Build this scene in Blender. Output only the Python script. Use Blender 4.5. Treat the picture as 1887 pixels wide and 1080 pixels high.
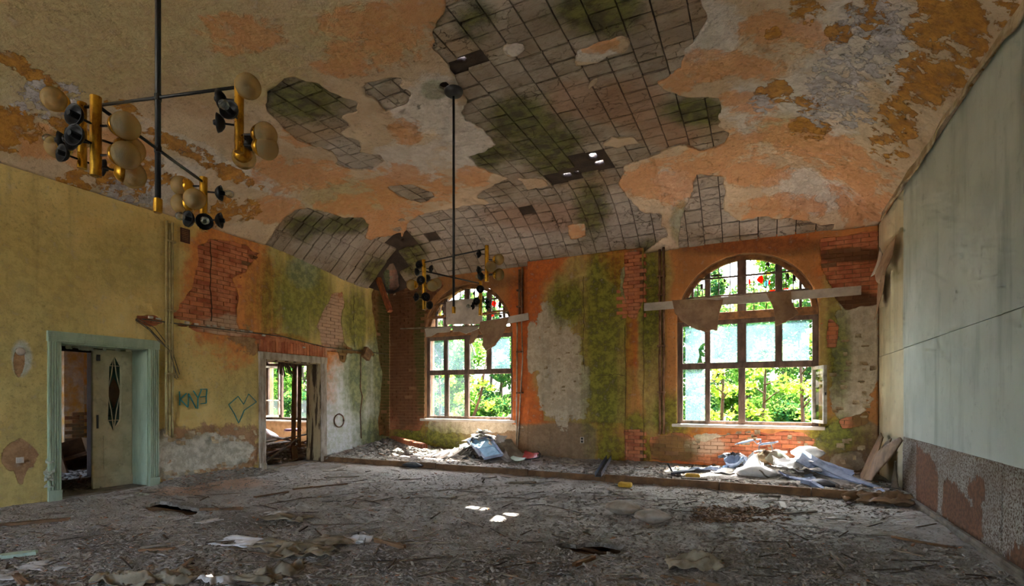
import bpy, bmesh, math, random
import numpy as np
from mathutils import Vector, Matrix

random.seed(7)
SUN_E, SKY_E, EXPOSURE = 15.0, 0.58, 2.65      # sunlight, sky light, camera exposure
RNG = np.random.default_rng(11)
scene = bpy.context.scene
for _o in list(bpy.data.objects):
    bpy.data.objects.remove(_o)
COL = scene.collection

# ------------------------------------------------------------------ camera
F_PX, CX, HY, CAM_Z = 954.0, 943.5, 733.0, 1.5
YAW = math.radians(25.6)
SN, CS = math.sin(YAW), math.cos(YAW)
cam_data = bpy.data.cameras.new('camera')
cam_data.sensor_fit = 'HORIZONTAL'
cam_data.sensor_width = 36.0
cam_data.lens = F_PX / 1887.0 * 36.0
cam_data.shift_y = (HY - 540.0) / 1887.0
cam_data.clip_start = 0.05
cam_data.clip_end = 300
cam = bpy.data.objects.new('camera', cam_data)
COL.objects.link(cam)
cam.location = (0, 0, CAM_Z)
cam.rotation_euler = (math.radians(90), 0, YAW)
scene.camera = cam

# ------------------------------------------------------------------ light
SUN_DIR = Vector((-0.28, -3.0, -5.63)).normalized()
sun_data = bpy.data.lights.new('sun', 'SUN')
sun_data.energy = SUN_E
sun_data.angle = math.radians(0.6)
sun_data.color = (1.0, 0.97, 0.93)
sun = bpy.data.objects.new('sun', sun_data)
COL.objects.link(sun)
sun.rotation_euler = SUN_DIR.to_track_quat('-Z', 'Y').to_euler()
sun.location = (3, 20, 30)

world = bpy.data.worlds.new('world')
scene.world = world
world.use_nodes = True
wn = world.node_tree
wn.nodes.clear()
w_out = wn.nodes.new('ShaderNodeOutputWorld')
w_bg = wn.nodes.new('ShaderNodeBackground')
w_sky = wn.nodes.new('ShaderNodeTexSky')
w_sky.sky_type = 'NISHITA'
w_sky.sun_disc = False
w_sky.sun_elevation = math.radians(61.8)
w_sky.sun_rotation = math.atan2(0.28, 3.0)
w_sky.air_density = 1.0
w_sky.dust_density = 4.0
w_sky.ozone_density = 1.0
w_hsv = wn.nodes.new('ShaderNodeHueSaturation')
w_hsv.inputs['Saturation'].default_value = 0.9
wn.links.new(w_sky.outputs[0], w_hsv.inputs['Color'])
wn.links.new(w_hsv.outputs[0], w_bg.inputs[0])
w_bg.inputs[1].default_value = SKY_E
wn.links.new(w_bg.outputs[0], w_out.inputs[0])

scene.view_settings.view_transform = 'Standard'
scene.view_settings.look = 'None'
scene.view_settings.exposure = EXPOSURE
scene.view_settings.gamma = 1.0
scene.view_settings.use_curve_mapping = False
scene.cycles.max_bounces = 9
scene.cycles.diffuse_bounces = 5
scene.cycles.glossy_bounces = 3
scene.cycles.transmission_bounces = 4
scene.cycles.transparent_max_bounces = 16
scene.cycles.caustics_reflective = False
scene.cycles.caustics_refractive = False
scene.cycles.sample_clamp_indirect = 8.0
scene.cycles.use_denoising = True
scene.cycles.use_adaptive_sampling = True
scene.cycles.adaptive_threshold = 0.07
scene.cycles.adaptive_min_samples = 14
try:
    scene.cycles.denoiser = 'OPENIMAGEDENOISE'
except Exception:
    pass

# ------------------------------------------------------------------ room measures (metres; camera stands at x=0, y=0)
XL, XR, YB, YF = -9.28, 1.96, 11.5, -5.6
SPRING, CEIL, COVE = 4.67, 5.63, 2.2
PLAT_Y, PLAT_H = 9.1, 0.10
W1C, W2C, WHALF, SILL, WSPR = -6.81, -0.29, 1.31, 0.94, 3.12

def ray(px, py):
    u = (px - CX) / F_PX; v = (HY - py) / F_PX
    return np.array([CS * u - SN, SN * u + CS, v])
def on_x(px, py, X=XL):
    d = ray(px, py); t = X / d[0]
    return np.array([X, d[1] * t, CAM_Z + d[2] * t])
def on_y(px, py, Y=YB):
    d = ray(px, py); t = Y / d[1]
    return np.array([d[0] * t, Y, CAM_Z + d[2] * t])
def on_z(px, py, Z=0.0):
    d = ray(px, py); t = (Z - CAM_Z) / d[2]
    return np.array([d[0] * t, d[1] * t, Z])
def at_t(px, py, t):
    d = ray(px, py)
    return np.array([d[0] * t, d[1] * t, CAM_Z + d[2] * t])

def sstep(a, b, x):
    t = np.clip((x - a) / (b - a), 0, 1)
    return t * t * (3 - 2 * t)
def ceil_z(X, Y):
    X = np.asarray(X, float); Y = np.asarray(Y, float)
    s = np.minimum(np.minimum(X - XL, XR - X), np.minimum(YB - Y, Y - YF))
    s = np.clip(s / COVE, 0, 1)
    z = SPRING + (CEIL - SPRING) * (1 - (1 - s) ** 2)
    sag = 0.34 * np.exp(-((X - XL) / 0.9) ** 2) * sstep(7.2, 10.6, Y)
    return z - sag
def on_ceil(px, py):
    d = ray(px, py)
    t = np.linspace(1.5, 30, 3000)
    z = CAM_Z + d[2] * t
    X = np.clip(d[0] * t, XL, XR); Y = np.clip(d[1] * t, YF, YB)
    i = int(np.argmax(z >= ceil_z(X, Y)))
    return np.array([X[i], Y[i], z[i]])

# ------------------------------------------------------------------ numeric noise and outlines
_LAT = RNG.random((8, 256, 256))
def vnoise(x, y, seed=0):
    L = _LAT[seed % 8]
    x = x + 17.31 * seed; y = y - 9.77 * seed
    xi = np.floor(x).astype(int); yi = np.floor(y).astype(int)
    fx = x - xi; fy = y - yi
    fx = fx * fx * (3 - 2 * fx); fy = fy * fy * (3 - 2 * fy)
    a = L[xi & 255, yi & 255]; b = L[(xi + 1) & 255, yi & 255]
    c = L[xi & 255, (yi + 1) & 255]; d = L[(xi + 1) & 255, (yi + 1) & 255]
    return (a * (1 - fx) + b * fx) * (1 - fy) + (c * (1 - fx) + d * fx) * fy
def fbm(x, y, seed=0, oct=4):
    s = 0; a = 0.5; f = 1.0; n = 0
    for k in range(oct):
        s = s + a * vnoise(x * f, y * f, seed + k); n += a; a *= 0.5; f *= 2.03
    return s / n * 2 - 1
def lnoise(x, y, seed=0):
    L = _LAT[seed % 8]
    x = x + 13.7 * seed; y = y - 5.3 * seed
    xi = np.floor(x).astype(int); yi = np.floor(y).astype(int)
    fx = x - xi; fy = y - yi
    a = L[xi & 255, yi & 255]; b = L[(xi + 1) & 255, yi & 255]
    c = L[xi & 255, (yi + 1) & 255]; d = L[(xi + 1) & 255, (yi + 1) & 255]
    up = fx > fy
    return np.where(up, a + (b - a) * fx + (d - b) * fy, a + (c - a) * fy + (d - c) * fx)
def sd_poly(U, V, poly):
    """signed distance, positive inside"""
    P = np.asarray(poly, float)
    shp = np.shape(U)
    u = np.ravel(U); v = np.ravel(V)
    d2 = np.full(u.shape, 1e18); ins = np.zeros(u.shape, bool)
    n = len(P)
    for i in range(n):
        ax, ay = P[i]; bx, by = P[(i + 1) % n]
        ex, ey = bx - ax, by - ay
        L = ex * ex + ey * ey + 1e-12
        t = np.clip(((u - ax) * ex + (v - ay) * ey) / L, 0, 1)
        d2 = np.minimum(d2, (u - ax - t * ex) ** 2 + (v - ay - t * ey) ** 2)
        c = ((ay > v) != (by > v)) & (u < ex * (v - ay) / (ey if abs(ey) > 1e-12 else 1e-12) + ax)
        ins ^= c
    d = np.sqrt(d2)
    return np.where(ins, d, -d).reshape(shp)
def union(fs):
    def f(U, V):
        r = np.full(np.shape(U), -9.0)
        for g in fs:
            r = np.maximum(r, g(U, V))
        return r
    return f
def polyf(poly):
    return lambda U, V: sd_poly(U, V, poly)

class Blob:
    """soft elliptical patch on a surface: weight 1 in the middle, 0 at its rim"""
    def __init__(s, c, a, b):
        s.c = np.asarray(c, float)
        J = np.array([[a[0] - c[0], b[0] - c[0]], [a[1] - c[1], b[1] - c[1]]])
        if abs(np.linalg.det(J)) < 1e-3:
            J = np.eye(2) * 0.3
        s.M = np.linalg.inv(J)
    def __call__(s, U, V):
        x = U - s.c[0]; y = V - s.c[1]
        p = s.M[0, 0] * x + s.M[0, 1] * y; q = s.M[1, 0] * x + s.M[1, 1] * y
        return np.clip(1.25 * (1 - np.sqrt(p * p + q * q)), -1, 1)
def blobs(lst, unp, ij):
    out = []
    for b in lst:
        px, py, rx, ry = b[:4]; ang = math.radians(b[4]) if len(b) > 4 else 0
        ca, sa = math.cos(ang), math.sin(ang)
        c = unp(px, py)[list(ij)]
        e = 5.0
        a = c + (unp(px + e * ca, py + e * sa)[list(ij)] - unp(px - e * ca, py - e * sa)[list(ij)]) * rx / (2 * e)
        d = c + (unp(px - e * sa, py + e * ca)[list(ij)] - unp(px + e * sa, py - e * ca)[list(ij)]) * ry / (2 * e)
        out.append(Blob(c, a, d))
    return out
def weight(fs, U, V, floor=-1.0):
    r = np.full(np.shape(U), floor)
    for g in fs:
        r = np.maximum(r, g(U, V))
    return r

# ------------------------------------------------------------------ objects
def mesh_obj(name, verts, faces, mat=None, parent=None, attrs=None, smooth=False, origin=None):
    me = bpy.data.meshes.new(name)
    v = np.asarray(verts, float)
    o = bpy.data.objects.new(name, me)
    org = np.zeros(3)
    if origin is not None:
        org = np.asarray(origin, float)
    elif parent is not None:
        org = np.array(parent.get('_org', (0, 0, 0)))
    if isinstance(faces, np.ndarray):
        nf, k = faces.shape
        me.vertices.add(len(v)); me.vertices.foreach_set('co', (v - org).ravel())
        me.loops.add(nf * k); me.loops.foreach_set('vertex_index', faces.ravel().astype(np.int32))
        me.polygons.add(nf)
        me.polygons.foreach_set('loop_start', np.arange(0, nf * k, k, dtype=np.int32))
        me.polygons.foreach_set('loop_total', np.full(nf, k, dtype=np.int32))
        me.update(calc_edges=True)
    else:
        me.from_pydata((v - org).tolist(), [], faces)
    if attrs:
        for k, a in attrs.items():
            at = me.attributes.new(k, 'FLOAT', 'POINT')
            at.data.foreach_set('value', np.asarray(a, np.float32).ravel())
    if smooth:
        me.polygons.foreach_set('use_smooth', np.ones(len(me.polygons), bool))
    me.validate()
    if mat is not None:
        me.materials.append(mat)
    COL.objects.link(o)
    if parent is not None:
        o.parent = parent
        porg = np.array(parent.get('_org', (0, 0, 0)))
        o.location = tuple(org - porg)
    else:
        o.location = tuple(org)
    o['_org'] = tuple(float(x) for x in org)
    return o
def thing(name, label, cat, loc, group=None, kind=None):
    o = bpy.data.objects.new(name, None)
    COL.objects.link(o)
    o.location = tuple(float(x) for x in loc)
    o.empty_display_size = 0.1
    o['_org'] = tuple(float(x) for x in loc)
    if kind:
        o['kind'] = kind
    if label:
        o['label'] = label
    if cat:
        o['category'] = cat
    if group:
        o['group'] = group
    return o
def tag(o, label, cat, group=None):
    o['label'] = label; o['category'] = cat
    if group:
        o['group'] = group
    return o
def struct(o, label=None):
    o['kind'] = 'structure'
    if label:
        o['label'] = label
    return o

class MB:
    """collects simple shapes for ONE mesh"""
    def __init__(s):
        s.v = []; s.f = []
    def add(s, vs, fs):
        n = len(s.v)
        s.v.extend([tuple(map(float, p)) for p in vs])
        s.f.extend([tuple(i + n for i in f) for f in fs])
        return s
    def box(s, lo, hi, M=None):
        x0, y0, z0 = lo; x1, y1, z1 = hi
        vs = [(x0, y0, z0), (x1, y0, z0), (x1, y1, z0), (x0, y1, z0), (x0, y0, z1), (x1, y0, z1), (x1, y1, z1), (x0, y1, z1)]
        if M is not None:
            vs = [tuple(M @ Vector(p)) for p in vs]
        return s.add(vs, [(0, 3, 2, 1), (4, 5, 6, 7), (0, 1, 5, 4), (1, 2, 6, 5), (2, 3, 7, 6), (3, 0, 4, 7)])
    def beam(s, a, b, w, h, up=(0, 0, 1)):
        a = Vector(a); b = Vector(b); d = (b - a); L = d.length; d.normalize()
        u = Vector(up)
        sx = d.cross(u)
        if sx.length < 1e-4:
            sx = d.cross(Vector((1, 0, 0)))
        sx.normalize(); uu = sx.cross(d)
        vs = []
        for p in (a, b):
            for i, j in ((-1, -1), (1, -1), (1, 1), (-1, 1)):
                vs.append(tuple(p + sx * (i * w / 2) + uu * (j * h / 2)))
        return s.add(vs, [(0, 1, 2, 3), (7, 6, 5, 4), (0, 4, 5, 1), (1, 5, 6, 2), (2, 6, 7, 3), (3, 7, 4, 0)])
    def tube(s, pts, r, n=8, caps=True):
        P = [Vector(p) for p in pts]
        rr = r if isinstance(r, (list, tuple)) else [r] * len(P)
        rings = []
        prev = None
        for i, p in enumerate(P):
            d = (P[min(i + 1, len(P) - 1)] - P[max(i - 1, 0)])
            if d.length < 1e-9:
                d = Vector((0, 0, 1))
            d.normalize()
            if prev is None:
                a = d.cross(Vector((0, 0, 1)))
                if a.length < 1e-3:
                    a = d.cross(Vector((1, 0, 0)))
            else:
                a = prev - d * prev.dot(d)
                if a.length < 1e-6:
                    a = d.cross(Vector((1, 0, 0)))
            a.normalize(); prev = a; b = d.cross(a)
            rings.append([tuple(p + (a * math.cos(k * 2 * math.pi / n) + b * math.sin(k * 2 * math.pi / n)) * rr[i]) for k in range(n)])
        vs = [q for rg in rings for q in rg]
        fs = []
        for i in range(len(P) - 1):
            for k in range(n):
                k2 = (k + 1) % n
                fs.append((i * n + k, i * n + k2, (i + 1) * n + k2, (i + 1) * n + k))
        if caps:
            fs.append(tuple(range(n - 1, -1, -1))); m = (len(P) - 1) * n
            fs.append(tuple(m + k for k in range(n)))
        return s.add(vs, fs)
    def lathe(s, prof, c, axis=(0, 0, 1), n=20):
        """prof: (radius, height along axis)"""
        A = Vector(axis).normalized()
        a = A.cross(Vector((0, 0, 1)))
        if a.length < 1e-3:
            a = Vector((1, 0, 0))
        a.normalize(); b = A.cross(a); c = Vector(c)
        vs = []
        for r, h in prof:
            for k in range(n):
                t = k * 2 * math.pi / n
                vs.append(tuple(c + A * h + (a * math.cos(t) + b * math.sin(t)) * max(r, 1e-5)))
        fs = []
        for i in range(len(prof) - 1):
            for k in range(n):
                k2 = (k + 1) % n
                fs.append((i * n + k, i * n + k2, (i + 1) * n + k2, (i + 1) * n + k))
        return s.add(vs, fs)
    def build(s, name, mat, parent=None, smooth=False, origin=None):
        return mesh_obj(name, s.v, s.f, mat, parent, smooth=smooth, origin=origin)

def bevel(o, w=0.004, seg=1):
    m = o.modifiers.new('bevel', 'BEVEL'); m.width = w; m.segments = seg; m.limit_method = 'ANGLE'
    return o

def skin(name, us, vs, pos, keep, thick, mat, parent=None, attrs=None, smooth=True, disp=None):
    """sheet over a (u,v) surface, cut where keep(u,v) < 0 with the cut edge snapped to the outline,
    pos(u,v,d) gives the point at offset d, rim goes back by thick"""
    us = np.asarray(us); vs = np.asarray(vs)
    U, V = np.meshgrid(us, vs, indexing='ij')
    n, m = U.shape
    S = keep(U, V) if keep else np.ones_like(U)
    inside = S > 1e-6
    fi = inside[:-1, :-1].astype(int) + inside[1:, :-1] + inside[1:, 1:] + inside[:-1, 1:]
    S4 = np.maximum(np.maximum(S[:-1, :-1], S[1:, :-1]), np.maximum(S[1:, 1:], S[:-1, 1:]))
    fk = (fi >= 2) | ((fi == 1) & (S4 > 0.3 * np.min([np.diff(us).min(), np.diff(vs).min()])))
    if keep:
        used = np.zeros_like(inside)
        used[:-1, :-1] |= fk; used[1:, :-1] |= fk; used[1:, 1:] |= fk; used[:-1, 1:] |= fk
        mv = used & ~inside
        if mv.any():
            u0 = U[mv].copy(); v0 = V[mv].copy(); u = u0.copy(); v = v0.copy()
            e = 0.004
            for _ in range(3):
                s0 = keep(u, v)
                gu = (keep(u + e, v) - keep(u - e, v)) / (2 * e); gv = (keep(u, v + e) - keep(u, v - e)) / (2 * e)
                g2 = np.maximum(gu * gu + gv * gv, 0.05)
                u = u - np.clip(s0 * gu / g2, -0.08, 0.08); v = v - np.clip(s0 * gv / g2, -0.08, 0.08)
            U[mv] = u; V[mv] = v
    d = disp(U, V) if disp else np.zeros_like(U)
    idx = np.full(U.shape, -1, int)
    used = np.zeros(U.shape, bool)
    used[:-1, :-1] |= fk; used[1:, :-1] |= fk; used[1:, 1:] |= fk; used[:-1, 1:] |= fk
    k = int(used.sum()); idx[used] = np.arange(k)
    Pt = np.stack(pos(U, V, d), -1)[used]
    a = idx[:-1, :-1][fk]; b = idx[1:, :-1][fk]; c = idx[1:, 1:][fk]; e_ = idx[:-1, 1:][fk]
    faces = np.stack([a, b, c, e_], 1)
    Uu = U[used]; Vu = V[used]
    if thick:
        # rim
        ed = np.concatenate([faces[:, [0, 1]], faces[:, [1, 2]], faces[:, [2, 3]], faces[:, [3, 0]]])
        key = np.sort(ed, 1); kk = key[:, 0].astype(np.int64) * k + key[:, 1]
        _, inv, cnt = np.unique(kk, return_inverse=True, return_counts=True)
        be = ed[cnt[inv.ravel()] == 1]
        bv = np.unique(be)
        mp = np.full(k, -1, int); mp[bv] = k + np.arange(len(bv))
        db = d[used][bv] - thick
        Pb = np.stack(pos(Uu[bv], Vu[bv], db), -1)
        Pt = np.concatenate([Pt, Pb]); Uu = np.concatenate([Uu, Uu[bv]]); Vu = np.concatenate([Vu, Vu[bv]])
        rim = np.stack([be[:, 1], be[:, 0], mp[be[:, 0]], mp[be[:, 1]]], 1)
        faces = np.concatenate([faces, rim])
    at = attrs(Uu, Vu) if attrs else None
    o = mesh_obj(name, Pt, faces, mat, parent, attrs=at, smooth=False)
    if smooth:
        fl = np.ones(len(faces), bool)
        if thick:
            fl[len(faces) - len(rim):] = False
        if len(o.data.polygons) == len(fl):
            o.data.polygons.foreach_set('use_smooth', fl)
    return o

def lines(*segs):
    """grid lines: (a, b, step) pieces joined"""
    out = []
    for a, b, st in segs:
        n = max(1, int(round((b - a) / st)))
        out.extend(np.linspace(a, b, n + 1).tolist())
    return np.unique(np.round(out, 5))

# ------------------------------------------------------------------ materials
def srgb(r, g, b):
    f = lambda c: (c / 255 / 12.92) if c / 255 <= 0.04045 else ((c / 255 + 0.055) / 1.055) ** 2.4
    return (f(r), f(g), f(b), 1.0)

class NT:
    def __init__(s, name):
        s.m = bpy.data.materials.new(name); s.m.use_nodes = True
        s.t = s.m.node_tree; s.t.nodes.clear()
        s.out = s.t.nodes.new('ShaderNodeOutputMaterial')
        s.tc = s.t.nodes.new('ShaderNodeTexCoord')
        s.geo = s.t.nodes.new('ShaderNodeNewGeometry')
        s.P = s.geo.outputs['Position']
    def n(s, typ, **kw):
        nd = s.t.nodes.new(typ)
        for k, v in kw.items():
            setattr(nd, k, v)
        return nd
    def l(s, a, b):
        s.t.links.new(a, b)
    def put(s, sock, val):
        if isinstance(val, bpy.types.NodeSocket):
            s.l(val, sock)
        else:
            sock.default_value = val
    def noise(s, scale, detail=4, rough=0.6, vec=None, stretch=None, dist=0.0, col=False):
        nd = s.n('ShaderNodeTexNoise')
        v = vec if vec is not None else s.P
        if stretch:
            mp = s.n('ShaderNodeMapping'); s.l(v, mp.inputs[0]); mp.inputs['Scale'].default_value = stretch
            v = mp.outputs[0]
        s.l(v, nd.inputs['Vector'])
        nd.inputs['Scale'].default_value = scale; nd.inputs['Detail'].default_value = detail
        nd.inputs['Roughness'].default_value = rough; nd.inputs['Distortion'].default_value = dist
        return nd.outputs['Color' if col else 'Fac']
    def voro(s, scale, feature='F1', vec=None, stretch=None, rnd=1.0):
        nd = s.n('ShaderNodeTexVoronoi'); nd.feature = feature
        v = vec if vec is not None else s.P
        if stretch:
            mp = s.n('ShaderNodeMapping'); s.l(v, mp.inputs[0]); mp.inputs['Scale'].default_value = stretch
            v = mp.outputs[0]
        s.l(v, nd.inputs['Vector']); nd.inputs['Scale'].default_value = scale
        nd.inputs['Randomness'].default_value = rnd
        return nd.outputs['Distance']
    def math(s, op, a, b=0.0, c=None):
        nd = s.n('ShaderNodeMath', operation=op)
        s.put(nd.inputs[0], a); s.put(nd.inputs[1], b)
        if c is not None:
            s.put(nd.inputs[2], c)
        return nd.outputs[0]
    def rng(s, x, a, b, c=0.0, d=1.0, smooth=True):
        nd = s.n('ShaderNodeMapRange')
        nd.interpolation_type = 'SMOOTHSTEP' if smooth else 'LINEAR'
        s.put(nd.inputs[0], x); nd.inputs[1].default_value = a; nd.inputs[2].default_value = b
        nd.inputs[3].default_value = c; nd.inputs[4].default_value = d
        return nd.outputs[0]
    def mix(s, f, a, b, mode='MIX'):
        nd = s.n('ShaderNodeMix', data_type='RGBA', blend_type=mode)
        s.put(nd.inputs[0], f); s.put(nd.inputs[6], a); s.put(nd.inputs[7], b)
        return nd.outputs[2]
    def attr(s, name, typ='GEOMETRY'):
        nd = s.n('ShaderNodeAttribute'); nd.attribute_name = name; nd.attribute_type = typ
        return nd.outputs['Fac']
    def rnd(s):
        return s.n('ShaderNodeObjectInfo').outputs['Random']
    def bsdf(s, col, rough=0.9, metal=0.0, bump=None, bstr=0.3, bdist=0.01, spec=0.3, **kw):
        b = s.n('ShaderNodeBsdfPrincipled')
        s.put(b.inputs['Base Color'], col); s.put(b.inputs['Roughness'], rough); s.put(b.inputs['Metallic'], metal)
        b.inputs['Specular IOR Level'].default_value = spec
        for k, v in kw.items():
            s.put(b.inputs[k], v)
        if bump is not None:
            bp = s.n('ShaderNodeBump'); bp.inputs['Strength'].default_value = bstr; bp.inputs['Distance'].default_value = bdist
            s.l(bump, bp.inputs['Height']); s.l(bp.outputs[0], b.inputs['Normal'])
        return b.outputs[0]
    def done(s, shader):
        s.l(shader, s.out.inputs['Surface'])
        return s.m

def layered(name, base, layers, base_scale=0.9, bscale=9.0, bstr=0.5, bdist=0.015, rough=0.95, grime=0.35, streak=0.0, cracks=0.0):
    """plaster with a two-tone base and layers (attribute, tone a, tone b, softness, noise scale, ragged)"""
    k = NT(name)
    fine = k.noise(bscale, 6, 0.68)
    mid = k.noise(base_scale, 6, 0.62)
    col = k.mix(k.rng(mid, 0.38, 0.62), base[0], base[1])
    height = fine
    for i, L in enumerate(layers):
        at, ca, cb, soft, sc, rag = L[:6]
        st = L[6] if len(L) > 6 else None
        op = L[7] if len(L) > 7 else 1.0
        gain = L[8] if len(L) > 8 else 1.0
        w = k.attr(at)
        nz = k.noise(sc, 7, 0.68, stretch=st, dist=0.25)
        f = k.math('MULTIPLY_ADD', k.math('SUBTRACT', nz, 0.5), rag * 2, k.math('MINIMUM', k.math('MULTIPLY', w, gain), k.math('MULTIPLY', w, 1.1)) if gain != 1.0 else w)
        f = k.rng(f, -soft, soft)
        c2 = k.mix(k.rng(fine, 0.38, 0.62), ca, cb)
        col = k.mix(k.math('MULTIPLY', f, op) if op < 1 else f, col, c2)
        height = k.math('MULTIPLY_ADD', f, -0.25 if soft > 0.09 else -0.8, height)
    sp = k.noise(bscale * 2.6, 4, 0.75)
    zone = k.rng(k.noise(0.7, 3, 0.6), 0.35, 0.65, 0.15, 1.0)
    col = k.mix(k.math('MULTIPLY', k.math('MULTIPLY', k.rng(sp, 0.5, 0.72), zone), grime), col, (0.02, 0.014, 0.008, 1))
    col = k.mix(k.math('MULTIPLY', k.rng(fine, 0.55, 0.75), grime * 0.8), col, (0.55, 0.5, 0.42, 1))
    if streak:
        stn = k.noise(3.0, 6, 0.6, stretch=(2.2, 2.2, 0.12))
        col = k.mix(k.math('MULTIPLY', k.rng(stn, 0.5, 0.75), streak), col, (0.06, 0.05, 0.03, 1))
    if cracks:
        wv = k.noise(2.0, 3, 0.5, col=True)
        vec = k.n('ShaderNodeVectorMath', operation='MULTIPLY_ADD')
        k.l(wv, vec.inputs[0]); vec.inputs[1].default_value = (0.5, 0.5, 0.5); k.l(k.P, vec.inputs[2])
        cr = k.voro(0.9, 'DISTANCE_TO_EDGE', vec=vec.outputs[0])
        cf = k.rng(cr, 0.0, 0.012, 1.0, 0.0)
        col = k.mix(k.math('MULTIPLY', cf, cracks), col, (0.05, 0.035, 0.02, 1))
        height = k.math('MULTIPLY_ADD', cf, -0.5, height)
    return k.done(k.bsdf(col, rough, bump=height, bstr=bstr, bdist=bdist, spec=0.2))

def simple(name, ca, cb=None, scale=6.0, rough=0.85, metal=0.0, bscale=30.0, bstr=0.25, bdist=0.005, stretch=None, dirt=0.3, dirtcol=(0.04, 0.03, 0.02, 1), vary=0.0, spec=0.3, obj=False):
    k = NT(name)
    vec = k.tc.outputs['Object'] if obj else None
    cb = cb or ca
    col = k.mix(k.rng(k.noise(scale, 5, 0.6, vec=vec, stretch=stretch), 0.35, 0.65), ca, cb)
    if dirt:
        col = k.mix(k.math('MULTIPLY', k.rng(k.noise(scale * 2.7, 7, 0.7, vec=vec, stretch=stretch), 0.48, 0.72), dirt), col, dirtcol)
    if vary:
        col = k.mix(k.math('MULTIPLY', k.rnd(), vary), col, (0.03, 0.025, 0.02, 1))
    bp = k.noise(bscale, 5, 0.65, vec=vec, stretch=stretch)
    return k.done(k.bsdf(col, rough, metal, bump=bp, bstr=bstr, bdist=bdist, spec=spec))

M = {}
OR1, OR2 = srgb(226, 124, 48), srgb(205, 105, 50)
OC1, OC2 = srgb(196, 132, 38), srgb(160, 98, 28)
GR1, GR2 = srgb(84, 92, 24), srgb(44, 52, 12)
WH1, WH2 = srgb(214, 198, 180), srgb(190, 172, 158)

M['ceil_plaster'] = layered('ceiling plaster', (srgb(204, 180, 152), srgb(188, 160, 130)), [
    ('w_white', srgb(212, 202, 194), srgb(196, 184, 174), 0.2, 1.8, 1.2, None, 0.85, .5),
    ('w_yellow', srgb(188, 172, 126), srgb(178, 154, 112), 0.45, 0.9, 0.6, None, 0.8),
    ('w_orange', srgb(206, 146, 94), srgb(198, 130, 74), 0.16, 2.4, 1.3, None, 0.7, .36),
    ('w_ochre', srgb(188, 134, 56), srgb(150, 100, 42), 0.03, 4.2, 1.5, None, 0.95, .2),
    ('w_lilac', srgb(196, 188, 190), srgb(160, 150, 150), 0.03, 5.5, 1.6, None, 1.0, .08),
    ('w_green', srgb(110, 118, 50), srgb(70, 80, 26), 0.25, 2.0, 0.5, None, 0.5)], bscale=7.0, bstr=0.85, bdist=0.03, grime=0.5)
M['left_plaster'] = layered('yellow wall plaster', (srgb(226, 202, 134), srgb(212, 182, 112)), [
    ('w_yellow', srgb(202, 182, 116), srgb(178, 158, 98), 0.4, 1.2, 0.7, None, 0.8),
    ('w_orange', srgb(222, 138, 74), srgb(200, 112, 62), 0.25, 2.2, 0.8, None, 0.85),
    ('w_white', srgb(212, 214, 214), srgb(184, 190, 172), 0.3, 1.7, 0.7, None, 0.9),
    ('w_brown', srgb(180, 142, 104), srgb(150, 112, 78), 0.05, 3.2, 0.55),
    ('w_grey', srgb(208, 200, 182), srgb(170, 160, 140), 0.05, 3.0, 0.6),
    ('w_green', srgb(136, 140, 62), srgb(70, 84, 30), 0.65, 2.0, 0.9, (2.4, 2.4, 0.16), 0.8)], bscale=8.0, bstr=0.6, streak=0.2, grime=0.4)
M['back_plaster'] = layered('orange wall plaster', (srgb(210, 142, 82), srgb(182, 124, 74)), [
    ('w_orange', srgb(214, 112, 54), srgb(184, 92, 46), 0.35, 1.6, 0.6, None, 0.85),
    ('w_yellow', srgb(192, 164, 98), srgb(170, 138, 80), 0.25, 1.5, 0.6),
    ('w_brown', srgb(156, 130, 102), srgb(136, 110, 84), 0.05, 2.0, 0.12),
    ('w_white', srgb(206, 192, 168), srgb(182, 164, 138), 0.04, 2.6, 0.9, None, 1.0, .8),
    ('w_dark', srgb(120, 90, 60), srgb(92, 66, 44), 0.4, 2.0, 0.6, None, 0.6),
    ('w_green', srgb(132, 138, 46), srgb(64, 76, 22), 0.65, 1.8, 0.9, (2.4, 2.4, 0.16), 0.8)], bscale=8.0, bstr=0.65, streak=0.22, grime=0.45)

def brick_mat(name):
    k = NT(name)
    r = k.rnd()
    c = k.mix(k.rng(k.noise(5.0, 4, 0.6), 0.35, 0.65), srgb(208, 136, 98), srgb(178, 104, 74))
    c = k.mix(k.math('MULTIPLY', k.rng(r, 0.6, 0.95), 0.55), c, srgb(214, 132, 84))
    c = k.mix(k.math('MULTIPLY', k.rng(r, 0.35, 0.0), 0.5), c, srgb(140, 68, 44))
    wh = k.rng(k.math('MULTIPLY_ADD', k.math('SUBTRACT', k.noise(4.0, 7, 0.7), 0.5), 1.6, k.attr('w_white')), -0.2, 0.3)
    c = k.mix(k.math('MULTIPLY', wh, 0.7), c, srgb(200, 176, 150))
    dk = k.rng(k.math('MULTIPLY_ADD', k.math('SUBTRACT', k.noise(2.0, 6, 0.65), 0.5), 1.2, k.attr('w_dark')), -0.3, 0.35)
    c = k.mix(k.math('MULTIPLY', dk, 0.8), c, srgb(70, 54, 34))
    g = k.rng(k.math('MULTIPLY_ADD', k.math('SUBTRACT', k.noise(2.4, 6, 0.65), 0.5), 1.3, k.attr('w_green')), -0.35, 0.3)
    c = k.mix(k.math('MULTIPLY', g, 0.65), c, k.mix(k.noise(6, 4), srgb(92, 104, 46), srgb(50, 60, 30)))
    h = k.noise(22, 6, 0.7)
    c = k.mix(k.math('MULTIPLY', k.rng(h, 0.5, 0.75), 0.35), c, (0.03, 0.02, 0.012, 1))
    return k.done(k.bsdf(c, 0.92, bump=h, bstr=0.6, bdist=0.012, spec=0.2))
M['brick'] = brick_mat('old red brick')

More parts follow.
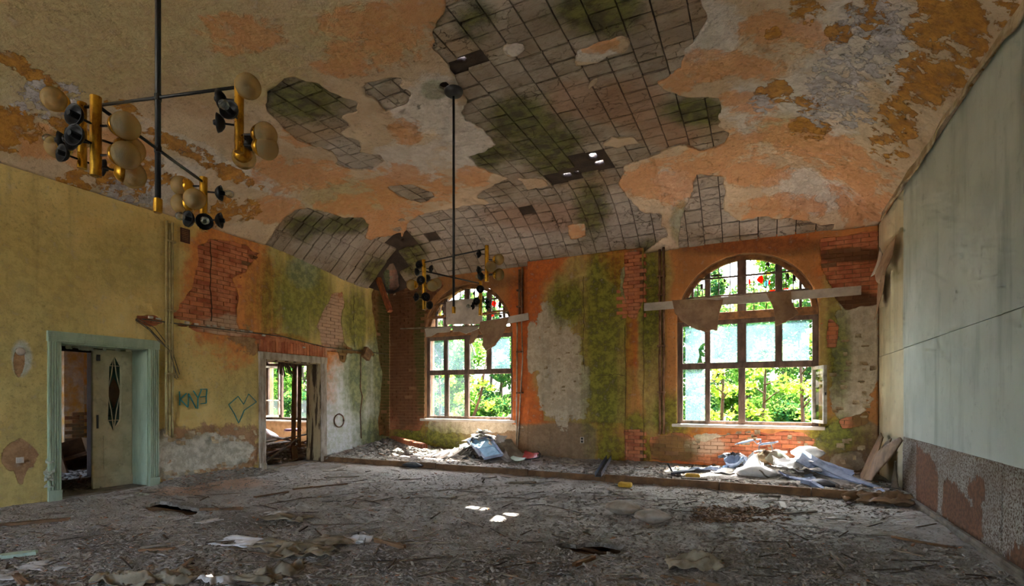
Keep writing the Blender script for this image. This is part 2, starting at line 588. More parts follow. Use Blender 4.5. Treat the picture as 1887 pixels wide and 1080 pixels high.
def tile_mat(name):
    k = NT(name)
    c = k.mix(k.rng(k.noise(1.4, 6, 0.65), 0.36, 0.64), srgb(192, 176, 158), srgb(164, 144, 124))
    c = k.mix(k.math('MULTIPLY', k.rng(k.noise(0.55, 4, 0.6), 0.5, 0.7), .7), c, srgb(180, 148, 114))
    c = k.mix(k.math('MULTIPLY', k.rng(k.attr('w_white'), -0.2, 0.6), 0.75), c, srgb(202, 188, 176))
    c = k.mix(k.math('MULTIPLY', k.rng(k.attr('w_orange'), -0.3, 0.5), 0.5), c, srgb(176, 120, 84))
    g = k.rng(k.math('MULTIPLY_ADD', k.math('SUBTRACT', k.noise(2.6, 6, 0.72), 0.5), 1.6, k.attr('w_green')), -0.35, 0.6)
    c = k.mix(k.math('MULTIPLY', g, 0.85), c, k.mix(k.rng(k.noise(5, 5), 0.35, 0.65), srgb(116, 116, 50), srgb(50, 54, 20)))
    h = k.math('ADD', k.noise(11, 6, 0.75, stretch=(1.0, 2.2, 1.0)), k.math('MULTIPLY', k.noise(4, 4, 0.6, stretch=(1, 3, 1)), 0.8))
    c = k.mix(k.math('MULTIPLY', k.rng(h, 0.86, 0.60), 0.5), c, (0.05, 0.035, 0.022, 1))
    # short cracks
    wv = k.n('ShaderNodeVectorMath', operation='MULTIPLY_ADD')
    k.l(k.noise(3.0, 5, 0.6, col=True), wv.inputs[0]); wv.inputs[1].default_value = (0.35, 0.35, 0.35); k.l(k.P, wv.inputs[2])
    cr = k.voro(3.4, 'DISTANCE_TO_EDGE', vec=wv.outputs[0], stretch=(1, 2.0, 1.4))
    lim = k.rng(k.noise(2.2, 3, 0.6), 0.45, 0.6)
    cf = k.math('MULTIPLY', k.rng(cr, 0.0, 0.025, 1.0, 0.0), lim)
    c = k.mix(k.math('MULTIPLY', cf, 0.6), c, (0.03, 0.02, 0.014, 1))
    c = k.mix(k.math('MULTIPLY', k.rng(k.noise(16, 6, 0.8), 0.60, 0.70), 0.85), c, (0.025, 0.017, 0.012, 1))
    c = k.mix(k.math('MULTIPLY', k.rnd(), 0.2), c, (0.10, 0.065, 0.04, 1))
    h = k.math('MULTIPLY_ADD', cf, -0.8, h)
    return k.done(k.bsdf(c, 0.95, bump=h, bstr=1.0, bdist=0.04, spec=0.15))
M['tile'] = tile_mat('exposed ceiling tile')
M['mortar'] = simple('dark mortar bed', srgb(70, 54, 42), srgb(48, 36, 28), 3.0, bscale=14, bstr=0.6, bdist=0.02)
M['render_base'] = simple('wall core', srgb(150, 112, 78), srgb(120, 84, 58), 2.5, bscale=16, bstr=0.6, bdist=0.02)
M['niche'] = M['back_plaster']

def floor_mat():
    k = NT('rubble covered floor')
    c = k.mix(k.rng(k.noise(0.8, 6, 0.62), 0.36, 0.64), srgb(188, 180, 170), srgb(160, 150, 138))
    c = k.mix(k.math('MULTIPLY', k.rng(k.noise(2.4, 6, 0.72, stretch=(1, 2.2, 1)), 0.5, 0.68), .7), c, srgb(124, 112, 98))
    c = k.mix(k.math('MULTIPLY', k.rng(k.math('MULTIPLY_ADD', k.math('SUBTRACT', k.noise(4, 8, .7), .5), 1.6, k.attr('w_dark')), -0.1, 0.7), 0.6), c, srgb(92, 76, 60))
    c = k.mix(k.math('MULTIPLY', k.rng(k.attr('w_white'), -0.1, 0.8), 0.6), c, srgb(208, 200, 190))
    c = k.mix(k.math('MULTIPLY', k.rng(k.attr('w_orange'), -0.2, 0.6), 0.6), c, srgb(200, 150, 112))
    v = k.voro(26.0, stretch=(1, 1.5, 1))
    fine = k.noise(20, 6, 0.78)
    c = k.mix(k.math('MULTIPLY', k.rng(fine, 0.52, 0.68), 0.6), c, srgb(66, 54, 42))
    c = k.mix(k.math('MULTIPLY', k.rng(k.noise(34, 6, 0.7), 0.58, 0.72), 0.5), c, srgb(214, 204, 190))
    h = k.math('ADD', k.math('MULTIPLY', fine, 1.0), k.math('MULTIPLY', v, -0.5))
    h = k.math('ADD', h, k.noise(5, 5, 0.6))
    return k.done(k.bsdf(c, 0.95, bump=h, bstr=0.9, bdist=0.035, spec=0.15))
M['floor'] = floor_mat()

def chips_mat():
    k = NT('plaster and wood chips')
    r = k.n('ShaderNodeNewGeometry').outputs['Random Per Island']
    c = k.mix(k.rng(r, 0.0, 0.35), srgb(124, 114, 102), srgb(158, 148, 136))
    c = k.mix(k.rng(r, 0.8, 1.0), c, srgb(196, 184, 168))
    c = k.mix(k.rng(r, 0.95, 0.97), c, srgb(162, 116, 86))
    c = k.mix(k.math('MULTIPLY', k.noise(30, 4), 0.4), c, srgb(80, 70, 60))
    return k.done(k.bsdf(c, 0.95, spec=0.15))
M['chips'] = chips_mat()

def panel_mat(name, a, b, streak=0.4):
    k = NT(name)
    c = k.mix(k.rng(k.noise(0.9, 5, 0.6), 0.36, 0.64), a, b)
    st = k.noise(2.6, 7, 0.65, stretch=(1.5, 1.5, 0.16))
    c = k.mix(k.math('MULTIPLY', k.rng(st, 0.48, 0.72), streak), c, srgb(96, 98, 84))
    sp = k.noise(6, 8, 0.7)
    c = k.mix(k.math('MULTIPLY', k.rng(sp, 0.55, 0.75), 0.35), c, srgb(104, 104, 88))
    return k.done(k.bsdf(c, 0.75, bump=k.noise(14, 6), bstr=0.12, bdist=0.01, spec=0.3))
M['panel'] = panel_mat('grey green wall board', srgb(192, 196, 184), srgb(176, 180, 168))
M['panel_cream'] = panel_mat('cream wall board', srgb(214, 204, 170), srgb(196, 182, 146), 0.3)
M['seam'] = simple('panel joint', srgb(96, 92, 78), srgb(70, 66, 56), 8)

def wains_mat():
    k = NT('scraped rough wainscot')
    c = k.mix(k.rng(k.noise(1.5, 4), 0.35, 0.65), srgb(196, 186, 172), srgb(168, 156, 142))
    v = k.noise(42, 5, 0.8)
    f = k.rng(v, 0.46, 0.56)
    c = k.mix(f, c, srgb(104, 78, 58))
    w = k.math('MULTIPLY_ADD', k.math('SUBTRACT', k.noise(6, 8, 0.75, stretch=(1, 1, 0.3)), 0.5), 3.4, k.math('MULTIPLY', k.attr('w_brown'), .8))
    ff = k.rng(w, -0.06, 0.08)
    c = k.mix(ff, c, k.mix(k.rng(k.noise(24, 4), 0.4, 0.6), srgb(138, 94, 64), srgb(108, 72, 48)))
    h = k.math('MULTIPLY_ADD', ff, -0.6, v)
    return k.done(k.bsdf(c, 0.9, bump=h, bstr=0.9, bdist=0.02, spec=0.2))
M['wains'] = wains_mat()

M['mint'] = simple('mint painted wood', srgb(176, 190, 164), srgb(158, 172, 148), 3, rough=0.6, dirt=0.25, stretch=(2, 2, 0.4))
M['cream_wood'] = simple('cream painted wood', srgb(214, 202, 168), srgb(190, 178, 142), 3, rough=0.65, dirt=0.3)
M['worn_white'] = simple('worn white painted wood', srgb(206, 196, 180), srgb(164, 146, 124), 4, rough=0.8, dirt=0.55, dirtcol=srgb(96, 78, 58), stretch=(2, 2, 0.5))
def peel_mat():
    k = NT('peeling painted wood')
    n = k.noise(2.6, 7, 0.7, stretch=(3.0, 3.0, 0.28))
    c = k.mix(k.rng(n, 0.50, 0.54), srgb(190, 172, 134), srgb(66, 50, 34))
    c = k.mix(k.math('MULTIPLY', k.noise(9, 5), 0.3), c, srgb(110, 92, 66))
    return k.done(k.bsdf(c, 0.85, bump=n, bstr=0.8, bdist=0.02))
M['peel'] = peel_mat()
M['win_frame'] = simple('weathered window wood', srgb(112, 92, 78), srgb(82, 66, 56), 5, rough=0.8, dirt=0.4, stretch=(2, 2, 0.6))
M['win_frame_pale'] = simple('pale weathered wood', srgb(196, 186, 170), srgb(150, 136, 116), 5, rough=0.8, dirt=0.45)
M['arch_wood'] = simple('bare arch wood', srgb(150, 106, 64), srgb(104, 72, 46), 6, dirt=0.4)
M['board_white'] = simple('white board', srgb(206, 196, 184), srgb(182, 170, 156), 3, dirt=0.3, dirtcol=srgb(120, 98, 74))
M['paper_tan'] = simple('torn stained hardboard', srgb(178, 148, 116), srgb(150, 118, 92), 3.5, dirt=0.35, dirtcol=srgb(90, 66, 48))
M['wood_raw'] = simple('raw brown wood', srgb(140, 104, 70), srgb(102, 74, 48), 5, dirt=0.4, stretch=(1, 1, 1), vary=0.3)
M['wood_grey'] = simple('dusty grey wood', srgb(150, 136, 116), srgb(112, 98, 80), 5, dirt=0.4, vary=0.35)
M['wood_red'] = simple('red brown beam', srgb(168, 96, 58), srgb(120, 64, 40), 6, dirt=0.3, stretch=(2, 2, .5))
M['splinter'] = simple('dark lath splinter', srgb(104, 82, 58), srgb(66, 50, 36), 9, dirt=0.3, vary=0.5)
M['pipe'] = simple('painted pipe', srgb(186, 170, 118), srgb(156, 138, 92), 6, rough=0.6, dirt=0.3)
M['pipe_rust'] = simple('rusty pipe', srgb(150, 112, 84), srgb(96, 62, 42), 9, rough=0.8, dirt=0.45, stretch=(2, 2, .6))
M['cable'] = simple('grey cable', srgb(104, 96, 76), srgb(80, 74, 60), 9, rough=0.7)
M['iron'] = simple('black lacquered iron', srgb(34, 32, 30), srgb(24, 22, 20), 9, rough=0.45, dirt=0.0, spec=0.5)
M['black'] = simple('black bakelite', srgb(26, 24, 22), srgb(18, 17, 16), 9, rough=0.5, dirt=0.0)
def brass():
    k = NT('aged brass')
    c = k.mix(k.rng(k.noise(14, 6, 0.7, stretch=(1, 1, .4)), 0.4, 0.65), srgb(214, 160, 50), srgb(140, 92, 26))
    return k.done(k.bsdf(c, k.rng(k.noise(20, 4), 0.3, 0.7, 0.25, 0.5), 0.9, spec=0.5))
M['brass'] = brass()
def globe_mat():
    k = NT('amber seeded glass')
    bubbles = k.voro(260.0, vec=k.tc.outputs['Object'])
    fres = k.n('ShaderNodeLayerWeight'); fres.inputs['Blend'].default_value = 0.35
    c = k.mix(fres.outputs['Facing'], srgb(206, 186, 136), srgb(186, 150, 84))
    dif = k.bsdf(c, 0.12, bump=bubbles, bstr=0.6, bdist=0.004, spec=1.0)
    tr = k.n('ShaderNodeBsdfTransparent'); tr.inputs[0].default_value = srgb(240, 216, 160)
    tl = k.n('ShaderNodeBsdfTranslucent'); k.put(tl.inputs[0], c)
    m1 = k.n('ShaderNodeMixShader'); m1.inputs[0].default_value = 0.35
    k.l(dif, m1.inputs[1]); k.l(tl.outputs[0], m1.inputs[2])
    m2 = k.n('ShaderNodeMixShader')
    k.l(k.rng(fres.outputs['Facing'], 0.0, 0.9, 0.40, 0.85, False), m2.inputs[0])
    k.l(tr.outputs[0], m2.inputs[1]); k.l(m1.outputs[0], m2.inputs[2])
    return k.done(m2.outputs[0])
M['globe'] = globe_mat()
def clear_glass(name, tint, film, filmcol, rough=0.05):
    """thin pane: clear with a film of dust that scatters light both ways"""
    k = NT(name)
    tr = k.n('ShaderNodeBsdfTransparent'); tr.inputs[0].default_value = tint
    gl = k.n('ShaderNodeBsdfGlossy'); gl.inputs['Roughness'].default_value = rough
    fr = k.n('ShaderNodeFresnel'); fr.inputs[0].default_value = 1.45
    m1 = k.n('ShaderNodeMixShader'); k.l(k.math('MULTIPLY', fr.outputs[0], 0.6), m1.inputs[0])
    k.l(tr.outputs[0], m1.inputs[1]); k.l(gl.outputs[0], m1.inputs[2])
    df = k.n('ShaderNodeBsdfDiffuse'); df.inputs[0].default_value = filmcol
    tl = k.n('ShaderNodeBsdfTranslucent'); tl.inputs[0].default_value = filmcol
    m2 = k.n('ShaderNodeMixShader'); m2.inputs[0].default_value = 0.75
    k.l(df.outputs[0], m2.inputs[1]); k.l(tl.outputs[0], m2.inputs[2])
    nz = k.rng(k.noise(2.4, 6, 0.65, stretch=(1, 1, .6)), 0.3, 0.7, film * 0.55, min(1.0, film * 1.45), False)
    m3 = k.n('ShaderNodeMixShader'); k.l(nz, m3.inputs[0])
    k.l(m1.outputs[0], m3.inputs[1]); k.l(m2.outputs[0], m3.inputs[2])
    return k.done(m3.outputs[0])
M['pane_dusty'] = clear_glass('dusty pane', (0.84, 0.97, 1.0, 1), 0.035, (0.60, 0.84, 0.94, 1))
M['pane_clear'] = clear_glass('thin clear pane', (0.95, 1, 0.98, 1), 0.012, (0.7, 0.85, 0.85, 1))
M['bulb_glass'] = clear_glass('bulb glass', (0.9, 0.92, 0.86, 1), 0.15, (0.7, 0.72, 0.66, 1))
M['glass_green'] = clear_glass('green cathedral glass', (0.25, 0.45, 0.34, 1), 0.6, (0.16, 0.28, 0.22, 1), 0.2)
M['glass_brown'] = clear_glass('brown cathedral glass', (0.5, 0.26, 0.14, 1), 0.6, (0.42, 0.24, 0.14, 1), 0.2)
M['glass_red'] = clear_glass('red stained glass', (0.9, 0.06, 0.02, 1), 0.45, (0.9, 0.05, 0.02, 1))
M['glass_yellow'] = clear_glass('yellow stained glass', (0.95, 0.85, 0.25, 1), 0.3, (0.9, 0.8, 0.2, 1))
M['glass_blue'] = clear_glass('blue stained glass', (0.3, 0.7, 1.0, 1), 0.3, (0.3, 0.7, 0.95, 1))
M['glass_dark'] = simple('sooty glass shard', srgb(58, 44, 34), srgb(34, 28, 24), 9, rough=0.4)
M['cushion'] = simple('dusty cushion cover', srgb(176, 162, 146), srgb(148, 132, 114), 5, dirt=0.3)
M['bag'] = simple('white plastic sack', srgb(226, 224, 222), srgb(204, 200, 196), 4, rough=0.5, dirt=0.22, dirtcol=srgb(120, 104, 86))
M['paper'] = simple('dusty white paper', srgb(214, 208, 200), srgb(184, 172, 158), 5, dirt=0.3, dirtcol=srgb(110, 92, 72), vary=0.25)
M['cloth'] = simple('dusty grey brown cloth', srgb(156, 142, 118), srgb(124, 110, 88), 5, dirt=0.3, vary=0.25)
M['kraft'] = simple('brown wrapping paper', srgb(146, 116, 84), srgb(112, 88, 64), 4, dirt=0.3)
M['blue_grey'] = simple('blue grey sheet', srgb(150, 162, 186), srgb(116, 126, 150), 5, dirt=0.3)
M['slate'] = simple('dark slate sheet', srgb(74, 76, 82), srgb(48, 48, 52), 5, dirt=0.3, rough=0.6)
M['steel'] = simple('chrome tube', srgb(190, 192, 200), srgb(160, 162, 172), 9, rough=0.3, metal=0.9, dirt=0.2)
M['pale_blue'] = simple('pale blue board', srgb(168, 204, 230), srgb(140, 182, 214), 6, dirt=0.2)
M['red_plastic'] = simple('faded red plastic', srgb(196, 74, 66), srgb(168, 58, 54), 5, rough=0.5, dirt=0.25)
M['yellow_foam'] = simple('yellow foam', srgb(216, 172, 66), srgb(180, 138, 50), 9, dirt=0.2)
M['lilac_seat'] = simple('faded purple vinyl', srgb(150, 104, 136), srgb(124, 84, 112), 5, rough=0.5)
M['vent'] = simple('brown vent grille', srgb(96, 56, 44), srgb(72, 42, 34), 9, dirt=0.2)
M['graffiti'] = simple('teal spray paint', srgb(38, 124, 128), srgb(52, 138, 138), 20, dirt=0.1)
M['flake'] = simple('peeling paint flake', srgb(196, 178, 146), srgb(160, 134, 100), 6, dirt=0.35)
M['flake_mint'] = simple('peeling mint paint', srgb(186, 188, 168), srgb(158, 154, 130), 6, dirt=0.3)
M['void'] = simple('under floor shade', srgb(40, 32, 24), srgb(26, 20, 16), 4)  # near black colour paints the shade seen down the floor holes
M['yellow_room'] = layered('yellow room plaster', (srgb(222, 168, 70), srgb(196, 140, 58)), [('w_white', WH1, WH2, 0.1, 3, 0.3)], grime=0.3)
M['tile_white'] = simple('white wall tile', srgb(222, 218, 204), srgb(200, 194, 178), 6, rough=0.3, dirt=0.2)
M['grey_room'] = simple('stained plaster', srgb(196, 160, 120), srgb(166, 128, 92), 2, dirt=0.35)
M['dark_room'] = simple('dark brown wall', srgb(60, 44, 34), srgb(40, 30, 24), 3, dirt=0.3)  # plain dark brown for the passage walls and door posts

def leaf_mat(name, a, b, tr=0.5):
    k = NT(name)
    r = k.n('ShaderNodeNewGeometry').outputs['Random Per Island']
    c = k.mix(r, a, b)
    d = k.n('ShaderNodeBsdfDiffuse'); k.l(c, d.inputs[0])
    t = k.n('ShaderNodeBsdfTranslucent'); k.l(k.mix(0.3, c, (0.30, 0.45, 0.06, 1)), t.inputs[0])
    m = k.n('ShaderNodeMixShader'); m.inputs[0].default_value = tr
    k.l(d.outputs[0], m.inputs[1]); k.l(t.outputs[0], m.inputs[2])
    return k.done(m.outputs[0])
M['leaf_mid'] = leaf_mat('mid green leaves', srgb(74, 122, 44), srgb(36, 84, 34))
M['leaf_dark'] = leaf_mat('deep green leaves', srgb(40, 88, 48), srgb(20, 58, 34), 0.4)
M['leaf_light'] = leaf_mat('light maple leaves', srgb(150, 172, 60), srgb(104, 146, 44), 0.6)
M['bark'] = simple('tree bark', srgb(92, 76, 60), srgb(58, 48, 38), 6, bscale=12, bstr=0.6, bdist=.03, stretch=(2, 2, .4))
M['ground'] = simple('forest ground', srgb(62, 72, 34), srgb(46, 46, 28), 1.2, bscale=8, bstr=.5, bdist=.05)
M['gravel'] = simple('added bounce gravel', srgb(132, 128, 118), srgb(112, 108, 98), 1.5, bscale=12, bstr=.4, bdist=.03, dirt=.15)  # for the added ground that throws sunlight up into the room
M['lino'] = simple('dusty pale floor covering', srgb(186, 176, 162), srgb(162, 150, 134), 3, dirt=.3, dirtcol=srgb(100, 86, 70))

# ------------------------------------------------------------------ outlines read off the surfaces
def C2(pts):
    return [tuple(on_ceil(*p)[:2]) for p in pts]
def L2(pts):
    return [tuple(on_x(*p)[1:]) for p in pts]
def B2(pts):
    q = [on_y(*p) for p in pts]
    return [(a[0], a[2]) for a in q]
def R2(pts):
    return [tuple(on_x(p[0], p[1], XR)[1:]) for p in pts]
def F2(pts, z=0.0):
    return [tuple(on_z(p[0], p[1], z)[:2]) for p in pts]

# ---- ceiling: where the plaster has come down
EXP_C = [
    C2([(820, -90), (816, 43), (804, 64), (799, 89), (821, 111), (833, 128), (850, 153), (858, 185), (846, 213), (865, 230), (885, 238), (902, 255), (919, 268), (890, 278), (862, 288), (873, 303), (904, 319), (935, 330), (905, 345), (881, 356), (877, 365), (897, 374), (838, 383), (770, 396), (748, 420), (738, 450)])
    + [(-9.2, 11.1), (-9.0, 11.6), (-2.5, 11.6)]
    + C2([(1232, 436), (1219, 416), (1219, 397), (1184, 391), (1165, 373), (1143, 346), (1143, 323), (1157, 307), (1188, 292), (1239, 268), (1253, 265), (1294, 281), (1334, 265), (1345, 249), (1326, 232), (1326, 208), (1322, 183), (1262, 177), (1231, 167), (1211, 152), (1239, 136), (1252, 120), (1256, 93), (1274, 74), (1295, 39), (1285, 0), (1270, -90)]),
    C2([(1286, 322), (1334, 326), (1334, 383), (1363, 411), (1396, 397), (1461, 403), (1477, 411), (1542, 410)]) + [(1.3, 11.45), (1.2, 11.6), (-1.6, 11.6)] + C2([(1255, 430), (1262, 400), (1275, 350)]),
    C2([(489, 204), (493, 170), (518, 153), (544, 147), (586, 153), (603, 170), (629, 183), (657, 187), (655, 204), (625, 217), (648, 234), (627, 245), (638, 255), (665, 258), (665, 281), (701, 285), (714, 298), (689, 313), (650, 313), (620, 304), (608, 281), (578, 272), (544, 260), (518, 230)]),
    C2([(672, 160), (710, 147), (735, 143), (735, 162), (752, 172), (744, 196), (712, 202), (699, 183), (678, 175)]),
    C2([(718, 343), (757, 341), (795, 353), (804, 364), (778, 375), (740, 362)]),
    [(-9.4, 7.35)] + C2([(495, 436), (518, 408), (545, 388), (582, 387), (620, 394), (663, 404), (682, 414), (677, 435), (684, 442), (718, 436), (740, 428), (738, 450)]) + [(-8.9, 11.3), (-9.4, 11.3)],
]
ISL_C = [
    C2([(931, 85), (965, 83), (973, 90), (957, 108), (940, 108)]),
    C2([(1048, 105), (1066, 87), (1095, 80), (1145, 70), (1165, 74), (1142, 93), (1120, 101), (1103, 117), (1060, 124)]),
    C2([(1126, 253), (1173, 249), (1177, 264), (1142, 272), (1118, 268)]),
    C2([(955, 330), (1002, 329), (1009, 342), (974, 352)]),
    C2([(1045, 415), (1080, 408), (1085, 438), (1050, 443)]),
    C2([(1075, 167), (1091, 152), (1112, 128), (1100, 150), (1085, 172)]),
]
HOLE_C = [  # broken right through: daylight shows
    C2([(1084, 291), (1094, 286), (1102, 292), (1098, 301), (1088, 301)]),
    C2([(1094, 304), (1112, 300), (1114, 310), (1098, 313)]),
    C2([(1036, 327), (1049, 321), (1055, 329), (1042, 335)]),
    C2([(1056, 322), (1066, 318), (1068, 326), (1060, 330)]),
    C2([(840, 118), (852, 112), (866, 112), (862, 122), (846, 126)]),
    C2([(812, 156), (819, 152), (826, 157), (822, 163), (814, 162)]),
    C2([(738, 441), (742, 439), (745, 446), (741, 450)]),
    C2([(706, 507), (722, 486), (733, 508), (735, 535), (722, 553), (712, 535)]),
]
def exp_c(U, V):
    n = fbm(U * 2.2, V * 2.2, 1, 4) * 0.10 + fbm(U * 9, V * 9, 3, 2) * 0.025
    a = weight([polyf(p) for p in EXP_C], U, V, -9)
    b = weight([polyf(p) for p in ISL_C], U, V, -9)
    return np.minimum(a, -b) + n
hole_c = lambda U, V: weight([polyf(p) for p in HOLE_C], U, V, -9)

CW = {  # stains and peeled coats on the ceiling plaster; w_yellow also paints its dim region
 'w_orange': blobs([(430, 65, 80, 38), (690, 70, 110, 55), (780, 35, 70, 40), (1240, 135, 40, 40), (1390, 120, 60, 26), (745, 350, 90, 40), (730, 418, 120, 42), (870, 327, 34, 20), (750, 240, 34, 24), (560, 318, 90, 30), (1230, 325, 100, 40), (1340, 300, 80, 30), (1480, 262, 170, 34, 14), (1575, 330, 90, 40, 45), (1430, 385, 80, 30), (1600, 375, 50, 40), (1330, 270, 60, 24), (640, 380, 60, 26), (200, 275, 90, 40), (90, 260, 60, 30), (1300, 120, 50, 30), (1100, 80, 40, 20), (1440, 60, 80, 40), (1250, 350, 60, 30), (1380, 190, 60, 20), (1065, 425, 26, 20), (510, 385, 50, 24), (560, 250, 40, 20), (640, 120, 60, 24), (1400, 320, 60, 30)], on_ceil, (0, 1)),
 'w_ochre': blobs([(1745, 60, 80, 60), (1790, 20, 70, 40), (1715, 140, 70, 44), (1685, 170, 55, 40), (1640, 250, 38, 50), (1490, 25, 34, 26), (1425, 168, 30, 20), (1495, 195, 26, 22), (1490, 235, 34, 20), (1800, 95, 40, 40), (1600, 30, 40, 40), (1660, 205, 30, 30), (25, 112, 60, 16, 24), (85, 150, 50, 16, 24), (25, 235, 70, 44), (250, 325, 60, 44), (330, 268, 70, 14, 24), (420, 318, 60, 12, 24), (440, 385, 40, 22), (120, 250, 40, 24), (150, 330, 40, 20), (380, 400, 34, 20), (230, 200, 34, 12, 24), (1420, 60, 24, 12), (1545, 60, 26, 20)], on_ceil, (0, 1)),
 'w_white': blobs([(420, 305, 190, 16, 26), (60, 180, 70, 40), (300, 330, 90, 50), (860, 260, 70, 60), (790, 200, 60, 60), (1270, 400, 30, 60), (1240, 340, 40, 30), (1500, 350, 90, 40), (1450, 200, 120, 60), (1570, 90, 110, 90), (940, 290, 40, 24), (760, 300, 70, 40), (1090, 100, 40, 14), (950, 95, 24, 14), (1300, 60, 60, 60)], on_ceil, (0, 1)),
 'w_lilac': blobs([(1600, 75, 60, 60), (1540, 200, 60, 40), (1580, 110, 50, 40), (90, 180, 60, 34), (1400, 190, 26, 16), (230, 360, 60, 30), (1530, 150, 40, 40)], on_ceil, (0, 1)),
 'w_yellow': blobs([(180, 60, 330, 130), (640, 60, 120, 70), (640, 360, 90, 34), (460, 140, 120, 60), (1450, 240, 60, 30)], on_ceil, (0, 1)),
 'w_green': blobs([(940, 272, 22, 14), (800, 165, 26, 18), (1255, 410, 20, 40)], on_ceil, (0, 1)),
}
CT = {  # growth and tints on the bare tiles
 'w_green': blobs([(1100, 20, 95, 60), (1120, 45, 60, 34), (874, 45, 40, 44), (960, 225, 70, 50), (1010, 270, 70, 50), (900, 290, 40, 30), (1285, 205, 70, 36), (1090, 385, 34, 60), (560, 190, 80, 46), (640, 415, 60, 20), (560, 420, 40, 30), (1040, 310, 70, 24), (760, 470, 30, 40), (700, 500, 40, 30), (1200, 470, 40, 20)], on_ceil, (0, 1)),
 'w_white': blobs([(900, 420, 190, 50), (1130, 400, 130, 50), (1320, 380, 60, 60), (640, 290, 70, 40), (620, 440, 90, 40), (1400, 420, 90, 20)], on_ceil, (0, 1)),
 'w_orange': blobs([(1160, 195, 80, 50), (1000, 400, 120, 30), (1060, 190, 60, 40), (1230, 250, 60, 30)], on_ceil, (0, 1)),
}
def attrs_of(W, names=None):
    def f(U, V):
        return {k: weight(W[k], U, V) for k in W}
    return f
def ceil_pos(U, V, d):
    return (U, V, ceil_z(U, V) - d)

ceiling = struct(skin('ceiling', lines((XL - 0.05, XR + 0.05, 0.06)), lines((YF, 2.4, 0.2), (2.4, YB + 0.05, 0.06)),
                      lambda U, V, d: (U, V, ceil_z(U, V) + 0.055 - d), lambda U, V: -hole_c(U, V), 0, M['mortar']))
ceiling.modifiers.new('solid', 'SOLIDIFY').thickness = -0.10
def ceil_disp(U, V):
    e = exp_c(U, V)
    near = np.clip(1 + e / 0.25, 0, 1)      # curls a little before it breaks off
    return fbm(U * 1.1, V * 1.1, 2, 3) * 0.012 + fbm(U * 6, V * 6, 4, 3) * 0.004 + 0.012 * near * fbm(U * 3, V * 3, 5, 2)
skin('plaster_layer', lines((XL, XR, 0.042)), lines((YF, 2.2, 0.2), (2.2, YB, 0.042)), ceil_pos,
     lambda U, V: np.minimum(-exp_c(U, V), -hole_c(U, V) - 0.02), 0.03, M['ceil_plaster'], ceiling, attrs_of(CW), disp=ceil_disp)

MB().box((XL - .4, 9.6, 5.55), (XL + 1.6, YB + .45, 5.7)).build('corner_light_block', M['wood_raw'], ceiling)  # unseen cover added above the broken corner to keep sky light out
def pix_area(P):
    c = np.mean(P, 0)
    f = -c[0] * SN + c[1] * CS
    return 1.0 / max(f, 0.3) ** 2 if f > 0.3 else 0.0

BOXF = [(0, 3, 2, 1), (4, 5, 6, 7), (0, 1, 5, 4), (1, 2, 6, 5), (2, 3, 7, 6), (3, 0, 4, 7)]
def place_pieces(pieces, name, rest, mat, parent, limit=300):
    """the pieces that show largest become parts, what is past the limit one joined part"""
    pieces.sort(key=lambda p: -p[2])
    for v, at, s in pieces[:limit]:
        mesh_obj(name, v, BOXF, mat, parent, attrs=at, origin=np.mean(v, 0))
    left = pieces[limit:]
    if left:
        V = np.concatenate([np.asarray(p[0]) for p in left])
        Fc = [tuple(i + 8 * k for i in f) for k in range(len(left)) for f in BOXF]
        at = {a: np.concatenate([np.asarray(p[1][a]) for p in left]) for a in left[0][1]} if left[0][1] else None
        o = mesh_obj(rest, V, Fc, mat, parent, attrs=at)
        o['kind'] = 'stuff'

pieces = []
TX, TY = 0.33, 0.27
rr = random.Random(3)
nx = int((XR - XL) / TX) + 1; ny = int((YB - 2.2) / TY) + 1
gx = [XL + i * TX + rr.uniform(-.012, .012) for i in range(nx + 1)]
cells = []
for i in range(nx):
    off = rr.uniform(-0.06, 0.06)
    for j in range(ny):
        x0, x1 = gx[i], min(gx[i + 1], XR); y0 = 2.2 + j * TY + off + rr.uniform(-.012, .012); y1 = 2.2 + (j + 1) * TY + off + rr.uniform(-.012, .012)
        y1 = min(y1, YB + .02); y0 = min(y0, YB)
        if y1 - y0 > 0.06 and x1 - x0 > 0.05:
            cells.append((x0, x1, y0, y1))
cells = np.array(cells)
_g = np.linspace(0, 1, 4)
_U = cells[:, 0, None, None] + (cells[:, 1] - cells[:, 0])[:, None, None] * _g[None, :, None] + 0 * _g[None, None, :]
_V = cells[:, 2, None, None] + (cells[:, 3] - cells[:, 2])[:, None, None] * _g[None, None, :] + 0 * _g[None, :, None]
_E = exp_c(_U, _V).reshape(len(cells), -1); _H = hole_c(_U, _V).reshape(len(cells), -1).max(1)
ok = (_E.max(1) > -0.02) & (_H < -0.015)
for (x0, x1, y0, y1), emin in zip(cells[ok], _E[ok].min(1)):
    if rr.random() < 0.02 and emin > 0.1:
        continue
    g = 0.009; gy = 0.013
    q = np.array([(x0 + g, y0 + gy), (x1 - g, y0 + gy), (x1 - g, y1 - gy), (x0 + g, y1 - gy)])
    zc_ = ceil_z(q[:, 0], q[:, 1])
    dz = 0.018 + rr.uniform(-.004, .005); tl = np.array([rr.uniform(-.003, .003) for _ in range(4)])
    v = np.concatenate([np.column_stack([q, zc_ + dz + tl]), np.column_stack([q, zc_ + 0.07])])
    pieces.append([v, None, pix_area(v)])
_A = np.concatenate([p[0] for p in pieces])
_W = {k: weight(CT[k], _A[:, 0], _A[:, 1]) for k in CT}
for i, p in enumerate(pieces):
    p[1] = {k: _W[k][8 * i:8 * i + 8] for k in CT}
place_pieces(pieces, 'ceiling_tile', 'distant_ceiling_tiles', M['tile'], ceiling)

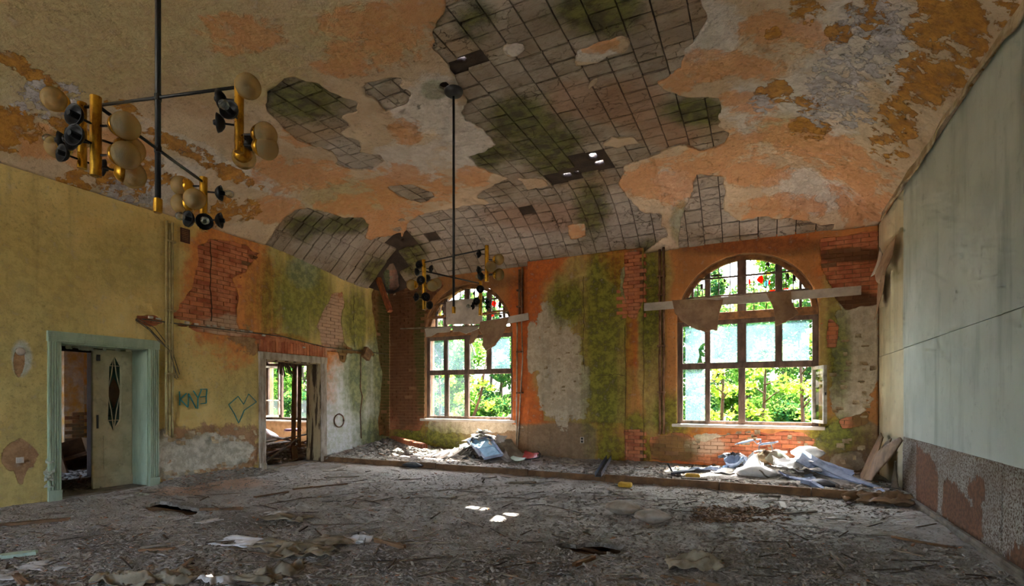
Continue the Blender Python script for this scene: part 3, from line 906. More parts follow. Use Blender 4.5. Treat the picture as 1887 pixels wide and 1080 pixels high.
# ---- walls -------------------------------------------------------------
DOOR = [(3.99, 5.21, 2.32), (7.48, 9.00, 2.30)]     # y0, y1, height of the two door openings in the left wall
def rect(a, b, c, d):
    return [(a, c), (b, c), (b, d), (a, d)]
def wallL(U, V, d): return (XL + d, U, V)
def wallB(U, V, d): return (U, YB - d, V)
def wallR(U, V, d): return (XR - d, U, V)
def win_poly(c, h=WHALF, s=SILL, z=WSPR):
    return [(c - h, s), (c + h, s)] + [(c + h * math.cos(a), z + h * math.sin(a)) for a in np.linspace(0, math.pi, 33)]

doorsL = [polyf(rect(d[0], d[1], -0.5, d[2])) for d in DOOR]
open_L = lambda U, V: -weight(doorsL, U, V, -9)
winsB = [polyf(win_poly(W1C)), polyf(win_poly(W2C))]
ROOM2_WIN = (-14.4, -11.9, 0.78, 3.0)
open_B = lambda U, V: -weight(winsB, U, V, -9)

EXP_L = [L2([(384, 440), (455, 453), (470, 470), (455, 500), (430, 515), (438, 545), (432, 575), (440, 608), (379, 602), (323, 591), (276, 594), (268, 585), (307, 581), (323, 572), (343, 549), (351, 530), (359, 505), (368, 480), (365, 455)]),
         L2([(612, 544), (632, 538), (633, 569), (629, 591), (634, 630), (640, 638), (660, 642), (640, 650), (635, 670), (626, 665), (622, 648), (604, 644), (593, 630), (590, 611), (583, 602), (590, 586), (601, 563)]),
         L2([(694, 500), (730, 500), (730, 800), (697, 806), (700, 740), (704, 690), (696, 640), (691, 590), (684, 545)]),
         L2([(255, 584), (330, 592), (480, 612), (600, 638), (690, 648), (690, 656), (600, 646), (560, 660), (476, 650), (470, 624), (330, 604), (255, 594)])]
EXP_B = [B2([(715, 505), (800, 500), (815, 525), (795, 555), (786, 590), (784, 772), (775, 795), (715, 790)]),
         B2([(1235, 797), (1262, 800), (1300, 812), (1340, 802), (1360, 796), (1480, 797), (1500, 812), (1490, 836), (1440, 852), (1350, 858), (1240, 850), (1200, 846), (1196, 806)]),
         B2([(1153, 794), (1187, 790), (1187, 856), (1153, 854)]),
         B2([(1505, 440), (1625, 425), (1625, 560), (1590, 565), (1560, 572), (1535, 545), (1520, 505)]),
         B2([(1540, 772), (1600, 760), (1606, 784), (1552, 793)]),
         B2([(1152, 468), (1186, 464), (1187, 555), (1172, 590), (1160, 585), (1152, 540)]),
         B2([(1530, 590), (1545, 600), (1540, 640), (1525, 640)])]
def exp_L(U, V):
    return weight([polyf(p) for p in EXP_L], U, V, -9) + fbm(U * 3.0, V * 3.0, 2, 4) * 0.09
def exp_B(U, V):
    return weight([polyf(p) for p in EXP_B], U, V, -9) + fbm(U * 3.0, V * 3.0, 5, 4) * 0.07

def B2w(px, py):
    q = on_y(px, py); return np.array([q[0], q[2]])
def L2w(px, py):
    return on_x(px, py)[1:]
def R2w(px, py):
    return on_x(px, py, XR)[1:]
LW = {
 'w_yellow': blobs([(60, 560, 120, 200), (40, 860, 90, 90), (230, 480, 100, 60), (450, 720, 50, 60), (70, 760, 60, 40)], L2w, (0, 1)),
 'w_orange': blobs([(430, 530, 85, 130), (470, 540, 40, 110), (470, 600, 50, 40), (400, 470, 50, 60), (610, 690, 26, 50), (600, 760, 24, 60), (520, 630, 60, 16)], L2w, (0, 1)),
 'w_white': blobs([(670, 740, 60, 100), (625, 790, 50, 60), (690, 690, 30, 60), (40, 660, 18, 30), (560, 500, 30, 30)], L2w, (0, 1)),
 'w_brown': [polyf(L2([(288, 792), (310, 786), (475, 783), (475, 900), (288, 905)])), polyf(L2([(434, 608), (476, 614), (476, 650), (440, 640), (400, 622)]))] + blobs([(38, 840, 34, 30), (38, 850, 12, 44), (285, 860, 10, 30), (35, 665, 10, 28)], L2w, (0, 1)),
 'w_grey': blobs([(390, 832, 80, 34), (330, 870, 40, 20), (300, 830, 14, 40)], L2w, (0, 1)),
 'w_green': blobs([(545, 548, 66, 90), (580, 540, 36, 80), (655, 590, 30, 60), (702, 640, 22, 170), (660, 700, 26, 70), (690, 800, 30, 40)], L2w, (0, 1)),
}
PIL0, PIL1, PILD = -5.05, -2.29, 0.10
NICHE = B2([(1003, 778), (1003, 560)]) ; NICHE_X0 = NICHE[0][0]; NICHE_X1 = B2([(1155, 600)])[0][0]
_nc, _nr = (NICHE_X0 + NICHE_X1) / 2, (NICHE_X1 - NICHE_X0) / 2
NICHE_P = [(NICHE_X0, 0.94), (NICHE_X1, 0.94)] + [(_nc + _nr * math.cos(a), 3.42 + _nr * 0.9 * math.sin(a)) for a in np.linspace(0, math.pi, 25)]
pf = lambda poly, s: (lambda U, V: np.clip(sd_poly(U, V, poly) / s, -1, 1))
BW = {
 'w_orange': [pf(rect(PIL0, PIL1, 2.2, 4.9), .25)] + blobs([(985, 540, 26, 130), (955, 640, 30, 150), (1030, 490, 60, 30), (1350, 440, 150, 26), (1570, 500, 60, 60), (1110, 480, 60, 24), (1300, 830, 140, 40), (960, 760, 50, 50)], B2w, (0, 1)),
 'w_yellow': [pf(NICHE_P, .08)] + blobs([(1080, 600, 60, 130), (1200, 620, 24, 180), (1530, 620, 24, 110), (1060, 560, 60, 60), (1060, 680, 70, 120), (1210, 500, 30, 70)], B2w, (0, 1)),
 'w_brown': [polyf(B2([(935, 790), (960, 782), (1000, 779), (1085, 779), (1105, 790), (1100, 850), (935, 850)]))] + blobs([(1570, 830, 70, 60), (870, 800, 90, 30), (1380, 812, 110, 12)], B2w, (0, 1)),
 'w_white': blobs([(1035, 680, 46, 100), (1060, 720, 30, 60), (1580, 640, 46, 110), (1565, 720, 36, 60), (1300, 822, 50, 22), (985, 640, 14, 50), (1010, 600, 20, 40), (1165, 520, 20, 60), (1590, 590, 30, 30), (870, 785, 90, 14), (1560, 850, 30, 20)], B2w, (0, 1)),
 'w_dark': blobs([(750, 680, 50, 180), (760, 560, 60, 60), (1380, 455, 160, 18), (1590, 850, 50, 50), (860, 520, 90, 20), (1170, 500, 16, 60)], B2w, (0, 1)),
 'w_green': blobs([(1118, 590, 46, 150), (1120, 720, 40, 110), (1130, 830, 36, 40), (800, 820, 60, 34), (760, 810, 40, 30), (1200, 560, 22, 110), (1240, 770, 50, 40), (1545, 640, 22, 90), (1530, 800, 60, 34), (1170, 780, 26, 20), (1050, 560, 40, 40), (1190, 830, 20, 30), (730, 640, 20, 140)], B2w, (0, 1)),
}
ZT = 6.0
wall_left = struct(skin('wall_left', lines((YF - .3, 2, 0.5), (2, DOOR[0][0], .2), (DOOR[0][0], DOOR[0][1], .2), (DOOR[0][1], DOOR[1][0], .2), (DOOR[1][0], DOOR[1][1], .2), (DOOR[1][1], YB + .45, .2)),
                        lines((0, DOOR[1][2], .2), (DOOR[1][2], DOOR[0][2], .02), (DOOR[0][2], ZT, .2)), lambda U, V, d: wallL(U, V, d - 0.03), open_L, 0.40, M['render_base'], smooth=False))
wall_back = struct(skin('wall_back', lines((XL - .2, W1C - WHALF, .1), (W1C - WHALF, W1C + WHALF, .1), (W1C + WHALF, W2C - WHALF, .1), (W2C - WHALF, W2C + WHALF, .1), (W2C + WHALF, XR + .3, .1)),
                        lines((0, SILL, .1), (SILL, ZT, .1)), lambda U, V, d: wallB(U, V, d - 0.03), open_B, 0.45, M['render_base'], smooth=False))
def outer_sheet(name, parent, wp, ua, ub, va, vb, keep, depth):
    """far face of the wall"""
    skin(name, lines((ua, ub, .15)), lines((va, vb, .15)), lambda U, V, d: wp(U, V, d - depth), keep, 0, M['render_base'], parent, smooth=False)
outer_sheet('outer_face', wall_left, wallL, YF - .3, YB + .45, 0, ZT, open_L, 0.43)
outer_sheet('outer_face', wall_back, wallB, XL, XR + .3, 0, ZT, open_B, 0.48)

def dispL(U, V):
    return fbm(U * 0.8, V * 0.8, 1, 3) * 0.012 + fbm(U * 5, V * 5, 3, 3) * 0.005
def dispB(U, V):
    d = fbm(U * 0.8, V * 0.8, 6, 3) * 0.010 + fbm(U * 5, V * 5, 3, 3) * 0.005
    d = d + np.where((U >= PIL0) & (U <= PIL1), PILD, 0)
    n = sd_poly(U, V, NICHE_P)
    return d - 0.035 * sstep(-0.02, 0.02, n)
keepL = lambda U, V: np.minimum(open_L(U, V) - 0.005, np.minimum(-exp_L(U, V), ceil_z(np.full(np.shape(U), XL + 0.01), U) + 0.10 - V))
keepB = lambda U, V: np.minimum(open_B(U, V) - 0.005, np.minimum(-exp_B(U, V), ceil_z(U, np.full(np.shape(U), YB - 0.01)) + 0.10 - V))
skin('plaster_layer', lines((YF, 2.4, .3), (2.4, DOOR[0][0], .033), (DOOR[0][0], DOOR[0][1], .033), (DOOR[0][1], DOOR[1][0], .033), (DOOR[1][0], DOOR[1][1], .033), (DOOR[1][1], YB, .033)),
     lines((0, 2.3, .033), (2.3, 2.32, .02), (2.32, 4.85, .033)), wallL, keepL, 0.035, M['left_plaster'], wall_left, attrs_of(LW), disp=dispL)
skin('plaster_layer', lines((XL, W1C - WHALF, .033), (W1C - WHALF, W1C + WHALF, .033), (W1C + WHALF, PIL0 - .001, .033), (PIL0, PIL1, .033), (PIL1 + .001, W2C - WHALF, .033), (W2C - WHALF, W2C + WHALF, .033), (W2C + WHALF, XR, .033)),
     lines((0, SILL, .033), (SILL, 4.85, .033)), wallB, keepB, 0.035, M['back_plaster'], wall_back, attrs_of(BW), disp=dispB)

BKW = {'L': {'w_green': blobs([(703, 650, 40, 200), (640, 660, 24, 30)], L2w, (0, 1)), 'w_white': blobs([(612, 590, 40, 60), (430, 600, 60, 20)], L2w, (0, 1)), 'w_dark': blobs([(712, 600, 16, 200), (470, 470, 10, 10)], L2w, (0, 1))},
       'B': {'w_green': blobs([(775, 640, 12, 120), (1240, 830, 40, 30), (1600, 780, 30, 30)], B2w, (0, 1)), 'w_white': blobs([(1300, 822, 40, 18), (1420, 845, 40, 12)], B2w, (0, 1)),
             'w_dark': blobs([(750, 640, 60, 180), (760, 540, 60, 60), (1570, 560, 60, 24), (1570, 470, 70, 14)], B2w, (0, 1))}}
def lay_bricks(parent, wp, expf, openf, W, u0, u1, z0, z1, seed, dextra=None, extra=None, edges=()):
    r = random.Random(seed); cand = []
    BL, BH = 0.262, 0.081
    for c in range(int((z1 - z0) / BH)):
        z = z0 + c * BH
        u = u0 - (0.131 if c % 2 else 0.0)
        while u < u1:
            a, b = max(u + 0.006, u0), min(u + BL - 0.006, u1); u += BL
            for e0, side in edges:
                if a < e0 < b and SILL - .1 < z < WSPR:
                    a, b = (a, e0 - .004) if side < 0 else (e0 + .004, b)
            if b - a > 0.03 and r.random() > 0.02:
                cand.append((a, b, z))
    c = np.array(cand); mid = (c[:, 0] + c[:, 1]) / 2; zz = c[:, 2] + BH / 2
    e = expf(np.stack([mid, c[:, 0], c[:, 1]]), np.stack([zz] * 3))
    op = openf(np.stack([c[:, 0], c[:, 1], c[:, 0], c[:, 1]]), np.stack([c[:, 2], c[:, 2], c[:, 2] + BH, c[:, 2] + BH])).min(0)
    ok = ((e[0] > -0.05) | (e.max(0) > 0)) & (op >= 0)
    out = [brick_box(wp, a, b, z + 0.005, z + BH - 0.005, r, dextra(a) if dextra else 0) for a, b, z in c[ok]]
    out += extra or []
    A = np.concatenate([np.array(p[3]) for p in out])
    Wt = {k: weight(W[k], A[:, 0], A[:, 1]) for k in W}
    out = [(p[0], {k: Wt[k][8 * i:8 * i + 8] for k in W}, p[2]) for i, p in enumerate(out)]
    place_pieces(out, 'brick', 'distant_bricks', M['brick'], parent)
def brick_box(wp, a, b, z0, z1, r, dx=0.0):
    d = -0.010 + r.uniform(-.007, .006) + dx
    j = [r.uniform(-.004, .004) for _ in range(8)]
    q = [(a + j[0], z0 + j[1]), (b + j[2], z0 + j[3]), (b + j[4], z1 + j[5]), (a + j[6], z1 + j[7])]
    v = [wp(p[0], p[1], -0.034) for p in q] + [wp(p[0], p[1], d + r.uniform(-.003, .003)) for p in q]
    return (v, None, pix_area(v), q + q)
rs = random.Random(5)
SOLD = []
y = DOOR[1][0] - 0.12
while y < DOOR[1][1] + 0.16:
    SOLD.append(brick_box(wallL, y, y + 0.066, 2.46, 2.70 + rs.uniform(-.015, .01), rs, 0.03)); y += 0.076
lay_bricks(wall_left, wallL, lambda U, V: np.minimum(exp_L(U, V), np.where((U > DOOR[1][0] - .16) & (U < DOOR[1][1] + .2) & (V < 2.72) & (V > 2.3), -9, 9)), open_L, BKW['L'], 5.0, YB + .4, 0.02, 5.6, 21, extra=SOLD)
lay_bricks(wall_back, wallB, exp_B, open_B, BKW['B'], XL - .03, XR, 0.02, 5.6, 22, edges=[(W1C - WHALF, -1), (W1C + WHALF, 1), (W2C - WHALF, -1), (W2C + WHALF, 1)], dextra=lambda a: PILD if PIL0 < a < PIL1 - .1 else 0.0)
# core of the pilaster behind its plaster
MB().box((PIL0 + .02, YB - PILD + .055, 0), (PIL1 - .02, YB + .05, 4.75)).build('pilaster_core', M['render_base'], wall_back)

# dark strips on the plaster, painting the shade of long cracks and chases
rk = random.Random(4)
def wander(pts, amp=1.1, n=5):
    out = []
    for (a, b), (c_, d_) in zip(pts[:-1], pts[1:]):
        for i in range(n):
            f = i / n
            out.append((a + (c_ - a) * f + rk.uniform(-amp, amp), b + (d_ - b) * f + rk.uniform(-amp, amp)))
    return out + [pts[-1]]
for k_, pts in enumerate(([(388, 446), (389, 490), (387, 530), (390, 560), (389, 592)], [(652, 545), (652, 600), (653, 640)])):
    P_ = [on_x(a, b, XL + .002) for a, b in wander(pts)]
    mb_ = MB()
    for a, b in zip(P_[:-1], P_[1:]):
        mb_.beam(a, b, .011, .010, up=(1, 0, 0))
    mb_.build('crack_shade_strip', M['mortar'], wall_left)
for k_, pts in enumerate(([(1076, 484), (1075, 540), (1076, 590), (1074, 640), (1078, 690)], [(1186, 480), (1186, 600), (1186, 720), (1186, 850)], [(1152, 600), (1152, 720), (1152, 850)], [(1098, 692), (1125, 691), (1140, 690), (1152, 694)])):
    P_ = [on_y(a, b, YB - PILD + (.033 if k_ in (0, 3) else -.001)) for a, b in wander(pts)]
    mb_ = MB()
    for a, b in zip(P_[:-1], P_[1:]):
        mb_.beam(a, b, .007, .008, up=(0, 1, 0))
    mb_.build('crack_shade_strip', M['mortar'], wall_back)

# ---- right wall: boards on the wall, rough wainscot below
wall_right = struct(MB().box((XR + .02, YF - .3, 0), (XR + .32, YB + .45, ZT)).build('wall_right', M['seam']))
SEAM_Y = [YF, -1.15, 2.45, 6.05, 9.63, YB]
ZS, ZW = 2.247, 0.91
for i in range(5):
    a, b = SEAM_Y[i], SEAM_Y[i + 1]
    last = i == 4
    for (z0, z1) in ((0.0 if last else ZW, ZS), (ZS, SPRING + .06)):
        r1 = random.Random(i * 7 + int(z0 * 10))
        e = [r1.uniform(0, .012) for _ in range(4)]
        g = 0.004
        off = -0.02 if last else 0.0
        vs = [(XR + .03, a + g, z0 + g), (XR + .03, b - g, z0 + g), (XR + .03, b - g, z1 - g), (XR + .03, a + g, z1 - g),
              (XR - off - e[0], a + g, z0 + g), (XR - off - e[1], b - g, z0 + g), (XR - off - e[2], b - g, z1 - g), (XR - off - e[3], a + g, z1 - g)]
        mesh_obj('wall_board', vs, BOXF, M['panel_cream'] if last else M['panel'], wall_right)
RW = {'w_brown': [polyf(R2([(1692, 822), (1728, 850), (1732, 930), (1725, 955), (1690, 925)])), polyf(R2([(1742, 890), (1762, 885), (1775, 910), (1812, 940), (1815, 1005), (1760, 975), (1738, 950)]))]
      + blobs([(1880, 1040, 20, 40), (1800, 905, 14, 30)], R2w, (0, 1))}
def rscale(U, V):
    d = weight([lambda u, v, f=f: f(u, v) / 0.10 if not isinstance(f, Blob) else f(u, v) for f in RW['w_brown']], U, V)
    return {'w_brown': np.clip(d, -1, 1)}
for i in range(4):
    a, b = SEAM_Y[i], SEAM_Y[i + 1]
    skin('wainscot_panel', lines((a + .004, b - .004, .05)), lines((0.09, ZW, .05)), lambda U, V, d: wallR(U, V, d + 0.012), None, 0.03, M['wains'], wall_right, rscale,
         disp=lambda U, V: fbm(U * 14, V * 14, 2, 3) * 0.004)
bb = struct(MB().box((XR - .045, YF, 0), (XR + .02, 9.62, 0.085)).box((XR - .05, YF, 0.0), (XR - .045, 9.62, .05)).build('baseboard_right', M['wood_grey'])); bevel(bb)

# ---- wall behind the camera, with two unseen window openings added for fill light
FW = [polyf(rect(a, b, 0.9, 4.3)) for a, b in ((-8.7, -5.6), (-5.0, -2.2))]
wall_front = struct(skin('wall_front', lines((XL - .3, XR + .3, .1)), lines((0, ZT, .1)), lambda U, V, d: (U, YF - d, V), lambda U, V: -weight(FW, U, V, -9), -0.4, M['left_plaster'], smooth=False))

# ---- floor: boards buried in plaster dust, two holes, a step up along the windows
HOLE_F = [F2([(266, 933), (290, 925), (330, 931), (368, 939), (362, 948), (345, 949), (322, 942), (300, 941), (275, 940)]),
          F2([(1012, 1001), (1060, 1004), (1105, 998), (1148, 1007), (1136, 1021), (1085, 1023), (1050, 1015)])]
hole_f = lambda U, V: weight([polyf(p) for p in HOLE_F], U, V, -9) + fbm(U * 9, V * 9, 2, 3) * 0.03
def F2w(px, py):
    return on_z(px, py)[:2]
FWt = {'w_dark': blobs([(1350, 948, 150, 22), (1100, 912, 120, 14), (1080, 1010, 120, 30), (480, 960, 120, 26), (980, 1040, 150, 30), (330, 935, 80, 12), (700, 1040, 120, 30), (1500, 1030, 200, 40), (200, 1000, 120, 30)], F2w, (0, 1)),
       'w_white': blobs([(900, 880, 320, 24), (620, 890, 120, 20), (1500, 950, 220, 30), (880, 936, 60, 14), (1000, 900, 200, 20)], F2w, (0, 1)),  # pale dust, plus the sun fleck painted into the floor colour
       'w_orange': blobs([(400, 890, 110, 14), (330, 905, 60, 10)], F2w, (0, 1))}
def floor_h(X, Y):
    X = np.asarray(X, float); Y = np.asarray(Y, float)
    h = fbm(X * 0.9, Y * 0.9, 1, 3) * 0.02 + fbm(X * 5, Y * 5, 4, 4) * 0.020 + np.abs(fbm(X * 11, Y * 11, 2, 2)) * 0.016
    h = h + 0.10 * np.exp(-((X - XL) / 0.35) ** 2) * sstep(5.2, 5.8, Y) * (1 - sstep(7.1, 7.5, Y))
    h = h + 0.26 * np.exp(-(np.hypot(X + 9.3, Y - 11.4) / 1.5) ** 2) * sstep(9.0, 9.3, Y)
    return h
def base_h(X, Y):
    return floor_h(X, Y) + np.where(np.asarray(Y) > PLAT_Y, PLAT_H, 0.0)
floor = struct(skin('floor', lines((XL - .45, XR, .05)), lines((YF, 1.5, .25), (1.5, PLAT_Y + .02, .05)), lambda U, V, d: (U, V, d), lambda U, V: -hole_f(U, V), 0.045, M['floor'], None, attrs_of(FWt), disp=floor_h))
platform = struct(skin('floor_platform', lines((XL, XR, .05)), lines((PLAT_Y, YB, .05)), lambda U, V, d: (U, V, d + PLAT_H), None, 0.02, M['floor'], None, attrs_of(FWt), disp=floor_h))
platform.name = 'floor_step'
MB().box((XL - .5, YF, -.62), (XR, YB, -.58)).build('under_floor', M['void'], floor)
for lo, hi in (((XL - .55, YF, -.62), (XL - .45, YB, -.05)), ((XR, YF, -.62), (XR + .1, YB, 0)), ((XL - .5, YB, -.62), (XR, YB + .1, 0)), ((XL - .5, YF - .1, -.62), (XR, YF, 0))):
    MB().box(lo, hi).build('void_light_skirt', M['void'], floor)  # dark skirts added to keep outside light out of the floor holes
for y in (2.0, 3.2, 4.4, 5.6):
    MB().box((XL, y, -.25), (XR, y + .12, -.075)).build('joist', M['wood_raw'], floor)
# plank faces of the step, laid end to end
xs = [XL, -8.0, -6.1, -4.0, -2.5, -0.6, 0.7, XR]
rp = random.Random(8)
for a, b in zip(xs[:-1], xs[1:]):
    e = rp.uniform(-.02, .02)
    o = MB().beam((a + .008, PLAT_Y - .02 + e, .055), (b - .008, PLAT_Y - .02 + rp.uniform(-.02, .02), .06 + rp.uniform(-.02, .02)), .05, .13 + rp.uniform(-.02, .02)).build('step_plank', M['wood_raw'], platform)

# ------------------------------------------------------------------ windows
YW = YB + 0.16
def xw(px, py=700):
    return on_y(px, py, YW)[0]
def zw(px, py):
    return on_y(px, py, YW)[2]
def bar(parent, name, x0, x1, z0, z1, mat, y0=YW - .035, y1=YW + .035, bev=0.006):
    o = MB().box((x0, y0, z0), (x1, y1, z1)).build(name, mat, parent)
    if bev:
        bevel(o, bev)
    return o
def arc_ring(cx, cz, r0, r1, y0, y1, a0=0.0, a1=math.pi, n=28):
    m = MB(); vs = []
    for i in range(n + 1):
        a = a0 + (a1 - a0) * i / n
        for r, yy in ((r0, y0), (r1, y0), (r1, y1), (r0, y1)):
            vs.append((cx + r * math.cos(a), yy, cz + r * math.sin(a)))
    fs = []
    for i in range(n):
        for k in range(4):
            k2 = (k + 1) % 4
            fs.append((i * 4 + k, i * 4 + k2, (i + 1) * 4 + k2, (i + 1) * 4 + k))
    fs.append((0, 1, 2, 3)); fs.append((n * 4 + 3, n * 4 + 2, n * 4 + 1, n * 4))
    return m.add(vs, fs)
def flat_poly(pts, y, th=0.004):
    n = len(pts)
    vs = [(p[0], y, p[1]) for p in pts] + [(p[0], y + th, p[1]) for p in pts]
    fs = [tuple(range(n - 1, -1, -1)), tuple(range(n, 2 * n))] + [(i, (i + 1) % n, n + (i + 1) % n, n + i) for i in range(n)]
    return MB().add(vs, fs)
def pane(parent, x0, x1, z0, z1, mat, name='pane', pts=None):
    if pts is None:
        pts = [(x0, z0), (x1, z0), (x1, z1), (x0, z1)]
    return flat_poly(pts, YW).build(name, mat, parent)
def shard(parent, cx, cz, w, h, mat, seed, name='glass_shard'):
    r = random.Random(seed); n = r.randint(5, 8)
    pts = []
    for i in range(n):
        a = 2 * math.pi * i / n + r.uniform(-.25, .25); q = r.uniform(.65, 1.1)
        pts.append((cx + w / 2 * q * math.cos(a), cz + h / 2 * q * math.sin(a)))
    return flat_poly(pts, YW, .004).build(name, mat, parent)

def make_window(n, c, mull, mull_low, ztr, label, spec):
    w = thing('window_%d' % n, label, None, (c, YW, SILL), kind='structure')
    fr, pale = M['win_frame'], M['win_frame_pale']
    x0, x1 = c - WHALF, c + WHALF
    zt = 3.12
    bar(w, 'stile', x0, x0 + .10, SILL, zt, fr); bar(w, 'stile', x1 - .10, x1, SILL, zt, fr)
    bar(w, 'bottom_rail', x0 + .1, x1 - .1, SILL, SILL + .075, fr)
    bar(w, 'transom', x0 + .1, x1 - .1, ztr - .065, ztr + .065, fr, YW - .05, YW + .05)
    bar(w, 'top_rail', x0 + .1, x1 - .1, zt - .09, zt, fr)
    bar(w, 'head_beam', x0, x1, zt, zt + .16, M['arch_wood'], YW - .06, YW + .05)
    for i, (mx, mw) in enumerate(mull):
        bar(w, 'mullion', mx - mw / 2, mx + mw / 2, ztr + .065, zt - .09, fr, YW - .045, YW + .045)
    for i, (mx, mw) in enumerate(mull_low):
        bar(w, 'mullion', mx - mw / 2, mx + mw / 2, SILL + .075, ztr - .065, fr, YW - .045, YW + .045)
    # sash frames just inside the openings
    xe = [x0 + .10] + [m[0] for m in mull] + [x1 - .10]
    # arch
    za = zt + .16; R = WHALF - .01
    zc = WSPR; b0 = math.asin((za - zc) / R)
    arc_ring(c, zc, R - .09, R, YW - .05, YW + .05, b0, math.pi - b0).build('arch_frame', M['arch_wood'], w)
    def top(x, r=R - .09):
        return zc + math.sqrt(max(0.0, r * r - (x - c) ** 2))
    for (mx, mw) in mull + [(x1 - .30, .05), (x0 + .30, .05)]:
        if top(mx) - za > .1:
            bar(w, 'arch_mullion', mx - mw / 2, mx + mw / 2, za, top(mx) + .02, fr, YW - .04, YW + .04)
    zb = [za + .34, za + .72]
    for z in zb:
        hw = math.sqrt(max(.01, (R - .05) ** 2 - (z - zc) ** 2))
        bar(w, 'glazing_bar', c - hw, c + hw, z - .018, z + .018, fr, YW - .07, YW - .04, .003)
    # thin leads
    edges = [x0 + .30] + [m[0] for m in mull] + [x1 - .30]
    for a, b in zip(edges[:-1], edges[1:]):
        for k in (1, 2):
            x = a + (b - a) * k / 3
            if top(x) - za > .15:
                bar(w, 'muntin', x - .009, x + .009, za, top(x), fr, YW - .012, YW + .012, 0)
    # sill boards
    bar(w, 'sill', x0 - .10, x1 + .10, SILL - .06, SILL + .005, M['board_white'], YB - .07, YB + .42, .01)
    spec(w, x0, x1, zt, ztr, za, xe, top)
    return w

def spec2(w, x0, x1, zt, ztr, za, xe, top):
    d = M['pane_dusty']
    for i in range(4):
        a, b = xe[i] + .05, xe[i + 1] - .05
        if i == 0:
            pane(w, a, b, 0, 0, d, pts=[(a, ztr + .07), (a + (b - a) * .6, ztr + .07), (a + (b - a) * .72, ztr + .22), (a + (b - a) * .66, ztr + .36), (a + (b - a) * .8, ztr + .46), (b, ztr + .5), (b, zt - .09), (a, zt - .09)])
        else:
            pane(w, a, b, ztr + .065, zt - .09, d)
    pane(w, xe[0] + .05, xe[1] - .05, SILL + .08, ztr - .065, d)
    # casement swung into the room on its right hand hinge
    hx, hz0, hz1 = x1 - .09, SILL + .08, ztr - .07
    a = math.radians(66)
    cw = 0.62
    p0 = Vector((hx, YW - .05, 0)); dv = Vector((math.cos(a) * .55, -math.sin(a), 0)); dv.normalize()
    p1 = p0 + dv * cw
    m = MB()
    for q in (p0 + dv * .03, p1 - dv * .03):
        m.beam((q.x, q.y, hz0), (q.x, q.y, hz1), .06, .045, up=(dv.x, dv.y, 0))
    for z in (hz0 + .03, hz1 - .03):
        m.beam((p0.x, p0.y, z), (p1.x, p1.y, z), .045, .06)
    cs = m.build('casement', M['win_frame_pale'], w)
    g0, g1 = p0 + dv * .05, p1 - dv * .05
    MB().add([(g0.x, g0.y, hz0 + .05), (g1.x, g1.y, hz0 + .05), (g1.x, g1.y, hz1 - .05), (g0.x, g0.y, hz1 - .05)], [(0, 1, 2, 3)]).build('pane', M['pane_clear'], cs)
    bar(cs, 'catch', p1.x - .012, p1.x + .012, 1.55, 1.6, M['iron'], p1.y - .03, p1.y, 0)
    # shards of coloured glass left in the arch
    G = [('glass_red', 1401, 515, .14, .20), ('glass_blue', 1412, 522, .10, .14), ('glass_red', 1381, 520, .05, .14), ('glass_yellow', 1417, 505, .12, .10), ('glass_dark', 1383, 478, .05, .08), ('glass_yellow', 1398, 480, .10, .10),
         ('glass_dark', 1415, 487, .08, .12), ('glass_dark', 1438, 512, .05, .2), ('glass_dark', 1452, 508, .06, .18), ('glass_yellow', 1462, 498, .06, .2), ('glass_dark', 1464, 512, .06, .22), ('glass_red', 1418, 521, .05, .14), ('glass_dark', 1335, 517, .05, .14),
         ('glass_dark', 1292, 529, .05, .2), ('glass_yellow', 1274, 520, .09, .14), ('glass_dark', 1274, 532, .04, .12), ('glass_dark', 1320, 508, .24, .08), ('glass_red', 1450, 532, .14, .04), ('glass_yellow', 1485, 527, .1, .05), ('glass_dark', 1340, 530, .06, .06), ('glass_red', 1425, 536, .2, .04)]
    for i, (mt, px, py, ww, hh) in enumerate(G):
        p = on_y(px, py, YW); shard(w, p[0], p[2], ww, hh, M[mt], 50 + i)
    pane(w, 0, 0, 0, 0, M['board_white'], 'arch_infill', [(xw(1259), zw(1259, 508)), (xw(1310), zw(1310, 504)), (xw(1310), zw(1310, 484)), (xw(1286), zw(1286, 486)), (xw(1270), zw(1270, 497))])
    for k, (qa, qb) in enumerate((((1258, 500), (1330, 478)), ((1338, 474), (1385, 463)), ((1400, 463), (1466, 477)), ((1470, 480), (1500, 497)))):
        A = on_y(*qa, YW - .1); B = on_y(*qb, YW - .1)
        MB().beam(A, B, .03, .06, up=(0, 1, 0)).build('arch_lath', M['arch_wood'], w)

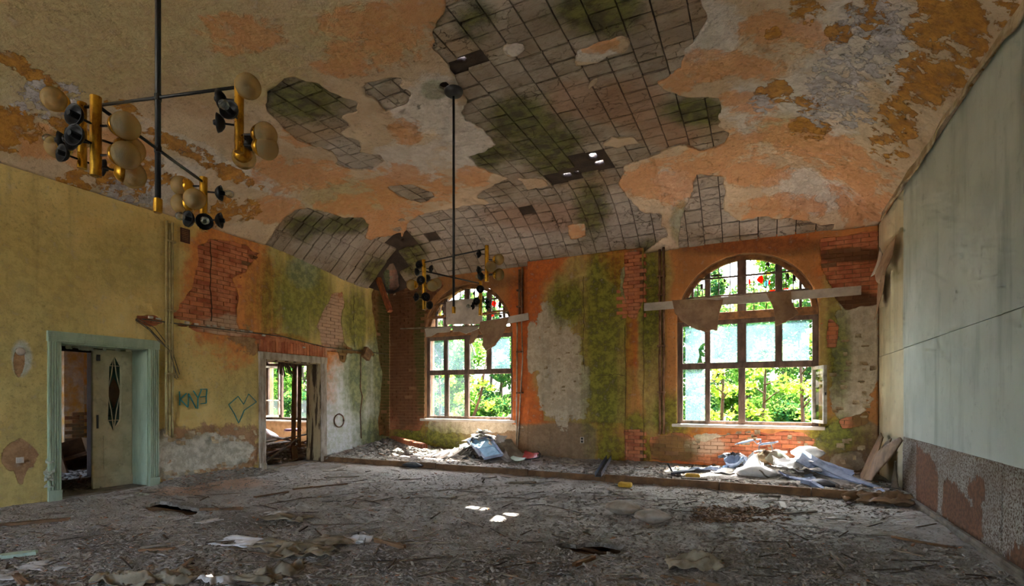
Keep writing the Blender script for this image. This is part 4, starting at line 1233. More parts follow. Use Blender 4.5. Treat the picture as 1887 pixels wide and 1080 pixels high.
def spec1(w, x0, x1, zt, ztr, za, xe, top):
    d, cl = M['pane_dusty'], M['pane_clear']
    for i in range(4):
        a, b = xe[i] + .05, xe[i + 1] - .05
        if i == 2:
            pane(w, a, b, 0, 0, cl, pts=[(a, ztr + .07), (a + .2, ztr + .07), (a + .1, ztr + .3), (a + .16, ztr + .5), (a, zt - .09)])
            pane(w, a, b, 0, 0, cl, pts=[(b - .2, ztr + .07), (b, ztr + .07), (b, ztr + .25)])
        else:
            pane(w, a, b, ztr + .065, zt - .09, d if i in (3,) else M['pane_mid'])
    pane(w, xe[0] + .05, xe[1] - .05, SILL + .08, ztr - .065, M['pane_mid'])
    pane(w, xe[1] + .05, xe[2] - .05, SILL + .08, ztr - .065, cl)
    for i, (mt, px, py, ww, hh) in enumerate([('glass_red', 911, 560, .14, .2), ('glass_dark', 921, 562, .1, .24), ('glass_yellow', 928, 556, .1, .2), ('glass_dark', 806, 573, .1, .2), ('glass_dark', 817, 570, .12, .2), ('glass_red', 908, 580, .1, .12), ('glass_dark', 922, 582, .12, .12), ('glass_dark', 873, 540, .1, .12), ('glass_yellow', 812, 580, .12, .14)]):
        p = on_y(px, py, YW); shard(w, p[0], p[2], ww, hh, M[mt], 90 + i)
    P = [(822, 598), (822, 557), (832, 553), (880, 550), (888, 560), (889, 597)]
    pane(w, 0, 0, 0, 0, M['board_white'], 'arch_infill', [(on_y(*p, YW - .08)[0], on_y(*p, YW - .08)[2]) for p in P]).location.y -= .08
    for k, (qa, qb) in enumerate((((786, 575), (812, 553)), ((812, 552), (850, 533)), ((858, 530), (900, 530)), ((905, 534), (940, 565)), ((783, 588), (820, 582)), ((890, 578), (944, 570)))):
        A = on_y(*qa, YW - .1); B = on_y(*qb, YW - .1)
        MB().beam(A, B, .04, .07, up=(0, 1, 0)).build('arch_lath', M['arch_wood'], w)
    A = on_y(866, 628, YW - .12); B = on_y(876, 655, YW - .12)
    MB().beam(A, B, .02, .07, up=(0, 1, 0)).build('hanging_strip', M['board_white'], w)

M['pane_mid'] = clear_glass('slightly dusty pane', (0.9, 0.98, 1.0, 1), 0.018, (0.62, 0.84, 0.92, 1))
ZTR = 2.17
window_2 = make_window(2, W2C, [(xw(1304), .11), (xw(1367), .17), (xw(1435), .13)], [(xw(1304), .10), (xw(1367), .13)], ZTR, 'arched window on the right with red glass shard and open casement', spec2)
window_1 = make_window(1, W1C, [(xw(822.5), .12), (xw(861.5), .15), (xw(902), .14)], [(xw(824), .12), (xw(861), .12)], ZTR, 'arched window on the left partly covered by torn board', spec1)

# ------------------------------------------------------------------ doors
def fluted(name, parent, lo, hi, along, mat, n=5):
    """casing board with raised flutes on its room face (+X)"""
    m = MB().box(lo, hi)
    x1 = hi[0]
    if along == 'z':
        w = hi[1] - lo[1]
        for i in range(n):
            a = lo[1] + w * (i + .18) / n; b = lo[1] + w * (i + .82) / n
            m.box((x1 - .001, a, lo[2] + .16), (x1 + .012, b, hi[2] - .005))
        m.box((x1 - .001, lo[1] - .006, lo[2]), (x1 + .022, hi[1] + .006, lo[2] + .15))
    else:
        w = hi[2] - lo[2]
        for i in range(n):
            a = lo[2] + w * (i + .18) / n; b = lo[2] + w * (i + .82) / n
            m.box((x1 - .001, lo[1] + .005, a), (x1 + .012, hi[1] - .005, b))
    return m.build(name, mat, parent)
def door_set(n, y0, y1, h, mat, label, jm):
    d = thing('door_%d' % n, label, None, (XL, (y0 + y1) / 2, 0), kind='structure')
    cw = 0.15
    fluted('casing', d, (XL - .01, y0 - cw, 0), (XL + .035, y0, h), 'z', mat)
    fluted('casing', d, (XL - .01, y1, 0), (XL + .035, y1 + cw, h), 'z', mat)
    fluted('casing', d, (XL - .01, y0 - cw - .01, h), (XL + .045, y1 + cw + .01, h + cw), 'y', mat)
    MB().box((XL - .44, y0 - .004, 0), (XL + .002, y0 + .02, h)).build('jamb_lining', jm, d)
    MB().box((XL - .44, y1 - .02, 0), (XL + .002, y1 + .004, h)).build('jamb_lining', jm, d)
    MB().box((XL - .44, y0 + .02, h - .02), (XL + .002, y1 - .02, h + .004)).build('head_lining', jm, d)
    o = MB().box((XL - .46, y0 + .02, -.02), (XL - .02, y1 - .02, .028)).build('threshold', M['wood_grey'], d)
    return d
door_1 = door_set(1, *DOOR[0], M['mint'], 'mint green doorway with cream door leaf and coloured glass', M['mint'])
door_2 = door_set(2, *DOOR[1], M['worn_white'], 'worn white doorway into the littered side room', M['peel'])

# leaf of the near door: flat boards, tall pointed light with leaded green and brown glass
LX = XL - 0.45
ly0, ly1, lz0, lz1 = DOOR[0][1] - .60, DOOR[0][1] - .02, 0.03, 2.29
GP = [tuple(on_x(px, py, LX)[1:]) for px, py in ((211.5, 656), (221.8, 675), (220.8, 774), (207.5, 794), (197, 774), (199.5, 675))]
leaf = skin('door_leaf', lines((ly0, ly1, .016)), lines((lz0, lz1, .016)), lambda U, V, d: (LX + d, U, V), lambda U, V: -sd_poly(U, V, GP), 0, M['cream_wood'], door_1, smooth=False)
sm = leaf.modifiers.new('solid', 'SOLIDIFY'); sm.thickness = .045; sm.offset = 0
gy0 = min(p[0] for p in GP); gy1 = max(p[0] for p in GP); gz0 = min(p[1] for p in GP); gz1 = max(p[1] for p in GP)
gc = (gy0 + gy1) / 2; gm = (gz0 + gz1) / 2 + .02
def xpoly(pts, x, th=.004):
    n = len(pts)
    vs = [(x, p[0], p[1]) for p in pts] + [(x - th, p[0], p[1]) for p in pts]
    return MB().add(vs, [tuple(range(n)), tuple(range(2 * n - 1, n - 1, -1))] + [(i, n + i, n + (i + 1) % n, (i + 1) % n) for i in range(n)])
xpoly(GP, LX - .006).build('green_glass', M['glass_green'], leaf)
dz = (gz1 - gz0) * .20
dia = [(gc, gm + dz), (gc + .1, gm), (gc, gm - dz * 1.1), (gc - .1, gm)]
xpoly(dia, LX + .002).build('brown_glass', M['glass_brown'], leaf)
def came(pts, r=.008):
    return MB().tube([(LX + .006, p[0], p[1]) for p in pts], r, 6).build('glazing_came', M['cream_wood'], leaf)
for s in (-1, 1):
    came([(gc, gz1), (gc + s * .035, gm + dz * 1.2), (gc + s * .1, gm), (gc + s * .04, gm - dz * 1.2), (gc, gz0)])
za_, zb_ = GP[1][1], GP[2][1]
came([(gy0, za_), (gy1, za_)]); came([(gy0, zb_), (gy1, zb_)])
came(GP + [GP[0]], .012)
def frame_ring(name, y0, y1, z0, z1, w=.03, x=LX + .022, mat=None, parent=leaf):
    m = MB()
    for a, b, c_, d_ in ((y0, y1, z0, z0 + w), (y0, y1, z1 - w, z1), (y0, y0 + w, z0 + w, z1 - w), (y1 - w, y1, z0 + w, z1 - w)):
        m.box((x, a, c_), (x + .014, b, d_))
    return m.build(name, mat or M['cream_wood'], parent)
frame_ring('panel_moulding', ly0 + .15, ly1 - .12, .33, .88)
MB().box((LX + .022, ly0 + .16, .36), (LX + .028, ly1 - .13, .85)).build('lower_panel', M['cream_wood'], leaf)
MB().box((LX + .022, ly0 + .05, 1.0), (LX + .028, ly0 + .08, 1.22)).build('lock_plate', M['iron'], leaf)
MB().box((LX + .02, ly0 - .004, .02), (LX + .04, ly1, .2)).build('kick_board', M['cream_wood'], leaf)
MB().box((LX + .02, ly0 + .05, 2.1), (LX + .035, ly0 + .1, 2.2)).build('bolt_plate', M['iron'], leaf)
# the other leaf stands open in the dark passage
MB().box((LX - .62, DOOR[0][0] + .03, .03), (LX - .02, DOOR[0][0] + .075, 2.29)).build('open_leaf', M['cream_wood'], door_1)

# ------------------------------------------------------------------ rooms behind the left wall
def plane_wall(name, lo, hi, mat, parent=None):
    o = MB().box(lo, hi).build(name, mat, parent)
    if parent is None:
        struct(o)
    return o
XO = XL - .43
# passage and yellow room behind the near door
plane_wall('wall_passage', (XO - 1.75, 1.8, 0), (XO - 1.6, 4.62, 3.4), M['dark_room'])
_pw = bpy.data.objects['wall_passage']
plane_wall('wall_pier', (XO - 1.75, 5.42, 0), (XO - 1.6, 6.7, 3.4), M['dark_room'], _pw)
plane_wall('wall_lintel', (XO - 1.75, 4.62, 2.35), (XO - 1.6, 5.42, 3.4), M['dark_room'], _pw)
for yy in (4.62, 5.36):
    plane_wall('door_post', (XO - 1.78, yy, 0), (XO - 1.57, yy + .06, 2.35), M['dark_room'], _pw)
plane_wall('wall_yellow', (-13.6, 2.2, 0), (-13.45, 6.7, 3.4), M['yellow_room'])
_yw = bpy.data.objects['wall_yellow']
plane_wall('wall_partition', (-14.9, 6.70, 0), (XO, 6.85, 3.6), M['grey_room'])
plane_wall('chimney_breast', (-13.45, 5.75, 0), (-13.2, 6.1, 3.4), M['yellow_room'], _yw)
plane_wall('wall_passage_end', (XO - 1.7, 1.7, 0), (XO, 1.85, 3.4), M['dark_room'])
plane_wall('wall_yellow_end', (-13.6, 2.1, 0), (XO - 1.6, 2.2, .9), M['yellow_room'])  # gap up to the head is an unseen opening added to light this room
plane_wall('wall_yellow_head', (-13.6, 2.1, 2.9), (XO - 1.6, 2.2, 3.4), M['yellow_room'])
# white tiles on the far wall of the yellow room, one by one
for i in range(6):
    for j in range(6):
        y0 = 6.12 + (i - 1) * .105 + .0; z0 = 1.15 + j * .105
        if (i, j) in ((2, 0), (3, 0), (2, 1)) or y0 > 6.62:
            continue
        MB().box((-13.46, y0, z0), (-13.435, y0 + .098, z0 + .098)).build('wall_tile', M['tile_white'], _yw)
for j in range(14):
    for i in range(3):
        y0 = 5.76 + .26 * i + (.13 if j % 2 else 0); z0 = .1 + j * .078; y1 = y0 + .25
        if y1 > 6.68:
            continue
        if y0 < 6.1 < y1:
            y1 = 6.1
        xf = -13.2 if y1 <= 6.1 else -13.45
        mesh_obj('brick', [(xf - .01, y0, z0), (xf - .01, y1, z0), (xf - .01, y1, z0 + .071), (xf - .01, y0, z0 + .071), (xf + .012, y0, z0), (xf + .012, y1, z0), (xf + .012, y1, z0 + .071), (xf + .012, y0, z0 + .071)], BOXF, M['brick'], _yw)
# littered side room behind the far door, its window in the same outer wall
rx0, rx1, rz0, rz1 = -14.35, -11.75, 0.80, 3.15
wall_side = struct(skin('wall_side_back', lines((-15.2, rx0, .2), (rx0, rx1, .2), (rx1, XL + .0, .2)), lines((0, rz0, .2), (rz0, rz1, .2), (rz1, 3.8, .2)), wallB, lambda U, V: -sd_poly(U, V, rect(rx0, rx1, rz0, rz1)), 0.4, M['grey_room'], smooth=False))
plane_wall('wall_side_left', (-15.2, 6.8, 0), (-15.0, YB, 3.8), M['grey_room'])
struct(MB().box((-15.2, 1.7, 3.4), (XO + .05, YB + .3, 3.6)).build('ceiling_side', M['grey_room']))
struct(skin('floor_side', lines((-15.2, XO + .02, .1)), lines((1.7, YB, .1)), lambda U, V, d: (U, V, d), None, 0, M['floor'], None, lambda U, V: {'w_dark': np.full(U.shape, -1.), 'w_white': np.full(U.shape, -1.), 'w_orange': np.full(U.shape, -1.)}, disp=lambda U, V: fbm(U * 4, V * 4, 2, 3) * .02))
w3 = thing('window_3', 'tall wooden window seen through the worn white doorway', None, ((rx0 + rx1) / 2, YB + .15, rz0), kind='structure')
for a, b, c_, d_ in ((rx0, rx0 + .09, rz0, rz1), (rx1 - .09, rx1, rz0, rz1), (rx0, rx1, rz0, rz0 + .08), (rx0, rx1, rz1 - .08, rz1), (rx0, rx1, 2.48, 2.60)):
    bar(w3, 'frame_member', a, b, c_, d_, M['win_frame'], YB + .12, YB + .19)
for f in (.25, .5, .75):
    mx = rx0 + (rx1 - rx0) * f
    bar(w3, 'mullion', mx - .06, mx + .06, rz0 + .08, rz1 - .08, M['win_frame'], YB + .115, YB + .195)
bar(w3, 'sill', rx0 - .1, rx1 + .1, rz0 - .05, rz0, M['board_white'], YB - .12, YB + .3)
for i in (0, 2, 3):
    mx = rx0 + (rx1 - rx0) * i / 4
    flat_poly([(mx + .06, rz0 + .08), (mx + .59, rz0 + .08), (mx + .59, rz0 + .62), (mx + .06, rz0 + .62)], YB + .15).build('pane', M['pane_mid'], w3)
m = MB()
m.box((rx0 + .62, YB - .5, rz0 + .1), (rx0 + .67, YB + .1, rz0 + .16)).box((rx0 + .62, YB - .5, 2.42), (rx0 + .67, YB + .1, 2.48)).box((rx0 + .62, YB - .5, rz0 + .1), (rx0 + .67, YB - .44, 2.48)).box((rx0 + .62, YB + .04, rz0 + .1), (rx0 + .67, YB + .1, 2.48)).box((rx0 + .62, YB - .5, 1.4), (rx0 + .67, YB + .1, 1.44))
m.build('open_casement', M['win_frame_pale'], w3)

# ------------------------------------------------------------------ outside
struct(skin('ground_outside', lines((-60, 40, 1.5)), lines((YB + .5, 70, 1.5)), lambda U, V, d: (U, V, d - 0.5), None, 0, M['ground'], smooth=True, disp=lambda U, V: fbm(U * .2, V * .2, 1, 3) * .5 + 0.02 * np.clip(V - 14, 0, 50)))
def leaf_cloud(centers, n, size, seed):
    r = np.random.default_rng(seed)
    C = np.array([c[:3] for c in centers], float); R = np.array([c[3] for c in centers], float)
    k = r.choice(len(C), n, p=(R ** 2) / (R ** 2).sum())
    d = r.normal(size=(n, 3)); d /= np.linalg.norm(d, axis=1)[:, None]
    p = C[k] + d * (R[k] * r.uniform(.55, 1.05, n))[:, None] * np.array([1, 1, .8])
    a = r.normal(size=(n, 3)); a[:, 2] *= .5; a /= np.linalg.norm(a, axis=1)[:, None]
    b = np.cross(a, r.normal(size=(n, 3))); b /= np.linalg.norm(b, axis=1)[:, None]
    s = (size * r.uniform(.6, 1.3, n))[:, None]
    v = np.stack([p - a * s * .5, p + b * s * .32 + a * s * .05, p + a * s * .55, p - b * s * .32 + a * s * .05], 1).reshape(-1, 3)
    f = np.arange(4 * n).reshape(n, 4)
    return v, f
def tree(x, y, h, cr, leafmat, label, seed, group, size=.16, n=3600, low=.25, lean=0.0, name='forest_tree', trunk_r=.13):
    r = random.Random(seed)
    z0 = -0.45
    t = thing(name, label, 'tree', (x, y, z0), group)
    pts = [(x, y, z0)]
    for i in range(1, 7):
        f = i / 6
        pts.append((x + lean * f * h * .3 + r.uniform(-.08, .08), y + r.uniform(-.08, .08), z0 + h * .92 * f))
    tr = MB().tube(pts, [trunk_r * (1 - .75 * i / 6) for i in range(7)], 7).build('trunk', M['bark'], t, smooth=True)
    cs = []
    for i in range(9):
        f = low + (1 - low) * (i + .5) / 9
        b = Vector(pts[min(6, int(f * 6))])
        a = r.uniform(0, 6.28); q = cr * r.uniform(.35, .8) * (1.1 - .45 * f)
        e = Vector((x + lean * f * h * .3 + math.cos(a) * q, y + math.sin(a) * q, z0 + h * (f + .08)))
        MB().tube([b, (b + e) / 2 + Vector((0, 0, -.1)), e], [.05, .035, .015], 5).build('branch', M['bark'], t, smooth=True)
        cs.append((e.x, e.y, e.z, cr * r.uniform(.4, .62)))
    cs.append((pts[6][0], pts[6][1], pts[6][2], cr * .5))
    v, f = leaf_cloud(cs, n, size, seed)
    o = mesh_obj('foliage', v, f, leafmat, t); o['kind'] = 'stuff'
    return t
rt = random.Random(44); ti = 0
TONE = {'leaf_mid': 'mid green', 'leaf_dark': 'dark green', 'leaf_light': 'yellow-green'}
def in_view(x, y, px0, px1):
    f = -x * SN + y * CS; r = x * CS + y * SN
    px = CX + r / f * F_PX
    m = 2.0 / f * F_PX
    return px0 - m < px < px1 + m
SPOTS = []
for ri, (Y, h, row) in enumerate(((17.6, 4.4, 'nearest'), (21.8, 5.6, 'second'), (26.2, 6.9, 'third'), (30.8, 8.0, 'farthest'))):
    for (a_, b_, where) in ((783, 942, 'left arched window'), (1245, 1512, 'right arched window'), (488, 560, 'side room window')):
        d_ = ray((a_ + b_) / 2, HY); xc = d_[0] / d_[1] * Y
        for k in range(-3, 4):
            x = xc + (k + .5 * (ri % 2)) * 3.5
            if not in_view(x, Y, a_, b_) or any(math.hypot(x - q[0], Y - q[1]) < 3.4 for q in SPOTS):
                continue
            SPOTS.append((x, Y))
            lm = ['leaf_mid', 'leaf_dark', 'leaf_mid', 'leaf_dark'][ri] if rt.random() < .75 else rt.choice(['leaf_light', 'leaf_mid', 'leaf_dark'])
            ti += 1
            tree(x, Y + rt.uniform(-.15, .15), h * rt.uniform(.9, 1.12), 1.3, M[lm], '%s tree in the %s row outside the %s' % (TONE[lm], row, where), 300 + ti, '%s trees, %s row, %s' % (TONE[lm], row, where), size=.15 + .02 * ri, n=4200, low=.08)
def bush(x, y, r_, h, label, seed, group):
    t = thing('hazel_bush', label, 'bush', (x, y, -.5), group)
    q = random.Random(seed); cs = []
    for k in range(7):
        a = q.uniform(0, 6.28); e_ = Vector((x + math.cos(a) * r_ * .55, y + math.sin(a) * r_ * .4, -.4 + h * q.uniform(.35, .95)))
        MB().tube([(x, y, -.5), (x + (e_.x - x) * .4, y + (e_.y - y) * .4, e_.z * .5), e_], [.03, .02, .008], 5).build('stem', M['bark'], t, smooth=True)
        cs.append((e_.x, e_.y, e_.z, r_ * q.uniform(.4, .55)))
    v, f = leaf_cloud(cs, 1500, .13, seed)
    o = mesh_obj('foliage', v, f, M['leaf_dark'] if seed % 2 else M['leaf_mid'], t); o['kind'] = 'stuff'
for (a_, b_, where) in ((783, 942, 'left arched window'), (1245, 1512, 'right arched window'), (488, 560, 'side room window')):
    xa, xb = on_y(a_ - 10, HY, 15.9)[0], on_y(b_ + 10, HY, 15.9)[0]
    n_ = max(2, int(round((xb - xa) / 1.55)))
    for k in range(n_):
        bush(xa + (xb - xa) * (k + .5) / n_, 15.9, .72, 1.9 + .4 * (k % 2), 'low hazel bush outside just below the %s' % where, 700 + k + int(a_), 'hazel bushes below the %s' % where)
struct(skin('bounce_ground_front', lines((-60, 50, 2.0)), lines((-60, YF - .4, 2.0)), lambda U, V, d: (U, V, d - 0.5), None, 0, M['gravel'], smooth=True))  # unseen gravel ground added behind the camera to bounce light onto the ceiling
def sapling(px, py, y, h, lean, label, seed, n=320, size=.14):
    p = on_y(px, py, y)
    r = random.Random(seed); x = p[0]
    t = thing('maple_sapling', label, 'tree', (x, y, -.4), 'young maples close to the windows')
    pts = [(x, y, -.4), (x + lean * .15, y, .7), (x + lean * .5, y + .05, 1.6), (x + lean * .8, y, h)]
    MB().tube(pts, [.06, .05, .04, .015], 7).build('trunk', M['bark'], t, smooth=True)
    cs = []
    for i in range(7):
        f = .35 + .65 * i / 7
        b = Vector(pts[1]).lerp(Vector(pts[3]), (i + 1) / 8)
        a = r.uniform(0, 6.28); q = r.uniform(.35, .7)
        e = b + Vector((math.cos(a) * q, math.sin(a) * q * .6, r.uniform(-.1, .4)))
        MB().tube([b, (b + e) / 2 + Vector((0, 0, .08)), e], [.022, .015, .006], 5).build('branch', M['bark'], t, smooth=True)
        cs.append((e.x, e.y, e.z, r.uniform(.2, .3)))
    v, f = leaf_cloud(cs, n, size, seed)
    o = mesh_obj('foliage', v, f, M['leaf_light'], t); o['kind'] = 'stuff'
sapling(862, 760, 14.2, 3.0, .9, 'slanting maple sapling just outside the left arched window', 1)
sapling(812, 760, 14.6, 2.6, -.1, 'small yellow-green maple low behind the left window panes', 2)
sapling(1328, 760, 14.6, 2.2, .1, 'low yellow-green maple behind the open middle of the right window', 3)
sapling(1482, 760, 14.4, 2.9, -.1, 'thin-stemmed maple outside beside the open casement', 4)
sapling(1405, 760, 14.9, 2.5, .1, 'yellow-green maple farther back in the middle of the right window', 5)

# ------------------------------------------------------------------ chandeliers
def cam_pt(base, right, fwd, up):
    """offset from a point along the directions right / away / up as seen from where the photo was taken"""
    return Vector((base[0] + right * CS - fwd * SN, base[1] + right * SN + fwd * CS, base[2] + up))
DISH = [(0.0, .0), (.018, .0), (.030, .006), (.046, .020), (.056, .040), (.053, .041), (.043, .024), (.028, .011), (.012, .008), (0, .008)]
SOCK = [(0, .012), (.017, .012), (.017, .055), (.013, .062), (0, .062)]
def globe_prof(r, ax=.93):
    return [(max(1e-4, r * math.sin(a)), r * ax * (1 - math.cos(a)) + .012) for a in np.linspace(.32, math.pi, 15)]
def add_lamp(tube, tb, axis_pos, target, kind):
    """short arm from the brass tube, dish, socket and globe or bulb; all sub-parts of the tube"""
    a = Vector(axis_pos); d = Vector(target) - a; d.normalize()
    L = .075
    b = a + d * L
    MB().tube([a, b], .006, 6).build('lamp_arm', M['iron'], tube)
    MB().lathe(DISH, b, d, 18).build('dish', M['brass'] if kind == 'globe' else M['black'], tube, smooth=True)
    if kind == 'globe':
        o = MB().lathe(globe_prof(.070), b + d * .006, d, 24).build('glass_globe', M['globe'], tube, smooth=True)
        MB().lathe(SOCK, b, d, 10).build('socket', M['black'], tube)
    else:
        MB().lathe(SOCK, b, d, 10).build('socket', M['black'], tube)
        if kind == 'bulb':
            MB().lathe([(max(1e-4, .028 * math.sin(t)) if t > .5 else .013, .062 + .03 * (1 - math.cos(t))) for t in np.linspace(.3, math.pi, 9)], b, d, 12).build('bulb', M['bulb_glass'], tube, smooth=True)
def chandelier(px, t, bottom_py, arms, clusters, label):
    p = at_t(px, HY, t); x, y = p[0], p[1]
    c = thing('chandelier', label, 'chandelier', (x, y, CEIL))
    zb = CAM_Z + (HY - bottom_py) / F_PX * t
    MB().tube([(x, y, CEIL - .05), (x, y, zb + .06)], .0165, 12).build('stem', M['iron'], c, smooth=True)
    MB().lathe([(.0, 0), (.10, 0), (.125, -.02), (.125, -.05), (.11, -.075), (.05, -.10), (.02, -.105), (0, -.105)], (x, y, CEIL + .012), (0, 0, 1), 24).build('ceiling_rose', M['iron'], c, smooth=True)
    MB().lathe([(0, .085), (.02, .085), (.025, .08), (.025, .0), (.02, -.005), (0, -.005)], (x, y, zb), (0, 0, 1), 14).build('stem_finial', M['brass'], c)
    for (z, dx, dy) in arms:
        a = cam_pt((x, y, z), -dx, -dy, 0); b = cam_pt((x, y, z), dx, dy, 0)
        MB().tube([a, b], .0095, 8).build('cross_arm', M['iron'], c, smooth=True)
        MB().lathe([(.0, -.02), (.02, -.02), (.02, .02), (0, .02)], (x, y, z), (0, 0, 1), 12).build('arm_collar', M['iron'], c)
    for (dx, dy, z0, z1, lamps) in clusters:
        q = cam_pt((x, y, 0), dx, dy, 0)
        qt = t + dy; qpx = CX + (dx + (px - CX) / F_PX * t) / qt * F_PX
        tb = MB().tube([(q.x, q.y, z0), (q.x, q.y, z1)], .026, 28).build('brass_tube', M['brass'], c, smooth=False)
        for (lx, ly, dep, kind) in lamps:
            # lamp end given by its place in the picture; dep = -1 towards the viewer, +1 away
            zz = CAM_Z + (HY - ly) / F_PX * qt
            rt = (lx - qpx) / F_PX * qt
            rad = .135
            rt = max(-rad, min(rad, rt)); fw = dep * math.sqrt(max(0.0, rad * rad - rt * rt))
            e = cam_pt((q.x, q.y, zz), rt, fw, 0)
            az = min(max(zz, z0 + .05), z1 - .04)
            add_lamp(tb, c, (q.x, q.y, az), (e.x, e.y, zz + (0 if az == zz else (zz - az) * .3)), kind)
    return c
T1, T2 = 3.20, 6.94
chandelier(291, T1, 391, [(3.355, .56, -.11), (3.035, -.01, .49)],
    [(.56, -.11, 2.965, 3.385, [(470, 180, -1, 'globe'), (492, 248, -.3, 'globe'), (428, 268, 1, 'globe'), (482, 268, 1, 'globe'), (405, 185, -.2, 'dish'), (404, 232, -.6, 'dish'), (441, 222, -1, 'bulb'), (440, 245, .6, 'dish')]),
     (-.56, .11, 2.965, 3.385, [(140, 208, -1, 'globe'), (87, 272, -.2, 'globe'), (118, 266, -.8, 'bulb'), (137, 296, -1, 'dish'), (165, 297, .5, 'dish'), (125, 235, 1, 'globe')]),
     (.01, -.49, 2.66, 3.075, [(237, 232, -.6, 'globe'), (237, 286, -.6, 'globe'), (166, 232, -1, 'dish'), (168, 268, -1, 'dish'), (205, 305, .8, 'globe'), (145, 265, -.4, 'dish'), (205, 255, 1, 'globe')]),
     (-.01, .49, 2.69, 3.07, [(337, 343, -.7, 'globe'), (336, 376, -.7, 'globe'), (382, 382, -1, 'globe'), (395, 353, .2, 'bulb'), (336, 404, .3, 'dish'), (402, 404, .3, 'dish'), (360, 412, -1, 'bulb'), (388, 415, -.6, 'bulb')])],
    'near chandelier, larger one hanging at upper left with many amber globes')
chandelier(836, T2, 577, [(3.40, .46, -.34), (3.11, .335, .36)],
    [(.46, -.34, 2.98, 3.44, [(916, 479, -.6, 'globe'), (904, 497, -1, 'globe'), (930, 505, -.3, 'globe'), (918, 507, .8, 'globe'), (886, 469, -.2, 'dish'), (881, 497, .4, 'dish'), (884, 506, .8, 'bulb')]),
     (-.46, .34, 2.98, 3.44, [(773, 491, -1, 'dish'), (792, 494, .4, 'dish'), (766, 500, .6, 'dish'), (785, 510, 1, 'dish')]),
     (-.335, -.36, 2.62, 3.15, [(752, 525, -.1, 'globe'), (800, 522, .3, 'globe'), (793, 530, -.6, 'globe'), (778, 520, -1, 'dish'), (767, 549, -.8, 'dish'), (787, 550, -.8, 'dish'), (752, 548, .2, 'dish'), (790, 560, .9, 'dish')]),
     (.335, .36, 2.66, 3.14, [(886, 536, -1, 'dish'), (878, 558, -1, 'dish'), (897, 557, -.2, 'dish'), (862, 564, -.1, 'bulb'), (903, 566, .2, 'bulb'), (885, 548, .8, 'dish')])],
    'far chandelier on long black stem hanging before the left arched window')

# ------------------------------------------------------------------ pipes, wires and fittings on the walls
def vpipe(name, parent, x, y, z0, z1, r, mat, wob=0.0, seed=0):
    rr_ = random.Random(seed); n = 8
    return MB().tube([(x + rr_.uniform(-wob, wob), y + rr_.uniform(-wob, wob), z0 + (z1 - z0) * i / n) for i in range(n + 1)], r, 8).build(name, mat, parent, smooth=True)
g = thing('conduit_bundle', 'pale painted pipes running up the yellow wall beside the near doorway', 'pipes', on_x(312, 800) + np.array([.04, 0, 0]))
zt_ = 4.55
for k, px in enumerate((306, 311.5, 317)):
    q = on_x(px, 700, XL + .04); vpipe('pipe', g, XL + .05, q[1], on_x(312, 800)[2] - .03 * k, zt_ - .03 * (k % 2), .020, M['pipe'], .003, k)
for z in (1.9, 3.0, 4.2):
    ya, yb = on_x(303, 700)[1], on_x(320, 700)[1]
    MB().box((XL + .0, ya, z), (XL + .078, yb, z + .03)).build('pipe_clamp', M['pipe'], g)
def back_pipes(pxs, top_py, bot_py, label, seed):
    q0 = on_y(pxs[0], bot_py, YB - .06)
    g = thing('heating_pipe_pair', label, 'pipes', q0)
    for k, px in enumerate(pxs):
        q = on_y(px, 650, YB - .06)
        vpipe('pipe', g, q[0], YB - .06, on_y(px, bot_py, YB - .06)[2], on_y(px, top_py, YB - .06)[2] + (.05 if k else 0), .028, M['pipe_rust'], .006, seed + k)
    for z in (1.6, 2.6, 3.7, 4.1):
        MB().box((on_y(pxs[0], 650)[0] - .04, YB - .10, z), (on_y(pxs[-1], 650)[0] + .04, YB - .0, z + .035)).build('pipe_clamp', M['pipe_rust'], g)
    return g
gp = back_pipes((957, 962), 497, 588, 'short rusty pipes on orange wall above white board end by left window', 1)
back_pipes((1216, 1223), 460, 800, 'long rusty pipes between green streaked pilaster and right window', 5)
for px0, py0, px1, py1, px2, py2, nm in ((953, 592, 952, 760, 951, 858, 'straight thin pale pipe right of the left window'), (961, 592, 963, 660, 953, 836, 'bent thin pale pipe leaning right of the left window')):
    P = [on_y(px0, py0, YB - .03), on_y(px1, py1, YB - .05), on_y(px2, py2, YB - .03)]
    tag(MB().tube(P, .016, 7).build('thin_pipe', M['win_frame_pale'], smooth=True, origin=P[2]), nm, 'pipe')

wires = [[(250, 588), (275, 605), (300, 632), (316, 660), (328, 697)], [(250, 590), (280, 612), (305, 638), (314, 665), (322, 697)], [(252, 587), (285, 604), (303, 628), (318, 650), (331, 690)], [(268, 600), (292, 628), (312, 645), (320, 672), (325, 699)]]
for k, wv in enumerate(wires):
    P = [on_x(a, b, XL + .03 + .012 * k) for a, b in wv]
    tag(MB().tube(P, .007, 5).build('loose_cable', M['cable'], smooth=True, origin=P[0]), 'loose grey cable hanging across the yellow wall over the conduit bundle', 'cable', 'loose cables by the conduit bundle')
P = [on_x(a, b, XL + .012) for a, b in ((262, 588), (330, 597), (430, 609), (520, 620), (600, 640), (690, 650), (716, 653))]
cb = tag(MB().tube(P, .012, 6).build('surface_cable', M['cable'], smooth=True, origin=P[0]), 'cable run along the broken brick strip on the left wall', 'cable')
for k, (a, b) in enumerate(((278, 585), (292, 587), (345, 595), (362, 597), (384, 600), (396, 601), (410, 604), (428, 607), (447, 609), (462, 611), (486, 618), (560, 640))):
    p = on_x(a, b, XL + .02); rr_ = random.Random(k)
    MB().box((p[0] - .02, p[1] - .035, p[2] - .018), (p[0] + .012, p[1] + .035, p[2] + rr_.uniform(.005, .025))).build('plaster_clip', M['board_white'], cb)
p = on_x(676, 652, XL + .06)
Mx = Matrix.Translation(Vector(p)) @ Matrix.Rotation(math.radians(-28), 4, 'X')
